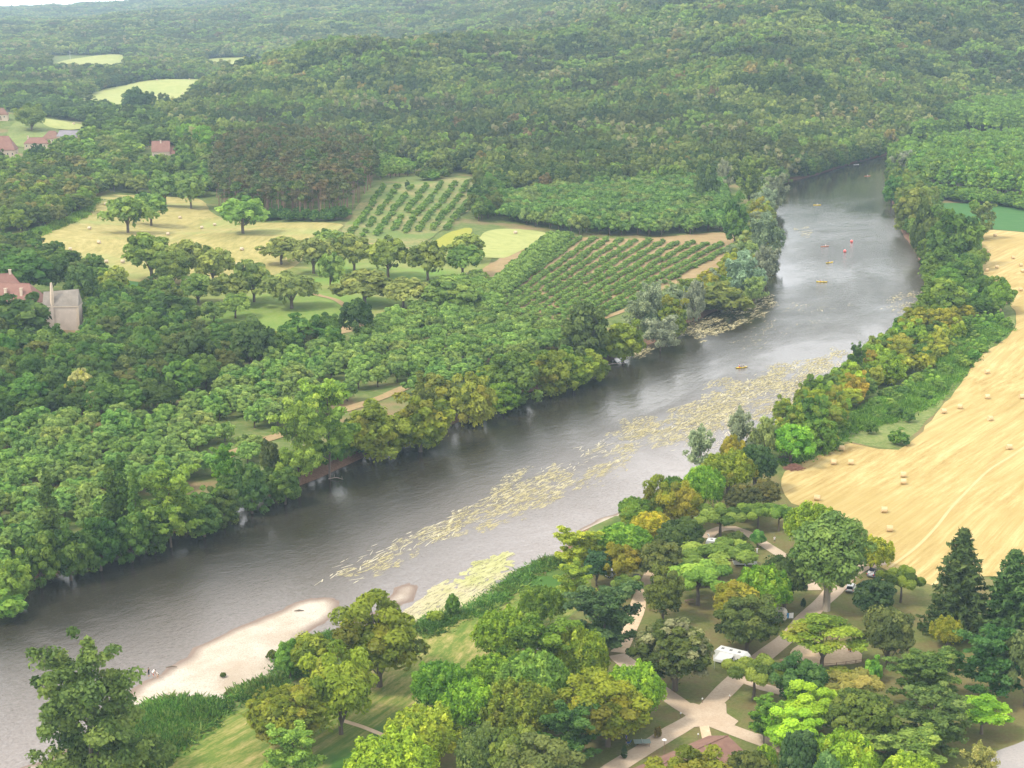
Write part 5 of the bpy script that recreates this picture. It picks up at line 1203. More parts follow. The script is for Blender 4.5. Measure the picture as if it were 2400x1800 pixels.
# reeds and tall grass on the near bank
def grassy(name, px, sp, hh, tints, label, seed, mound=.8):
    P = hpoly(px); a = np.array(P); g = np.random.default_rng(seed); x0, y0 = a.min(0); x1, y1 = a.max(0); n = int((x1 - x0) * (y1 - y0) / sp ** 2)
    x = g.uniform(x0, x1, n); y = g.uniform(y0, y1, n); ok = inside(P, x, y); x, y = x[ok], y[ok]; d = segdist(P, x, y); z = np.maximum(height(x, y), WZ + .3)
    ww = g.uniform(1.5, 3.0, len(x)); h_ = hh * np.clip(.35 + d / 4, 0, 1) * g.uniform(.7, 1.2, len(x)) * (.7 + .6 * lump(x, y, 3.5, seed))
    tt = np.array(tints)[g.integers(0, len(tints), len(x))] * (1 + .15 * g.normal(size=(len(x), 1))).clip(.6, 1.4)
    tt = tt * (.8 + .4 * lump(x, y, 5, seed + 3))[:, None]
    stuff(name, x, y, z - .1, ww, h_, np.full(len(x), 9), np.concatenate([tt, np.zeros((len(x), 1))], 1), label); print(name, len(x))
RG = [(.038, .09, .026), (.045, .10, .03), (.032, .08, .024), (.065, .10, .035)]
grassy('reeds', [(330, 1665), (392, 1640), (440, 1640), (500, 1648), (545, 1646), (520, 1672), (450, 1722), (400, 1762), (345, 1800), (300, 1840), (215, 1850), (240, 1750), (290, 1690)], .85, 1.0, RG, 'tall dark green reeds behind the gravel bar', 71)
grassy('reeds', [(553, 1598), (580, 1585), (630, 1582), (655, 1595), (675, 1610), (650, 1632), (620, 1642), (570, 1640), (552, 1622)], .8, 1.0, RG, 'rounded clump of reeds at the edge of the gravel bar', 72)
grassy('reeds', [(656, 1572), (662, 1545), (690, 1520), (715, 1500), (760, 1480), (800, 1478), (790, 1520), (740, 1560), (700, 1580)], .8, 1.0, RG, 'reeds around the small pool', 73)
grassy('reeds', [(975, 1475), (1000, 1455), (1050, 1443), (1100, 1432), (1130, 1415), (1160, 1392), (1210, 1352), (1262, 1322), (1300, 1306), (1325, 1318), (1290, 1328), (1250, 1345), (1200, 1385), (1160, 1420), (1110, 1442), (1060, 1455), (1010, 1490)], .8, .9, RG, 'strip of tall grass along the near water edge', 74)
grassy('undergrowth', [(2240, 790), (2300, 760), (2365, 770), (2300, 820), (2240, 890), (2180, 950), (2100, 985), (2000, 1010), (1950, 1050), (1880, 1080), (1840, 1090), (1850, 1060), (1940, 1000), (2040, 950), (2150, 900)], 1.5, 1.2, [(.055, .125, .03), (.07, .14, .035)], 'rough grass and brambles under the scrub', 75)
grassy('undergrowth', [(60, 575), (110, 548), (200, 508), (232, 470), (215, 470), (190, 500), (100, 540), (40, 560)], 1.5, 1.6, [(.06, .12, .035), (.08, .13, .04)], 'hedge grass at the left side of the hay field', 76)

# ------------------------------------------------------------------ floating water weed
def weed_mat(name, c1, c2, c3, lo=.47, hi=.58, top=.8):
    m, t = nmat(name); p = wpos(t); q = wpos(t, drot_((800, 1330), (1450, 1000)), (.3, 1, 1))
    a = noise(t, q, .5, 4, .7); b = noise(t, p, .06, 3, .6)
    col = mix(t, ramp(t, a, [(.35, 0.0), (.65, 1.0)]), c1, c2); col = mix(t, ramp(t, b, [(.42, 0.0), (.62, .8)]), col, c3)
    pr = finish(t, col, .8, None, .2)
    fib_ = noise(t, wpos(t, drot_((800, 1330), (1450, 1000)), (.3, 1, 1)), 1.5, 6, .75)     # strands with open water between them
    t.links.new(ramp(t, fib_, [(lo, 0.0), (hi, top)]), pr.inputs['Alpha']); return m
M_WEED = weed_mat('weed', (.32, .28, .13), (.54, .49, .31), (.38, .33, .17))
M_ALGAE = weed_mat('algae', (.34, .34, .13), (.43, .42, .22), (.42, .37, .24), .36, .5, .95)
def weeds(name, px, ncl, per, cl_r, ln, wd, seed, label, m=None, sub=None):
    P = poly(px, WZ); a = np.array(P); g = np.random.default_rng(seed); x0, y0 = a.min(0); x1, y1 = a.max(0)
    f0 = np.array(pt(800, 1330, WZ)); f1 = np.array(pt(1450, 1000, WZ)); d = (f1 - f0) / np.linalg.norm(f1 - f0); nn = np.array((-d[1], d[0]))
    V, Fc = [], []; k = 0; tries = 0
    while k < ncl and tries < 20000:
        tries += 1; c = np.array((g.uniform(x0, x1), g.uniform(y0, y1)))
        if not inside(P, np.array([c[0]]), np.array([c[1]]))[0]: continue
        k += 1; r = cl_r * g.uniform(.35, 1.5)
        for _ in range(int(per * g.uniform(.4, 1.5) * (r / cl_r))):
            q = c + d * g.normal() * r + nn * g.normal() * r * .33; l = ln * g.uniform(.4, 1.6); ww = wd * g.uniform(.5, 1.4); an = g.normal() * .25
            e = d * math.cos(an) + nn * math.sin(an); en = np.array((-e[1], e[0])); z = WZ + .012 + .05 * g.random(); b = len(V); m_ = 18
            for i in range(m_):
                th = 6.283 * i / m_; rr = 1 + .16 * g.normal(); p = q + e * math.cos(th) * l * rr * .5 + en * math.sin(th) * ww * rr * .5; V.append((p[0], p[1], z))
            Fc.append(tuple(range(b, b + m_)))
    V = np.array(V); ok = sdf(RIVER, V[:, 0], V[:, 1]) < -.3
    Fc = [f for f in Fc if ok[list(f)].all()]
    o = mesh_obj(name, V, Fc, m or M_WEED, kind='stuff', label=label); return o
weeds('water_weed', [(780, 1335), (830, 1310), (920, 1280), (990, 1240), (1080, 1190), (1180, 1140), (1270, 1100), (1350, 1055), (1450, 1010), (1550, 985), (1590, 1000), (1560, 1030), (1480, 1060), (1400, 1110), (1300, 1160), (1180, 1200), (1120, 1230), (1000, 1280), (900, 1325), (800, 1350)],
      34, 5, 6.0, 11, 3.6, 81, 'long band of cream coloured water weed in the middle of the river')
weeds('water_weed', [(1560, 1010), (1640, 945), (1760, 890), (1870, 850), (1975, 825), (1985, 865), (1920, 915), (1830, 960), (1700, 1040), (1600, 1060)], 50, 5, 7.5, 13, 4.4, 82, 'wide bed of tan water weed along the near bank')
weeds('water_weed', [(1320, 895), (1400, 850), (1480, 810), (1560, 770), (1620, 755), (1640, 780), (1560, 815), (1460, 845), (1380, 885)], 30, 7, 3.6, 6, 2.4, 83, 'pale weed patches under the far bank trees')
weeds('water_weed', [(1650, 745), (1720, 718), (1800, 690), (1815, 715), (1760, 755), (1690, 775), (1640, 790)], 30, 8, 4.5, 6, 2.4, 84, 'pale weed patches downstream of the far bank point')
W1 = [(780, 1335), (920, 1280), (1080, 1190), (1270, 1100), (1450, 1010), (1550, 985), (1590, 1000), (1480, 1060), (1300, 1160), (1120, 1230), (1000, 1280), (800, 1350)]
W2 = [(1560, 1010), (1640, 945), (1760, 890), (1870, 850), (1975, 825), (1985, 865), (1920, 915), (1830, 960), (1700, 1040), (1600, 1060)]
M_FLOWER = simple('weed_flowers', (.46, .42, .30), .8, .2, 2)
weeds('weed_flowers', W1, 50, 7, 5, 2.4, .22, 91, 'thin pale flowering streaks on the weed band in the middle of the river', M_FLOWER)
weeds('weed_flowers', W2, 80, 8, 6, 2.6, .24, 92, 'thin pale flowering streaks on the wide weed bed along the near bank', M_FLOWER)
weeds('water_weed', [(1700, 800), (1800, 730), (1950, 700), (2000, 720), (1900, 770), (1780, 820)], 22, 8, 6, 3.5, .35, 88, 'thin scattered weed streaks in the middle of the river')
weeds('water_weed', [(2090, 690), (2160, 680), (2170, 720), (2110, 745)], 16, 16, 5, 3.5, .5, 85, 'sparse weed by the upstream near bank')
weeds('water_weed', [(1862, 530), (1895, 525), (1905, 560), (1870, 560)], 6, 3, 4, 5, 2.0, 86, 'small white weed patches upstream')
weeds('water_weed', [(1300, 1120), (1420, 1090), (1500, 1100), (1400, 1150), (1300, 1190), (1200, 1230), (1150, 1240)], 40, 3, 2.5, 2.2, .5, 87, 'small loose weed flecks near the inner shore')
def algae():
    P = poly([(905, 1462), (925, 1445), (960, 1425), (990, 1400), (1010, 1388), (1050, 1373), (1075, 1380), (1095, 1368), (1140, 1362), (1175, 1372), (1165, 1385), (1160, 1398), (1130, 1421), (1090, 1442), (1050, 1452), (1000, 1470), (965, 1490), (900, 1500), (890, 1480)], WZ)
    sheet('algae', smooth(P, 1.5, .35, True, 4), M_ALGAE, zf=lambda X, Y: np.full(len(X), WZ + .02), res=3, kind='stuff', label='yellow-green algae covering the shallow pool')
algae()
weeds('algae', [(1120, 1330), (1140, 1300), (1190, 1300), (1200, 1320), (1160, 1345)], 8, 8, 2.6, 3.5, 1.8, 89, 'pale green algae patches above the shallow pool', M_ALGAE)
weeds('algae', [(920, 1450), (990, 1385), (1060, 1360), (1150, 1350), (1180, 1365), (1140, 1400), (1000, 1460)], 26, 7, 2.2, 4, 1.6, 90, 'ragged algae around the shallow pool', M_ALGAE)

# ------------------------------------------------------------------ straw bales
M_BALE = striped('bale_straw', [(.35, (.40, .28, .14)), (.5, (.54, .40, .22)), (.65, (.64, .50, .30))], 0, 3, .5, 9, warp=.2)
M_BALE2 = striped('pale_bale_straw', [(.35, (.40, .31, .21)), (.5, (.50, .41, .29)), (.65, (.60, .50, .38))], 0, 3, .5, 9, warp=.2)
def bale_mesh(m, seed):
    g = random.Random(seed); V, Fc = [], []; n = 22; st = [(-.68, .55), (-.7, .66), (-.66, .72), (-.3, .735), (0, .74), (.3, .735), (.66, .72), (.7, .66), (.68, .55)]
    for x, r in st:
        for k in range(n):
            an = 6.283 * k / n; rr = r * (1 + g.uniform(-.015, .015)); z = .72 + rr * math.sin(an); V.append((x + g.uniform(-.01, .01), rr * math.cos(an) * 1.02, max(z, .02)))
    for i in range(len(st) - 1):
        for k in range(n): k2 = (k + 1) % n; Fc.append((i * n + k, (i + 1) * n + k, (i + 1) * n + k2, i * n + k2))
    Fc.append(tuple(range(n))); Fc.append(tuple((len(st) - 1) * n + k for k in reversed(range(n))))
    me = bpy.data.meshes.new('straw_bale'); me.from_pydata(V, [], Fc); me.materials.append(m); me.polygons.foreach_set('use_smooth', [True] * (len(Fc) - 2) + [False] * 2); return me
BM = [bale_mesh(M_BALE, 1), bale_mesh(M_BALE, 2)]; BM2 = [bale_mesh(M_BALE2, 3)]
def bale(u, v, dv, ms, label, group, sc_=1.0, rz=None):
    x, y = hit(u, v + dv); o = bpy.data.objects.new('straw_bale', rnd.choice(ms)); COL.objects.link(o); o.location = (x, y, hz(x, y) + .1)
    o.rotation_euler = (0, 0, rnd.uniform(-.35, .35) if rz is None else rz); o.scale = (sc_,) * 3; tag(o, label, 'bale', group)
GR = 'round bales on the golden stubble field'
LB = {(2117, 1113): 'round straw bale, the upper of two close together in the stubble', (2117, 1130): 'round straw bale, the lower of two close together in the stubble', (2085, 1241): 'round straw bale nearest the yellow-green gate tree',
      (1973, 1051): 'round straw bale at the concave field edge by the rough grass', (1953, 1084): 'left one of two bales side by side near the brush pile', (1994, 1084): 'right one of two bales side by side near the brush pile',
      (1915, 1167): 'round straw bale by the brownish dome trees', (2072, 1196): 'round straw bale between the dome trees and the gate tree', (2365, 1048): 'round straw bale beside the pale field track',
      (2211, 964): 'round straw bale on the stubble edge, left of a pair', (2250, 953): 'round straw bale on the stubble edge, right of a pair', (2320, 981): 'lone round straw bale in the middle of the stubble',
      (2313, 871): 'round straw bale at the narrow bend of the stubble', (2314, 929): 'straw bale between the field bend and the middle', (2394, 929): 'straw bale cut off near the picture edge at mid stubble'}
for u, v in [(2313, 634), (2336, 627), (2374, 605), (2392, 622), (2396, 636), (2298, 679), (2392, 680), (2360, 710), (2342, 727), (2313, 871), (2314, 929), (2394, 929), (2250, 953), (2211, 964), (2320, 981), (2365, 1048), (1973, 1051),
             (1953, 1084), (1994, 1084), (2117, 1113), (2117, 1130), (1915, 1167), (2072, 1196), (2085, 1241), (2332, 552), (2298, 574), (2314, 591)]:
    bale(u, v, 3 if v < 800 else 6, BM, LB.get((u, v), 'small distant round bale on the upper stubble field'), GR if (u, v) not in LB else GR, 1.0)
GL = 'round bales on the hay field of the far side'
for u, v in [(247, 482), (422, 505), (503, 522), (473, 530), (210, 536), (394, 548), (379, 560), (426, 569), (232, 569), (165, 584), (567, 583), (503, 588), (535, 596), (402, 580), (250, 617), (288, 616), (552, 616), (588, 613), (206, 637), (325, 604)]:
    bale(u, v, 4, BM2, {(247, 482): 'pale bale at the upper left corner of the hay field', (165, 584): 'pale bale at the left tip of the hay field'}.get((u, v), 'pale round bale on the hay field beyond the orchard'), GL, 1.05)
for u, v in [(368, 188), (444, 185), (428, 218)]: bale(u, v, 2, BM2, 'tiny pale bale on the far meadow in the valley', 'bales on the far valley meadow', 1.2)
bale(1208, 545, 4, BM2, 'single pale bale on the small hay terrace', None, 1.15)
bale(173, 290, 2, BM2, 'pale bale on the strip field by the village', None, 1.2)

# ------------------------------------------------------------------ people
M_SKIN = simple('skin', (.50, .30, .20), .6, .05); M_HAIR = simple('hair', (.05, .03, .02), .8, .1)
CL = {k: simple('cloth_' + k, c, .85, .06) for k, c in dict(white=(.75, .73, .70), red=(.45, .06, .05), blue=(.06, .12, .35), dark=(.03, .035, .05), orange=(.75, .22, .05), olive=(.12, .12, .06)).items()}
POSES = dict(
 stand=dict(hip=(0, 0, .92), chest=(0, .02, 1.32), neck=(0, 0, 1.5), head=(0, .02, 1.66), kn=[(-.1, .03, .5), (.1, .0, .5)], ft=[(-.11, -.01, .06), (.12, .0, .06)], el=[(-.27, 0, 1.15), (.27, 0, 1.15)], ha=[(-.26, .12, .9), (.28, .1, .88)]),
 bend=dict(hip=(0, -.1, .88), chest=(0, .22, 1.15), neck=(0, .36, 1.2), head=(0, .48, 1.2), kn=[(-.1, .08, .48), (.1, .1, .48)], ft=[(-.12, 0, .06), (.13, .05, .06)], el=[(-.22, .3, .9), (.22, .3, .9)], ha=[(-.15, .38, .62), (.15, .38, .62)]),
 arms=dict(hip=(0, 0, .92), chest=(0, .02, 1.32), neck=(0, 0, 1.5), head=(0, .02, 1.66), kn=[(-.12, .03, .5), (.12, .0, .5)], ft=[(-.15, -.01, .06), (.15, .0, .06)], el=[(-.42, .05, 1.38), (.42, .05, 1.36)], ha=[(-.66, .1, 1.42), (.64, .12, 1.3)]),
 sit=dict(hip=(0, 0, .16), chest=(0, -.03, .56), neck=(0, -.02, .73), head=(0, .0, .89), kn=[(-.13, .42, .34), (.13, .42, .34)], ft=[(-.12, .8, .1), (.12, .8, .1)], el=[(-.3, .12, .42), (.3, .12, .42)], ha=[(-.34, .38, .5), (.34, .38, .42)]))
_pc = {}
def body_mesh(pose):
    if pose in _pc: return _pc[pose]
    p = POSES[pose]; V, E, Rr = [], [], []
    def v(c, r): V.append(c); Rr.append(r); return len(V) - 1
    hip = v(p['hip'], .15); wa = v(tuple((a * .55 + b * .45) for a, b in zip(p['hip'], p['chest'])), .125); ch = v(p['chest'], .16); nk = v(p['neck'], .06); hd = v(p['head'], .095); hp, cc = p['head'], p['neck']
    tp = v(tuple(a + (a - b) * .6 for a, b in zip(hp, cc)), .085); E += [(hip, wa), (wa, ch), (ch, nk), (nk, hd), (hd, tp)]
    for s, k, f, e, h in zip((-1, 1), p['kn'], p['ft'], p['el'], p['ha']):
        a = v((p['hip'][0] + s * .1, p['hip'][1], p['hip'][2] - .03), .1); b = v(k, .065); c = v(f, .045); d = v((f[0], f[1] + .15, f[2] - .02), .035); E += [(hip, a), (a, b), (b, c), (c, d)]
        a = v((p['chest'][0] + s * .19, p['chest'][1], p['chest'][2] + .1), .062); b = v(e, .045); c = v(h, .032)
        dd = np.array(h) - np.array(e); dd = dd / np.linalg.norm(dd); q = v(tuple(np.array(h) + dd * .1), .026); E += [(ch, a), (a, b), (b, c), (c, q)]
    me = bpy.data.meshes.new('body'); me.from_pydata(V, E, []); o = bpy.data.objects.new('body', me); COL.objects.link(o)
    sk = o.modifiers.new('s', 'SKIN'); sb = o.modifiers.new('u', 'SUBSURF'); sb.levels = 1
    for i, r in enumerate(Rr): me.skin_vertices[0].data[i].radius = (r, r)
    me.skin_vertices[0].data[0].use_root = True
    dg = bpy.context.evaluated_depsgraph_get(); m2 = bpy.data.meshes.new_from_object(o.evaluated_get(dg)); bpy.data.objects.remove(o); _pc[pose] = m2; return m2
def person(x, y, z, rz, pose, top, legs, label, hat=None, group=None):
    r = empty('person', (x, y, z), rz, label, 'person', group); me = body_mesh(pose).copy(); me.materials.clear()
    for m in (M_SKIN, CL[top], CL[legs]): me.materials.append(m)
    p = POSES[pose]; hip, ch, nk = [np.array(p[k]) for k in ('hip', 'chest', 'neck')]; ax = nk - hip; Ln = np.linalg.norm(ax); ax /= Ln
    for f in me.polygons:
        c = np.array(f.center); t = (c - hip) @ ax; rad = np.linalg.norm(c - hip - ax * t)
        if -.05 < t < Ln - .03 and rad < .24: f.material_index = 1
        elif t <= -.05 or (pose == 'sit' and c[1] > .1 and c[2] < .42): f.material_index = 2 if (np.linalg.norm(c - hip) < .55) else 0
        f.use_smooth = True
    o = bpy.data.objects.new('body', me); COL.objects.link(o); o.parent = r
    b = bmesh.new(); bmesh.ops.create_icosphere(b, subdivisions=2, radius=.125); hm = bpy.data.meshes.new('hair')
    for q in b.verts: q.co = Vector(p['head']) + Vector((q.co.x * .92, q.co.y - .02, max(q.co.z, -.02) + .05))
    b.to_mesh(hm); b.free(); hm.materials.append(CL[hat] if hat else M_HAIR); h = bpy.data.objects.new('hair' if not hat else 'hat', hm); COL.objects.link(h); h.parent = r; return r
def per_at(u, v, rz, pose, top, legs, label, group=None, plane=None):
    x, y = hit(u, v) if plane is None else pt(u, v, plane); z = hz(x, y) if plane is None else plane; return person(x, y, z + .08, rz, pose, top, legs, label, group=group)
GB = WZ + .55
per_at(349, 1587, 1.0, 'stand', 'dark', 'dark', 'dark clothed person standing at the water edge of the gravel bar', plane=GB)
per_at(359, 1587, -1.0, 'bend', 'white', 'red', 'person in white bending down on the gravel bar', plane=GB)
per_at(370, 1591, 2.6, 'bend', 'white', 'olive', 'person in a light shirt stooping right of the other two on the gravel', plane=GB)
per_at(1766, 1298, .4, 'bend', 'red', 'white', 'person leaning forward beside the camper in white on the lawn')
per_at(1774, 1300, .2, 'arms', 'white', 'white', 'person in white with arms out on the lawn by the sandy lane')
per_at(1815, 1273, .2, 'stand', 'white', 'olive', 'person standing alone on the lawn beyond the sandy lane')
per_at(1710, 1566, .5, 'stand', 'blue', 'dark', 'person in blue under the motorhome awning')

# ------------------------------------------------------------------ canoes and buoys
M_YEL = simple('yellow_hull', (.85, .62, .03), .4, .04); M_ORG = simple('orange_hull', (.62, .22, .11), .4, .04); M_WHT = simple('white_hull', (.7, .7, .68), .4, .04)
def canoe(u, v, rz, m, label, crew, ln=4.7):
    x, y = pt(u, v, WZ); r = empty('canoe', (x, y, WZ - .05), rz, label, 'canoe'); V, Fc = [], []; ns, n = 13, 9
    for i in range(ns):
        t = -1 + 2 * i / (ns - 1); w_ = .40 * (1 - abs(t) ** 2.6) + .015; sheer = .30 + .16 * abs(t) ** 3
        for k in range(n):
            a = math.pi * k / (n - 1); V.append((t * ln / 2, -w_ * math.cos(a), sheer - (sheer - 0 - .08 * t * t) * math.sin(a) ** .6))
        for k in range(n):
            a = math.pi * (n - 1 - k) / (n - 1); V.append((t * ln / 2 * .97, -w_ * .86 * math.cos(a), sheer - (sheer - .06) * math.sin(a) ** .6 * .92))
    m_ = 2 * n
    for i in range(ns - 1):
        for k in range(m_): k2 = (k + 1) % m_; Fc.append((i * m_ + k, i * m_ + k2, (i + 1) * m_ + k2, (i + 1) * m_ + k))
    Fc += [tuple(range(m_)), tuple(reversed(range((ns - 1) * m_, ns * m_)))]
    mesh_obj('hull', V, Fc, m, r, True)
    for q in (-.9, .9): MB().box(q - .12, q + .12, -.33, .33, .18, .22).build('seat', M_YEL if m is M_YEL else M_WHT, r)
    for i, (dx, top) in enumerate(crew):
        c, s = math.cos(rz), math.sin(rz)
        pr = person(x + dx * c, y + dx * s, WZ + .1, rz - math.pi / 2, 'sit', top, 'dark', f'paddler in {top} sitting {"alone" if len(crew) == 1 else ("at the back" if i == 0 else ("at the front" if i == len(crew) - 1 else "in the middle"))} of the {label.split(" canoe")[0]} canoe')
        pd = MB(); pd.tube([(-.95, .42, .75), (.95, .42, .45)], .018, 5); pd.box(.85, 1.2, .40, .44, .33, .52); pd.box(-1.2, -.85, .40, .44, .68, .87)
        o = pd.build('paddle', M_WHT, None, label=f'paddle of the {["back", "front", "middle"][0 if i == 0 else (1 if i == len(crew) - 1 else 2)] if len(crew) > 1 else "lone"} paddler in the {label.split(" with")[0]}', cat='paddle'); o.location = pr.location; o.rotation_euler = pr.rotation_euler
canoe(1738, 862, .45, M_YEL, 'nearest yellow canoe with three paddlers', [(-.9, 'red'), (0, 'dark'), (.9, 'dark')])
canoe(1926, 661, -.2, M_YEL, 'second nearest yellow canoe with two paddlers', [(-.7, 'red'), (.8, 'dark')])
canoe(1944, 616, .6, M_YEL, 'third yellow canoe with one paddler', [(-.9, 'dark')])
canoe(1915, 481, 0.1, M_YEL, 'farthest yellow canoe near the upstream weed', [(0, 'white')])
canoe(1933, 578, .4, M_ORG, 'orange canoe in midstream beside the buoys', [(.6, 'white')])
canoe(2033, 413, .3, M_ORG, 'farthest orange canoe on the dark water', [(0, 'white')])
canoe(2007, 386, .4, M_WHT, 'pale empty canoe under the wooded slope', [])
def buoy(u, v, label):
    x, y = pt(u, v, WZ); r = empty('buoy', (x, y, WZ - .1), 0, label, 'buoy'); b = bmesh.new(); bmesh.ops.create_uvsphere(b, u_segments=14, v_segments=9, radius=.75)
    for q in b.verts: q.co.z = q.co.z * .9 + .45
    me = bpy.data.meshes.new('float'); b.to_mesh(me); b.free(); me.materials.append(simple('buoy_red', (.75, .16, .14), .5, .05)); o = bpy.data.objects.new('float', me); COL.objects.link(o); o.parent = r
    MB().tube([(0, 0, 1.0), (0, 0, 1.35)], [.16, .1], 8).build('cap', M_WHT, r)
buoy(1996, 567, 'pinkish red buoy farther upstream than the other'); buoy(1980, 590, 'red buoy closer to the orange canoe')

# ------------------------------------------------------------------ vehicles on the campsite
M_CAR = simple('white_paint', (.60, .60, .58), .3, .02, spec=.5); M_GLASS = simple('dark_glass', (.02, .025, .03), .08, .05, spec=.6); M_TYRE = simple('rubber', (.02, .02, .02), .8); M_GREYP = simple('grey_plastic', (.16, .16, .16), .6)
M_REDL = simple('red_lamp', (.5, .02, .02), .3); M_CREAM = simple('cream_paint', (.58, .53, .44), .4, .04); M_RIM = simple('alloy', (.5, .5, .5), .35)
M_NAVY = simple('navy_paint', (.03, .04, .08), .3, .02, spec=.5)
def wheel(r, x, y, rad=.32):
    b = MB(); b.tube([(x, y - .1, rad), (x, y + .1, rad)], rad, 14); wl = b.build('wheel', M_TYRE, r)
    b = MB(); b.tube([(x, y - .112, rad), (x, y + .112, rad)], rad * .6, 10); b.build('rim', M_RIM, wl)
def hatchback(u, v, rz, paint, label):
    x, y = hit(u, v); r = empty('parked_car', (x, y, hz(x, y) + .13), rz, label, 'car')
    # length along x, nose at +x
    st = [(-2.02, .45, .62, .72), (-1.95, .30, .80, .80), (-1.5, .24, .84, .93), (-.8, .22, .85, .95), (.2, .22, .86, .92), (1.1, .22, .85, .86), (1.7, .26, .80, .74), (2.0, .36, .66, .58)]
    V, Fc = [], []
    for X, z0, hw, z1 in st:
        for yy, zz in ((-hw * .9, z0), (-hw, z0 + .12), (-hw, z1 - .1), (-hw * .93, z1), (hw * .93, z1), (hw, z1 - .1), (hw, z0 + .12), (hw * .9, z0)): V.append((X, yy, zz))
    for i in range(len(st) - 1):
        for k in range(8): k2 = (k + 1) % 8; Fc.append((i * 8 + k, (i + 1) * 8 + k, (i + 1) * 8 + k2, i * 8 + k2))
    Fc += [tuple(range(8)), tuple(reversed(range(56, 64)))]; mesh_obj('body', V, Fc, paint, r, False)
    cab = [(-1.85, .88, .74), (-1.45, 1.42, .60), (-.2, 1.50, .60), (.35, 1.40, .58), (1.05, .90, .74)]
    V = [(X, s * hw, z) for X, z, hw in cab for s in (-1, 1)]
    Fc = [(2 * i, 2 * i + 1, 2 * i + 3, 2 * i + 2) for i in range(4)] + [(0, 2, 4, 6, 8), (1, 9, 7, 5, 3)]
    mesh_obj('windows', V, Fc, M_GLASS, r)
    b = MB(); b.prism([(-1.52, 1.40), (-1.42, 1.46), (-.2, 1.54), (.38, 1.43), (.34, 1.39), (-.2, 1.49)], -.61, .61); b.build('roof', paint, r)
    b = MB()
    for s in (-1, 1):
        b.tube([(-1.80, s * .72, .92), (-1.47, s * .60, 1.42)], .05, 5); b.tube([(.98, s * .72, .92), (.36, s * .59, 1.41)], .04, 5); b.tube([(-.35, s * .76, .92), (-.3, s * .61, 1.48)], .04, 5)
    b.build('pillars', paint, r)
    for s in (-1, 1):
        MB().box(-2.0, -1.88, s * .68 - .1, s * .68 + .1, .66, .88).build('tail_light', M_REDL, r); MB().box(1.78, 1.93, s * .6 - .12, s * .6 + .12, .56, .68).build('headlight', M_GLASS, r)
        for X in (-1.3, 1.3): wheel(r, X, s * .74)
    MB().box(-2.08, -1.98, -.7, .7, .34, .52).build('rear_bumper', M_GREYP, r); MB().box(-2.045, -2.025, -.26, .26, .56, .66).build('number_plate', M_CAR, r)
    MB().box(-1.98, -1.92, -.28, .28, .5, .53)
hatchback(1994, 1384, R(70), M_CAR, 'white hatchback parked on the grass beside the camp road')
hatchback(1438, 1352, R(20), M_CAR, 'white car mostly hidden under the yellow-green tree by the shore')
hatchback(1491, 1362, R(80), M_NAVY, 'dark car in the shade at the head of the sandy track')
hatchback(2046, 1348, R(60), M_NAVY, 'dark car behind the gate tree at the field edge')
def camper(u, v, rz, label, ln=6.4, wd=2.2, ht=2.7, m=None, awning=False, round_=False, name='caravan', dish=False):
    m = m or M_CAR; x, y = hit(u, v); r = empty(name, (x, y, hz(x, y) + .1), rz, label, name.replace('_', ' ')); h = ln / 2
    prof = [(-h, .55), (-h - .05, 1.2), (-h + .12, ht - .35), (-h + .45, ht), (h - .9, ht), (h - .25, ht - .55), (h, 1.4), (h + .02, .6), (h - .2, .42), (-h + .2, .42)]
    if round_: prof = [(-h, .6), (-h - .02, 1.1), (-h + .25, ht - .5), (-h + .7, ht - .08), (0, ht), (h - .7, ht - .08), (h - .25, ht - .5), (h + .02, 1.1), (h, .6), (h - .3, .42), (-h + .3, .42)]
    MB().prism(prof, -wd / 2, wd / 2).build('body', m, r)
    for s in (-1, 1):
        for q in (-.55, .05, .55) if ln > 5 else (-.4, .4): MB().box(h * q - .42, h * q + .42, s * (wd / 2 + .012) - .012, s * (wd / 2 + .012) + .012, 1.45, 2.0).build('window', M_GLASS, r)
        wheel(r, -h * .45 if ln > 5 else 0, s * (wd / 2 - .1), .33)
        if ln > 5: wheel(r, h * .68, s * (wd / 2 - .1), .33)
    b = MB(); b.box(h - .06, h + .035, -.75, .75, 1.05, 1.35); b.box(-h - .06, -h + .1, -.6, .6, 1.35, 1.85); b.build('end_window', M_GLASS, r)
    for q in (-.6, -.1, .4): MB().box(h * q - .25, h * q + .25, -.3, .3, ht - .02, ht + .07).build('roof_hatch', M_GREYP, r)
    if awning:
        o = MB(); V = [(-h * .6, -wd / 2, ht - .25), (h * .7, -wd / 2, ht - .25), (h * .7, -wd / 2 - 2.4, ht - .75), (-h * .6, -wd / 2 - 2.4, ht - .75)]; V = [(min(p[0], h * .25), *p[1:]) for p in V]; o.add(V + [(a, b_, c - .03) for a, b_, c in V], [(0, 1, 2, 3), (7, 6, 5, 4), (0, 4, 5, 1), (1, 5, 6, 2), (2, 6, 7, 3), (3, 7, 4, 0)]); aw = o.build('awning', simple('awning_cloth', (.44, .44, .43), .8), r)
        for X in (-h * .58, h * .23): MB().tube([(X, -wd / 2 - 2.35, 0), (X, -wd / 2 - 2.35, ht - .77)], .025, 5).build('pole', M_RIM, aw)
    if name == 'caravan': MB().tube([(h, 0, .5), (h + 1.1, 0, .45)], .05, 5).build('tow_bar', M_GREYP, r)
    if dish:
        MB().tube([(-h + .5, .5, ht), (-h + .5, .5, ht + .5)], .03, 5).build('mast', M_RIM, r)
        b = MB(); b.tube([(-h + .45, .45, ht + .75), (-h + .52, .52, ht + .8)], [.4, .36], 12); b.build('satellite_dish', M_CAR, r)
camper(1716, 1560, R(-33), 'white motorhome with an open awning beside the blossoming lime tree', 6.6, 2.25, 2.8, awning=True, name='motorhome')
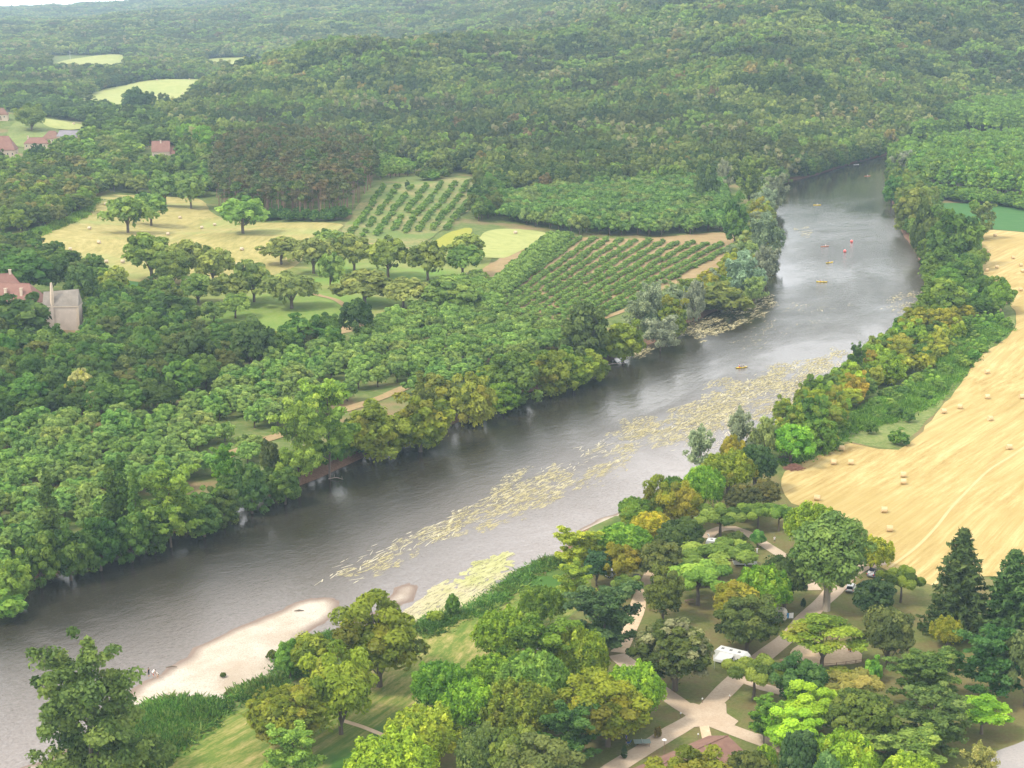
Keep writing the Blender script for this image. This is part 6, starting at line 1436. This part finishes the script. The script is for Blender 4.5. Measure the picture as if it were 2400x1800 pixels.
camper(1818, 1452, R(-18), 'old cream caravan with a rounded end under the olive maple', 4.4, 2.1, 2.3, M_CREAM, round_=True)
camper(1688, 1292, R(-15), 'long white caravan with a satellite dish next to the dark shrub tree', 6.5, 2.2, 2.5, dish=True)
camper(1645, 1215, R(10), 'white camper roof just visible at the top of the campsite', 5.2, 2.1, 2.5, name='camper_van')
camper(1960, 1325, R(75), 'white caravan seen through the tallest plane tree', 5, 2.1, 2.5)
camper(1745, 1325, R(0), 'white caravan hidden among the pollarded planes', 5, 2.1, 2.4)
camper(1288, 1530, R(20), 'white van hidden beneath the dark feathery tree', 5, 2.0, 2.4, name='camper_van')
M_BLUE = simple('blue_towel', (.10, .30, .52), .9)
def laundry():
    x, y = hit(1849, 1454); r = empty('clothes_rack', (x, y, hz(x, y) + .05), R(10), 'clothes rack hung with towels beside the cream caravan', 'clothes rack')
    b = MB()
    for s in (-.9, .9): b.tube([(s, -.35, 0), (s, 0, 1.5), (s, .35, 0)], .02, 5)
    b.tube([(-.9, 0, 1.5), (.9, 0, 1.5)], .02, 5); b.build('frame', M_RIM, r)
    for nm, m, a, c in (('towel', M_BLUE, -.75, -.1), ('towel', CL['white'], .02, .35), ('towel', CL['white'], .4, .85)):
        o = MB().box(a, c, -.03, .03, .45, 1.53).build(nm, m, None, label=('blue towel' if m is M_BLUE else ('narrow white towel' if a < .1 else 'wider white towel')) + ' on the clothes rack by the cream caravan', cat='towel'); o.location = r.location; o.rotation_euler = r.rotation_euler
laundry()

# ------------------------------------------------------------------ campsite furniture
M_WOOD = simple('weathered_wood', (.20, .13, .085), .85, .2, 4); M_TT = simple('table_green', (.20, .25, .22), .5, .05)
def tt_table():
    x, y = hit(1505, 1748); r = empty('table_tennis_table', (x, y, hz(x, y) + .06), R(3), 'grey-green table tennis table on the lawn by the camp road', 'table tennis table')
    MB().box(-1.37, 1.37, -.76, .76, .72, .76).build('table_top', M_TT, r); MB().box(-.01, .01, -.85, .85, .763, .91).build('net', CL['white'], r)
    for a in (-1.1, 1.1):
        for b_ in (-.6, .6): MB().tube([(a, b_, 0), (a, b_, .72)], .03, 6).build('leg', M_GREYP, r)
tt_table()
def chair_at(u, v, rz, m, label):
    x, y = hit(u, v); r = empty('camping_chair', (x, y, hz(x, y) + .05), rz, label, 'chair'); MB().box(-.28, .28, -.25, .25, .42, .46).build('seat', m, r)
    b = MB(); b.add([(-.28, -.25, .46), (.28, -.25, .46), (.28, -.45, 1.0), (-.28, -.45, 1.0), (-.28, -.28, .46), (.28, -.28, .46), (.28, -.48, 1.0), (-.28, -.48, 1.0)], [(0, 1, 2, 3), (7, 6, 5, 4), (0, 4, 5, 1), (1, 5, 6, 2), (2, 6, 7, 3), (3, 7, 4, 0)]); b.build('backrest', m, r)
    for a in (-.25, .25):
        for c in (-.22, .22): MB().tube([(a, c, 0), (a, -c * .6, .44)], .018, 5).build('leg', M_RIM, r)
    return x, y
chair_at(1473, 1747, 1.0, CL['blue'], 'blue camping chair left of the table tennis table')
per_at(1468, 1744, 2.0, 'stand', 'blue', 'dark', 'person in dark blue at the left of the table tennis table')
chair_at(1706, 1572, .3, CL['blue'], 'blue camping chair beside the motorhome awning')
def picnic(u, v, rz, label):
    x, y = hit(u, v); r = empty('picnic_table', (x, y, hz(x, y) + .05), rz, label, 'picnic table')
    for k in range(4): MB().box(-.9, .9, -.38 + k * .195, -.2 + k * .195, .72, .76).build('plank', M_WOOD, r)
    for s in (-1, 1): MB().box(-.9, .9, s * .7 - .13, s * .7 + .13, .43, .47).build('bench', M_WOOD, r)
    for X in (-.65, .65): MB().tube([(X, -.75, 0), (X, -.25, .72)], .045, 5).tube([(X, .75, 0), (X, .25, .72)], .045, 5).tube([(X, -.72, .4), (X, .72, .4)], .04, 5).build('trestle', M_WOOD, r)
picnic(1616, 1414, .4, 'brown picnic table under the pollarded plane'); picnic(1839, 1556, -.1, 'brown picnic table by the play area corner')
def lamp(u, v, hh, label, big=False):
    x, y = hit(u, v); r = empty('garden_lamp', (x, y, hz(x, y) + .05), 0, label, 'lamp'); MB().tube([(0, 0, 0), (0, 0, hh)], [.07, .05], 7).build('post', M_WOOD, r)
    b = MB(); w_ = .42 if big else .16; b.tube([(0, 0, hh), (0, 0, hh + .1), (0, 0, hh + .28)], [w_ * .5, w_, w_ * .4], 12); b.build('lamp_head', M_CAR, r)
lamp(1556, 1776, 3.0, 'tall lamp with a white disc head at the wash house corner', True)
for u, v, t_ in ((1543, 1724, 'by the brown sapling on the lawn'), (1466, 1779, 'beside the tiny column shrub'), (1636, 1731, 'left of the footpath to the wash house'), (1646, 1647, 'in the fork of the road junction'), (1710, 1640, 'on the round grass island'), (1595, 1681, 'on the lawn left of the junction')): lamp(u, v, .7, 'small white bollard light ' + t_)
def fence(pts, label, step=1.8):
    P = smooth([hit(*p) for p in pts], step, 0, False); x0, y0 = P[0]; z0 = hz(x0, y0); r = empty('low_fence', (x0, y0, z0), 0, label, 'fence')
    for i, p in enumerate(P):
        MB().tube([(p[0] - x0, p[1] - y0, -.1), (p[0] - x0, p[1] - y0, .9)], .06, 6).build('post', M_WOOD, r)
        if i: q = P[i - 1]; [MB().tube([(q[0] - x0, q[1] - y0, h_), (p[0] - x0, p[1] - y0, h_)], .035, 5).build('rail', M_WOOD, r) for h_ in (.45, .8)]
fence([(1905, 1566), (1960, 1563), (2022, 1554)], 'low wooden rail fence along the sand play area')
def rocker():
    x, y = hit(1993, 1528); r = empty('play_rocker', (x, y, hz(x, y) + .1), .6, 'small orange spring rocker in the sand play area', 'spring rocker')
    MB().tube([(0, 0, 0), (0, 0, .4)], .12, 8).build('spring', M_GREYP, r); MB().prism([(-.5, .4), (.5, .4), (.6, .95), (.35, 1.0), (.2, .65), (-.3, .65), (-.5, .85)], -.16, .16).build('seat_body', CL['orange'], r)
rocker()
M_BRUSH = simple('brushwood', (.26, .13, .09), .9, .35, 5)
def brush_pile(u, v, rx, label, n=220, m=None, hh=1.4, name='brush_pile'):
    x, y = hit(u, v); g = np.random.default_rng(int(u)); b = MB()
    for i in range(n):
        a = g.random() * 6.28; q = math.sqrt(g.random()); cx, cy = rx * q * math.cos(a), rx * .8 * q * math.sin(a); z = hh * (1 - q * q) * g.random() + .08; l = g.uniform(.4, 1.3); e = g.random() * 6.28; dz = g.normal() * .2
        b.tube([(cx - l * math.cos(e), cy - l * math.sin(e), max(0, z - dz)), (cx + l * math.cos(e), cy + l * math.sin(e), max(0.02, z + dz))], g.uniform(.03, .09), 4)
    o = b.build(name, m or M_BRUSH, None, label=label, cat='brush pile'); o.location = (x, y, hz(x, y)); return o
brush_pile(1860, 1100, 2.2, 'reddish brushwood pile at the stubble field corner')
brush_pile(1838, 1078, 1.9, 'heap of grey-brown fallen branches behind the reddish brush pile', 60, M_BARK, 1.6, 'fallen_branches')
def drift(u, v, ln, rz, label):
    x, y = pt(u, v, WZ + .3); b = MB(); g = np.random.default_rng(int(u)); b.tube([(0, 0, 0), (ln * .5, .3, .5), (ln, .1, .2)], [.16, .11, .04], 6)
    for k in range(6):
        q = g.uniform(.3, .95) * ln; b.tube([(q, .2, .35), (q + g.normal() * .9 + .5, g.normal() * 1.2, .3 + g.random())], [.05, .015], 4)
    o = b.build('driftwood', M_PALEBARK, None, label=label, cat='driftwood'); o.location = (x, y, WZ + .05); o.rotation_euler = (0, 0, rz)
drift(1158, 952, 7, .5, 'bleached fallen branch in the water below the yellow and orange tree'); drift(1412, 856, 8, .3, 'bleached branch at the gap in the far bank trees'); drift(625, 1163, 4, 2.4, 'short pale branch at the far waterline'); drift(770, 1120, 4, -.3, 'pale stick on the brown far bank')
def log_(u, v, label):
    x, y = pt(u, v, GB); o = MB().tube([(-1, 0, .05), (0, .1, .16), (1, 0, .05)], [.08, .18, .07], 6).build('log', M_BARK, None, label=label, cat='log'); o.location = (x, y, GB - .1); o.rotation_euler = (0, 0, .1)
log_(402, 1563, 'dark log lying on the gravel bar near the three people'); log_(701, 1431, 'reddish log at the tip of the gravel bar')
for u, v, w_, l_ in ((637, 1541, 2.2, 'dark bush alone on the gravel bar'), (523, 1585, 1.2, 'tiny bush in the middle of the gravel bar'), (540, 1634, 2.0, 'low green tuft at the foot of the reed clump'), (650, 1541, 1.0, 'second tiny bush beside the dark gravel bush')):
    x, y = pt(u, v, WZ + .9); put_tree('bush', x, y, WZ + .75, w_, w_ * .8, (.05, .075, .025), 0, l_, None, True)
# bare stem beside the ivy-clad tree and the village pole
x, y = hit(2022, 895); o = MB().tube([(0, 0, 0), (-.3, 0, 5), (-.9, .2, 10)], [.2, .14, .05], 6).build('dead_tree_stem', M_PALEBARK, None, label='bare pale dead stem beside the lone ivy-clad tree', cat='dead tree'); o.location = (x, y, hz(x, y))
x, y = hit(165, 144); r = empty('utility_pole', (x, y, hz(x, y)), 0, 'pale utility pole by the highest valley meadow', 'utility pole'); MB().tube([(0, 0, 0), (0, 0, 17)], [.35, .25], 6).build('pole', M_RIM, r); MB().box(-1.6, 1.6, -.1, .1, 15.5, 15.8).build('crossarm', M_RIM, r)

# ------------------------------------------------------------------ houses
def roof_mat(name, c1, c2, rot=0.0):
    m, t = nmat(name); p = wpos(t); a = noise(t, p, .5, 4, .7); b = noise(t, p, 4, 3, .7)
    wv = N(t, 'ShaderNodeTexWave', Scale=2.2, Distortion=1.0); t.links.new(wpos(t, rot), wv.inputs[0])
    col = mix(t, ramp(t, a, [(.35, 0.0), (.7, 1.0)]), c1, c2); col = mix(t, ramp(t, b, [(.5, 0.0), (.8, .6)]), col, tuple(k * .6 for k in c1)); col = mix(t, math_(t, 'MULTIPLY', wv.outputs[0], .25), col, tuple(k * .5 for k in c1))
    finish(t, col, .85, bump(t, wv.outputs[0], .6, .08), .2); return m
R_RED = roof_mat('red_tiles', (.24, .125, .10), (.29, .165, .13)); R_BROWN = roof_mat('brown_tiles', (.20, .115, .085), (.26, .15, .11)); R_LAUZE = roof_mat('stone_slates', (.24, .21, .18), (.34, .30, .255)); R_GREY = roof_mat('fibre_roof', (.22, .20, .22), (.28, .26, .28))
R_WASH = roof_mat('mossy_tiles', (.21, .115, .09), (.29, .17, .12), R(40))
W_STONE = simple('limestone', (.52, .42, .32), .9, .2, 1.2); W_PLAST = simple('old_plaster', (.50, .42, .36), .95, .22, .6); M_FRAME = simple('window_frame', (.55, .5, .45), .6)
def house(x, y, z, rz, Lg, Wd, eave, rise, roofm, wallm, label, hip=False, chim=(), wins=True, name='house', over=.35, cat='house'):
    r = empty(name, (x, y, z), rz, label, cat); a, b_ = Lg / 2, Wd / 2; w_ = MB()
    if hip: w_.box(-a, a, -b_, b_, -1.5, eave)
    else:
        w_.add([(-a, -b_, -1.5), (-a, b_, -1.5), (-a, b_, eave), (-a, 0, eave + rise), (-a, -b_, eave), (a, -b_, -1.5), (a, b_, -1.5), (a, b_, eave), (a, 0, eave + rise), (a, -b_, eave)], [(0, 1, 2, 3, 4), (9, 8, 7, 6, 5), (0, 4, 9, 5), (1, 6, 7, 2), (2, 7, 8, 3), (4, 3, 8, 9)])
    w_.build('wall', wallm, r)
    A_, B_ = a + over, b_ + over; zo = eave - rise * over / b_ + .12; q = MB(); th = .18
    rx = a - b_ * .75 if hip else A_
    top = [(-rx, 0, eave + rise + .12), (rx, 0, eave + rise + .12)]; base = [(-A_, -B_, zo), (A_, -B_, zo), (A_, B_, zo), (-A_, B_, zo)]
    V = base + top + [(p[0], p[1], p[2] - th) for p in base]
    q.add(V, [(0, 1, 5, 4), (2, 3, 4, 5), (1, 2, 5), (3, 0, 4), (0, 6, 7, 1), (1, 7, 8, 2), (2, 8, 9, 3), (3, 9, 6, 0)] + ([(9, 8, 7, 6)] if hip else [(6, 9, 8, 7)])); rf = q.build('roof', roofm, r)
    MB().tube([(-rx, 0, eave + rise + .13), (rx, 0, eave + rise + .13)], .13, 6).build('ridge', roofm, rf)
    for cx, cy, hh in chim:
        zr = eave + rise * (1 - abs(cy) / b_); MB().box(cx - .45, cx + .45, cy - .4, cy + .4, zr - .8, zr + hh).build('chimney', W_STONE, rf); MB().box(cx - .58, cx + .58, cy - .53, cy + .53, zr + hh, zr + hh + .15).build('chimney', W_STONE, rf)
    if wins:
        for s in (-1, 1):
            for X in np.arange(-a + 1.6, a - 1, 3.0):
                f = MB().box(X - .5, X + .5, s * (b_ + .03) - .05, s * (b_ + .03) + .05, eave * .42, eave * .42 + 1.3).build('window', M_FRAME, r); MB().box(X - .38, X + .38, s * (b_ + .085) - .02, s * (b_ + .085) + .02, eave * .42 + .12, eave * .42 + 1.18).build('pane', M_GLASS, f)
        for s in (-1, 1): f = MB().box(s * (a + .03) - .05, s * (a + .03) + .05, -.5, .5, eave * .45, eave * .45 + 1.3).build('window', M_FRAME, r); MB().box(s * (a + .085) - .02, s * (a + .085) + .02, -.38, .38, eave * .45 + .12, eave * .45 + 1.18).build('pane', M_GLASS, f)
    MB().box(-.5, .5, -b_ - .07, -b_ + .02, 0, 2.1).build('door', M_WOOD, r)
    return r
def house_at(u, v, *a, **k): x, y = hit(u, v); return house(x, y, hz(x, y), *a, **k)
# the ruined stone house: tall plastered wall, steep slate roof, slender stack
def ruin():
    x, y = hit(146, 775); z = hz(x, y); r = empty('ruined_house', (x, y, z), R(3), 'tall ruined stone house with grey steep roof and slender stack above the grove', 'ruined house')
    MB().box(-6.4, 6.2, 0, 7, -2, 8.6).build('wall', W_PLAST, r); MB().box(-6.6, 6.4, -.22, 7.1, 8.6, 8.9).build('cornice', W_STONE, r)
    b = MB(); b.add([(-6.5, -.15, 8.9), (6.3, -.15, 8.9), (6.1, 3.0, 14.6), (-6.4, 3.0, 13.7), (-6.5, 7, 8.9), (6.3, 7, 8.9)], [(0, 1, 2, 3), (5, 4, 3, 2), (1, 5, 2), (0, 3, 4)]); b.build('roof', R_LAUZE, r)
    MB().tube([(-3.0, .6, 8.8), (-2.9, .8, 14.2), (-3.0, .9, 17.4)], [.8, .65, .4], 5).build('chimney', W_STONE, r); MB().box(-3.5, -2.5, -.25, 0, 0, 8.6).build('flue', W_PLAST, r)
    for k in range(11): MB().box(5.6 - (k % 2) * .25, 6.35, -.12, .02, .2 + k * .75, .2 + k * .75 + .6).build('quoin_stone', W_STONE, r)
    MB().box(-6, -5, -.02, .05, 5.6, 7).build('window', M_GLASS, r)
    x2, y2 = hit(140, 785); sheet('bare_earth', smooth([(x2 - 9, y2 - 5), (x2 + 7, y2 - 6), (x2 + 10, y2 + 6), (x2 - 10, y2 + 8)], 2, .5), M_SOIL, .25, res=3)
ruin()
house_at(40, 752, R(-8), 20, 11, 7.5, 6.2, R_RED, W_STONE, 'big stone house with a hipped red roof left of the ruin', hip=True, chim=((-2, -3.2, 2.2), (4, -3.2, 2.4)))
house_at(14, 728, R(25), 13, 9, 8.5, 5.2, R_RED, W_STONE, 'rear wing with a red roof behind the big hipped house', hip=True, chim=((2.5, 0, 1.4),))
house_at(379, 376, R(8), 11, 8.5, 5.5, 6.0, R_RED, W_STONE, 'lone house with a steep red roof between the trees of the valley', chim=((0, -.6, 1.4),))
house_at(404, 377, R(8), 7, 7, 4.2, 3.4, R_RED, W_STONE, 'lower red-roofed annex on the right of the lone valley house', wins=False)
house_at(12, 372, R(5), 15, 11, 6, 8.0, R_RED, W_STONE, 'barn with a very steep red roof at the left picture edge', hip=True)
house_at(88, 348, R(4), 16, 8, 4.5, 3.4, R_RED, W_STONE, 'long low red-roofed house in the village', hip=True, chim=((-6, 0, 1.2),))
house_at(124, 336, R(-5), 12, 10, 4, 4.8, R_BROWN, W_STONE, 'brown pyramid-roofed farm building in the village', hip=True)
house_at(167, 335, R(-12), 16, 11, 5, 3.6, R_GREY, W_STONE, 'barn with a grey sheet roof at the right end of the village', wins=False, name='barn', cat='barn')
house_at(4, 282, R(10), 10, 8, 4.5, 4.5, R_BROWN, W_STONE, 'small brown-roofed house at the far left above the village green', hip=True)
x, y = hit(60, 412); MB().box(-6, 6, -.4, .4, -1, 3.2).build('stone_wall', W_STONE, None, label='ochre stone garden wall below the village', cat='wall').location = (x, y, hz(x, y))
# wash house by the junction
p0 = pt(1700, 1728, 3.9); p1 = pt(1535, 1800, 3.9); c_ = ((p0[0] + p1[0]) / 2, (p0[1] + p1[1]) / 2); an = math.atan2(p0[1] - p1[1], p0[0] - p1[0])
house(c_[0], c_[1], 0.05, an, math.dist(p0, p1), 7.0, 2.5, 1.35, R_WASH, simple('cream_render', (.55, .47, .36), .9, .1), 'campsite wash house with a low mossy tiled roof by the road junction', over=.6, name='wash_house', cat='wash house')

# ------------------------------------------------------------------ the air
def haze():
    m, t = nmat('haze_air'); v = N(t, 'ShaderNodeVolumePrincipled', Density=1.0e-4, Anisotropy=.2); v.inputs['Color'].default_value = (.58, .80, 1.0, 1)
    o = N(t, 'ShaderNodeOutputMaterial'); t.links.new(v.outputs[0], o.inputs['Volume'])
    return MB().box(-13500, 13500, -400, 9900, -9, 335).build('haze', m, None, kind='stuff')
haze()
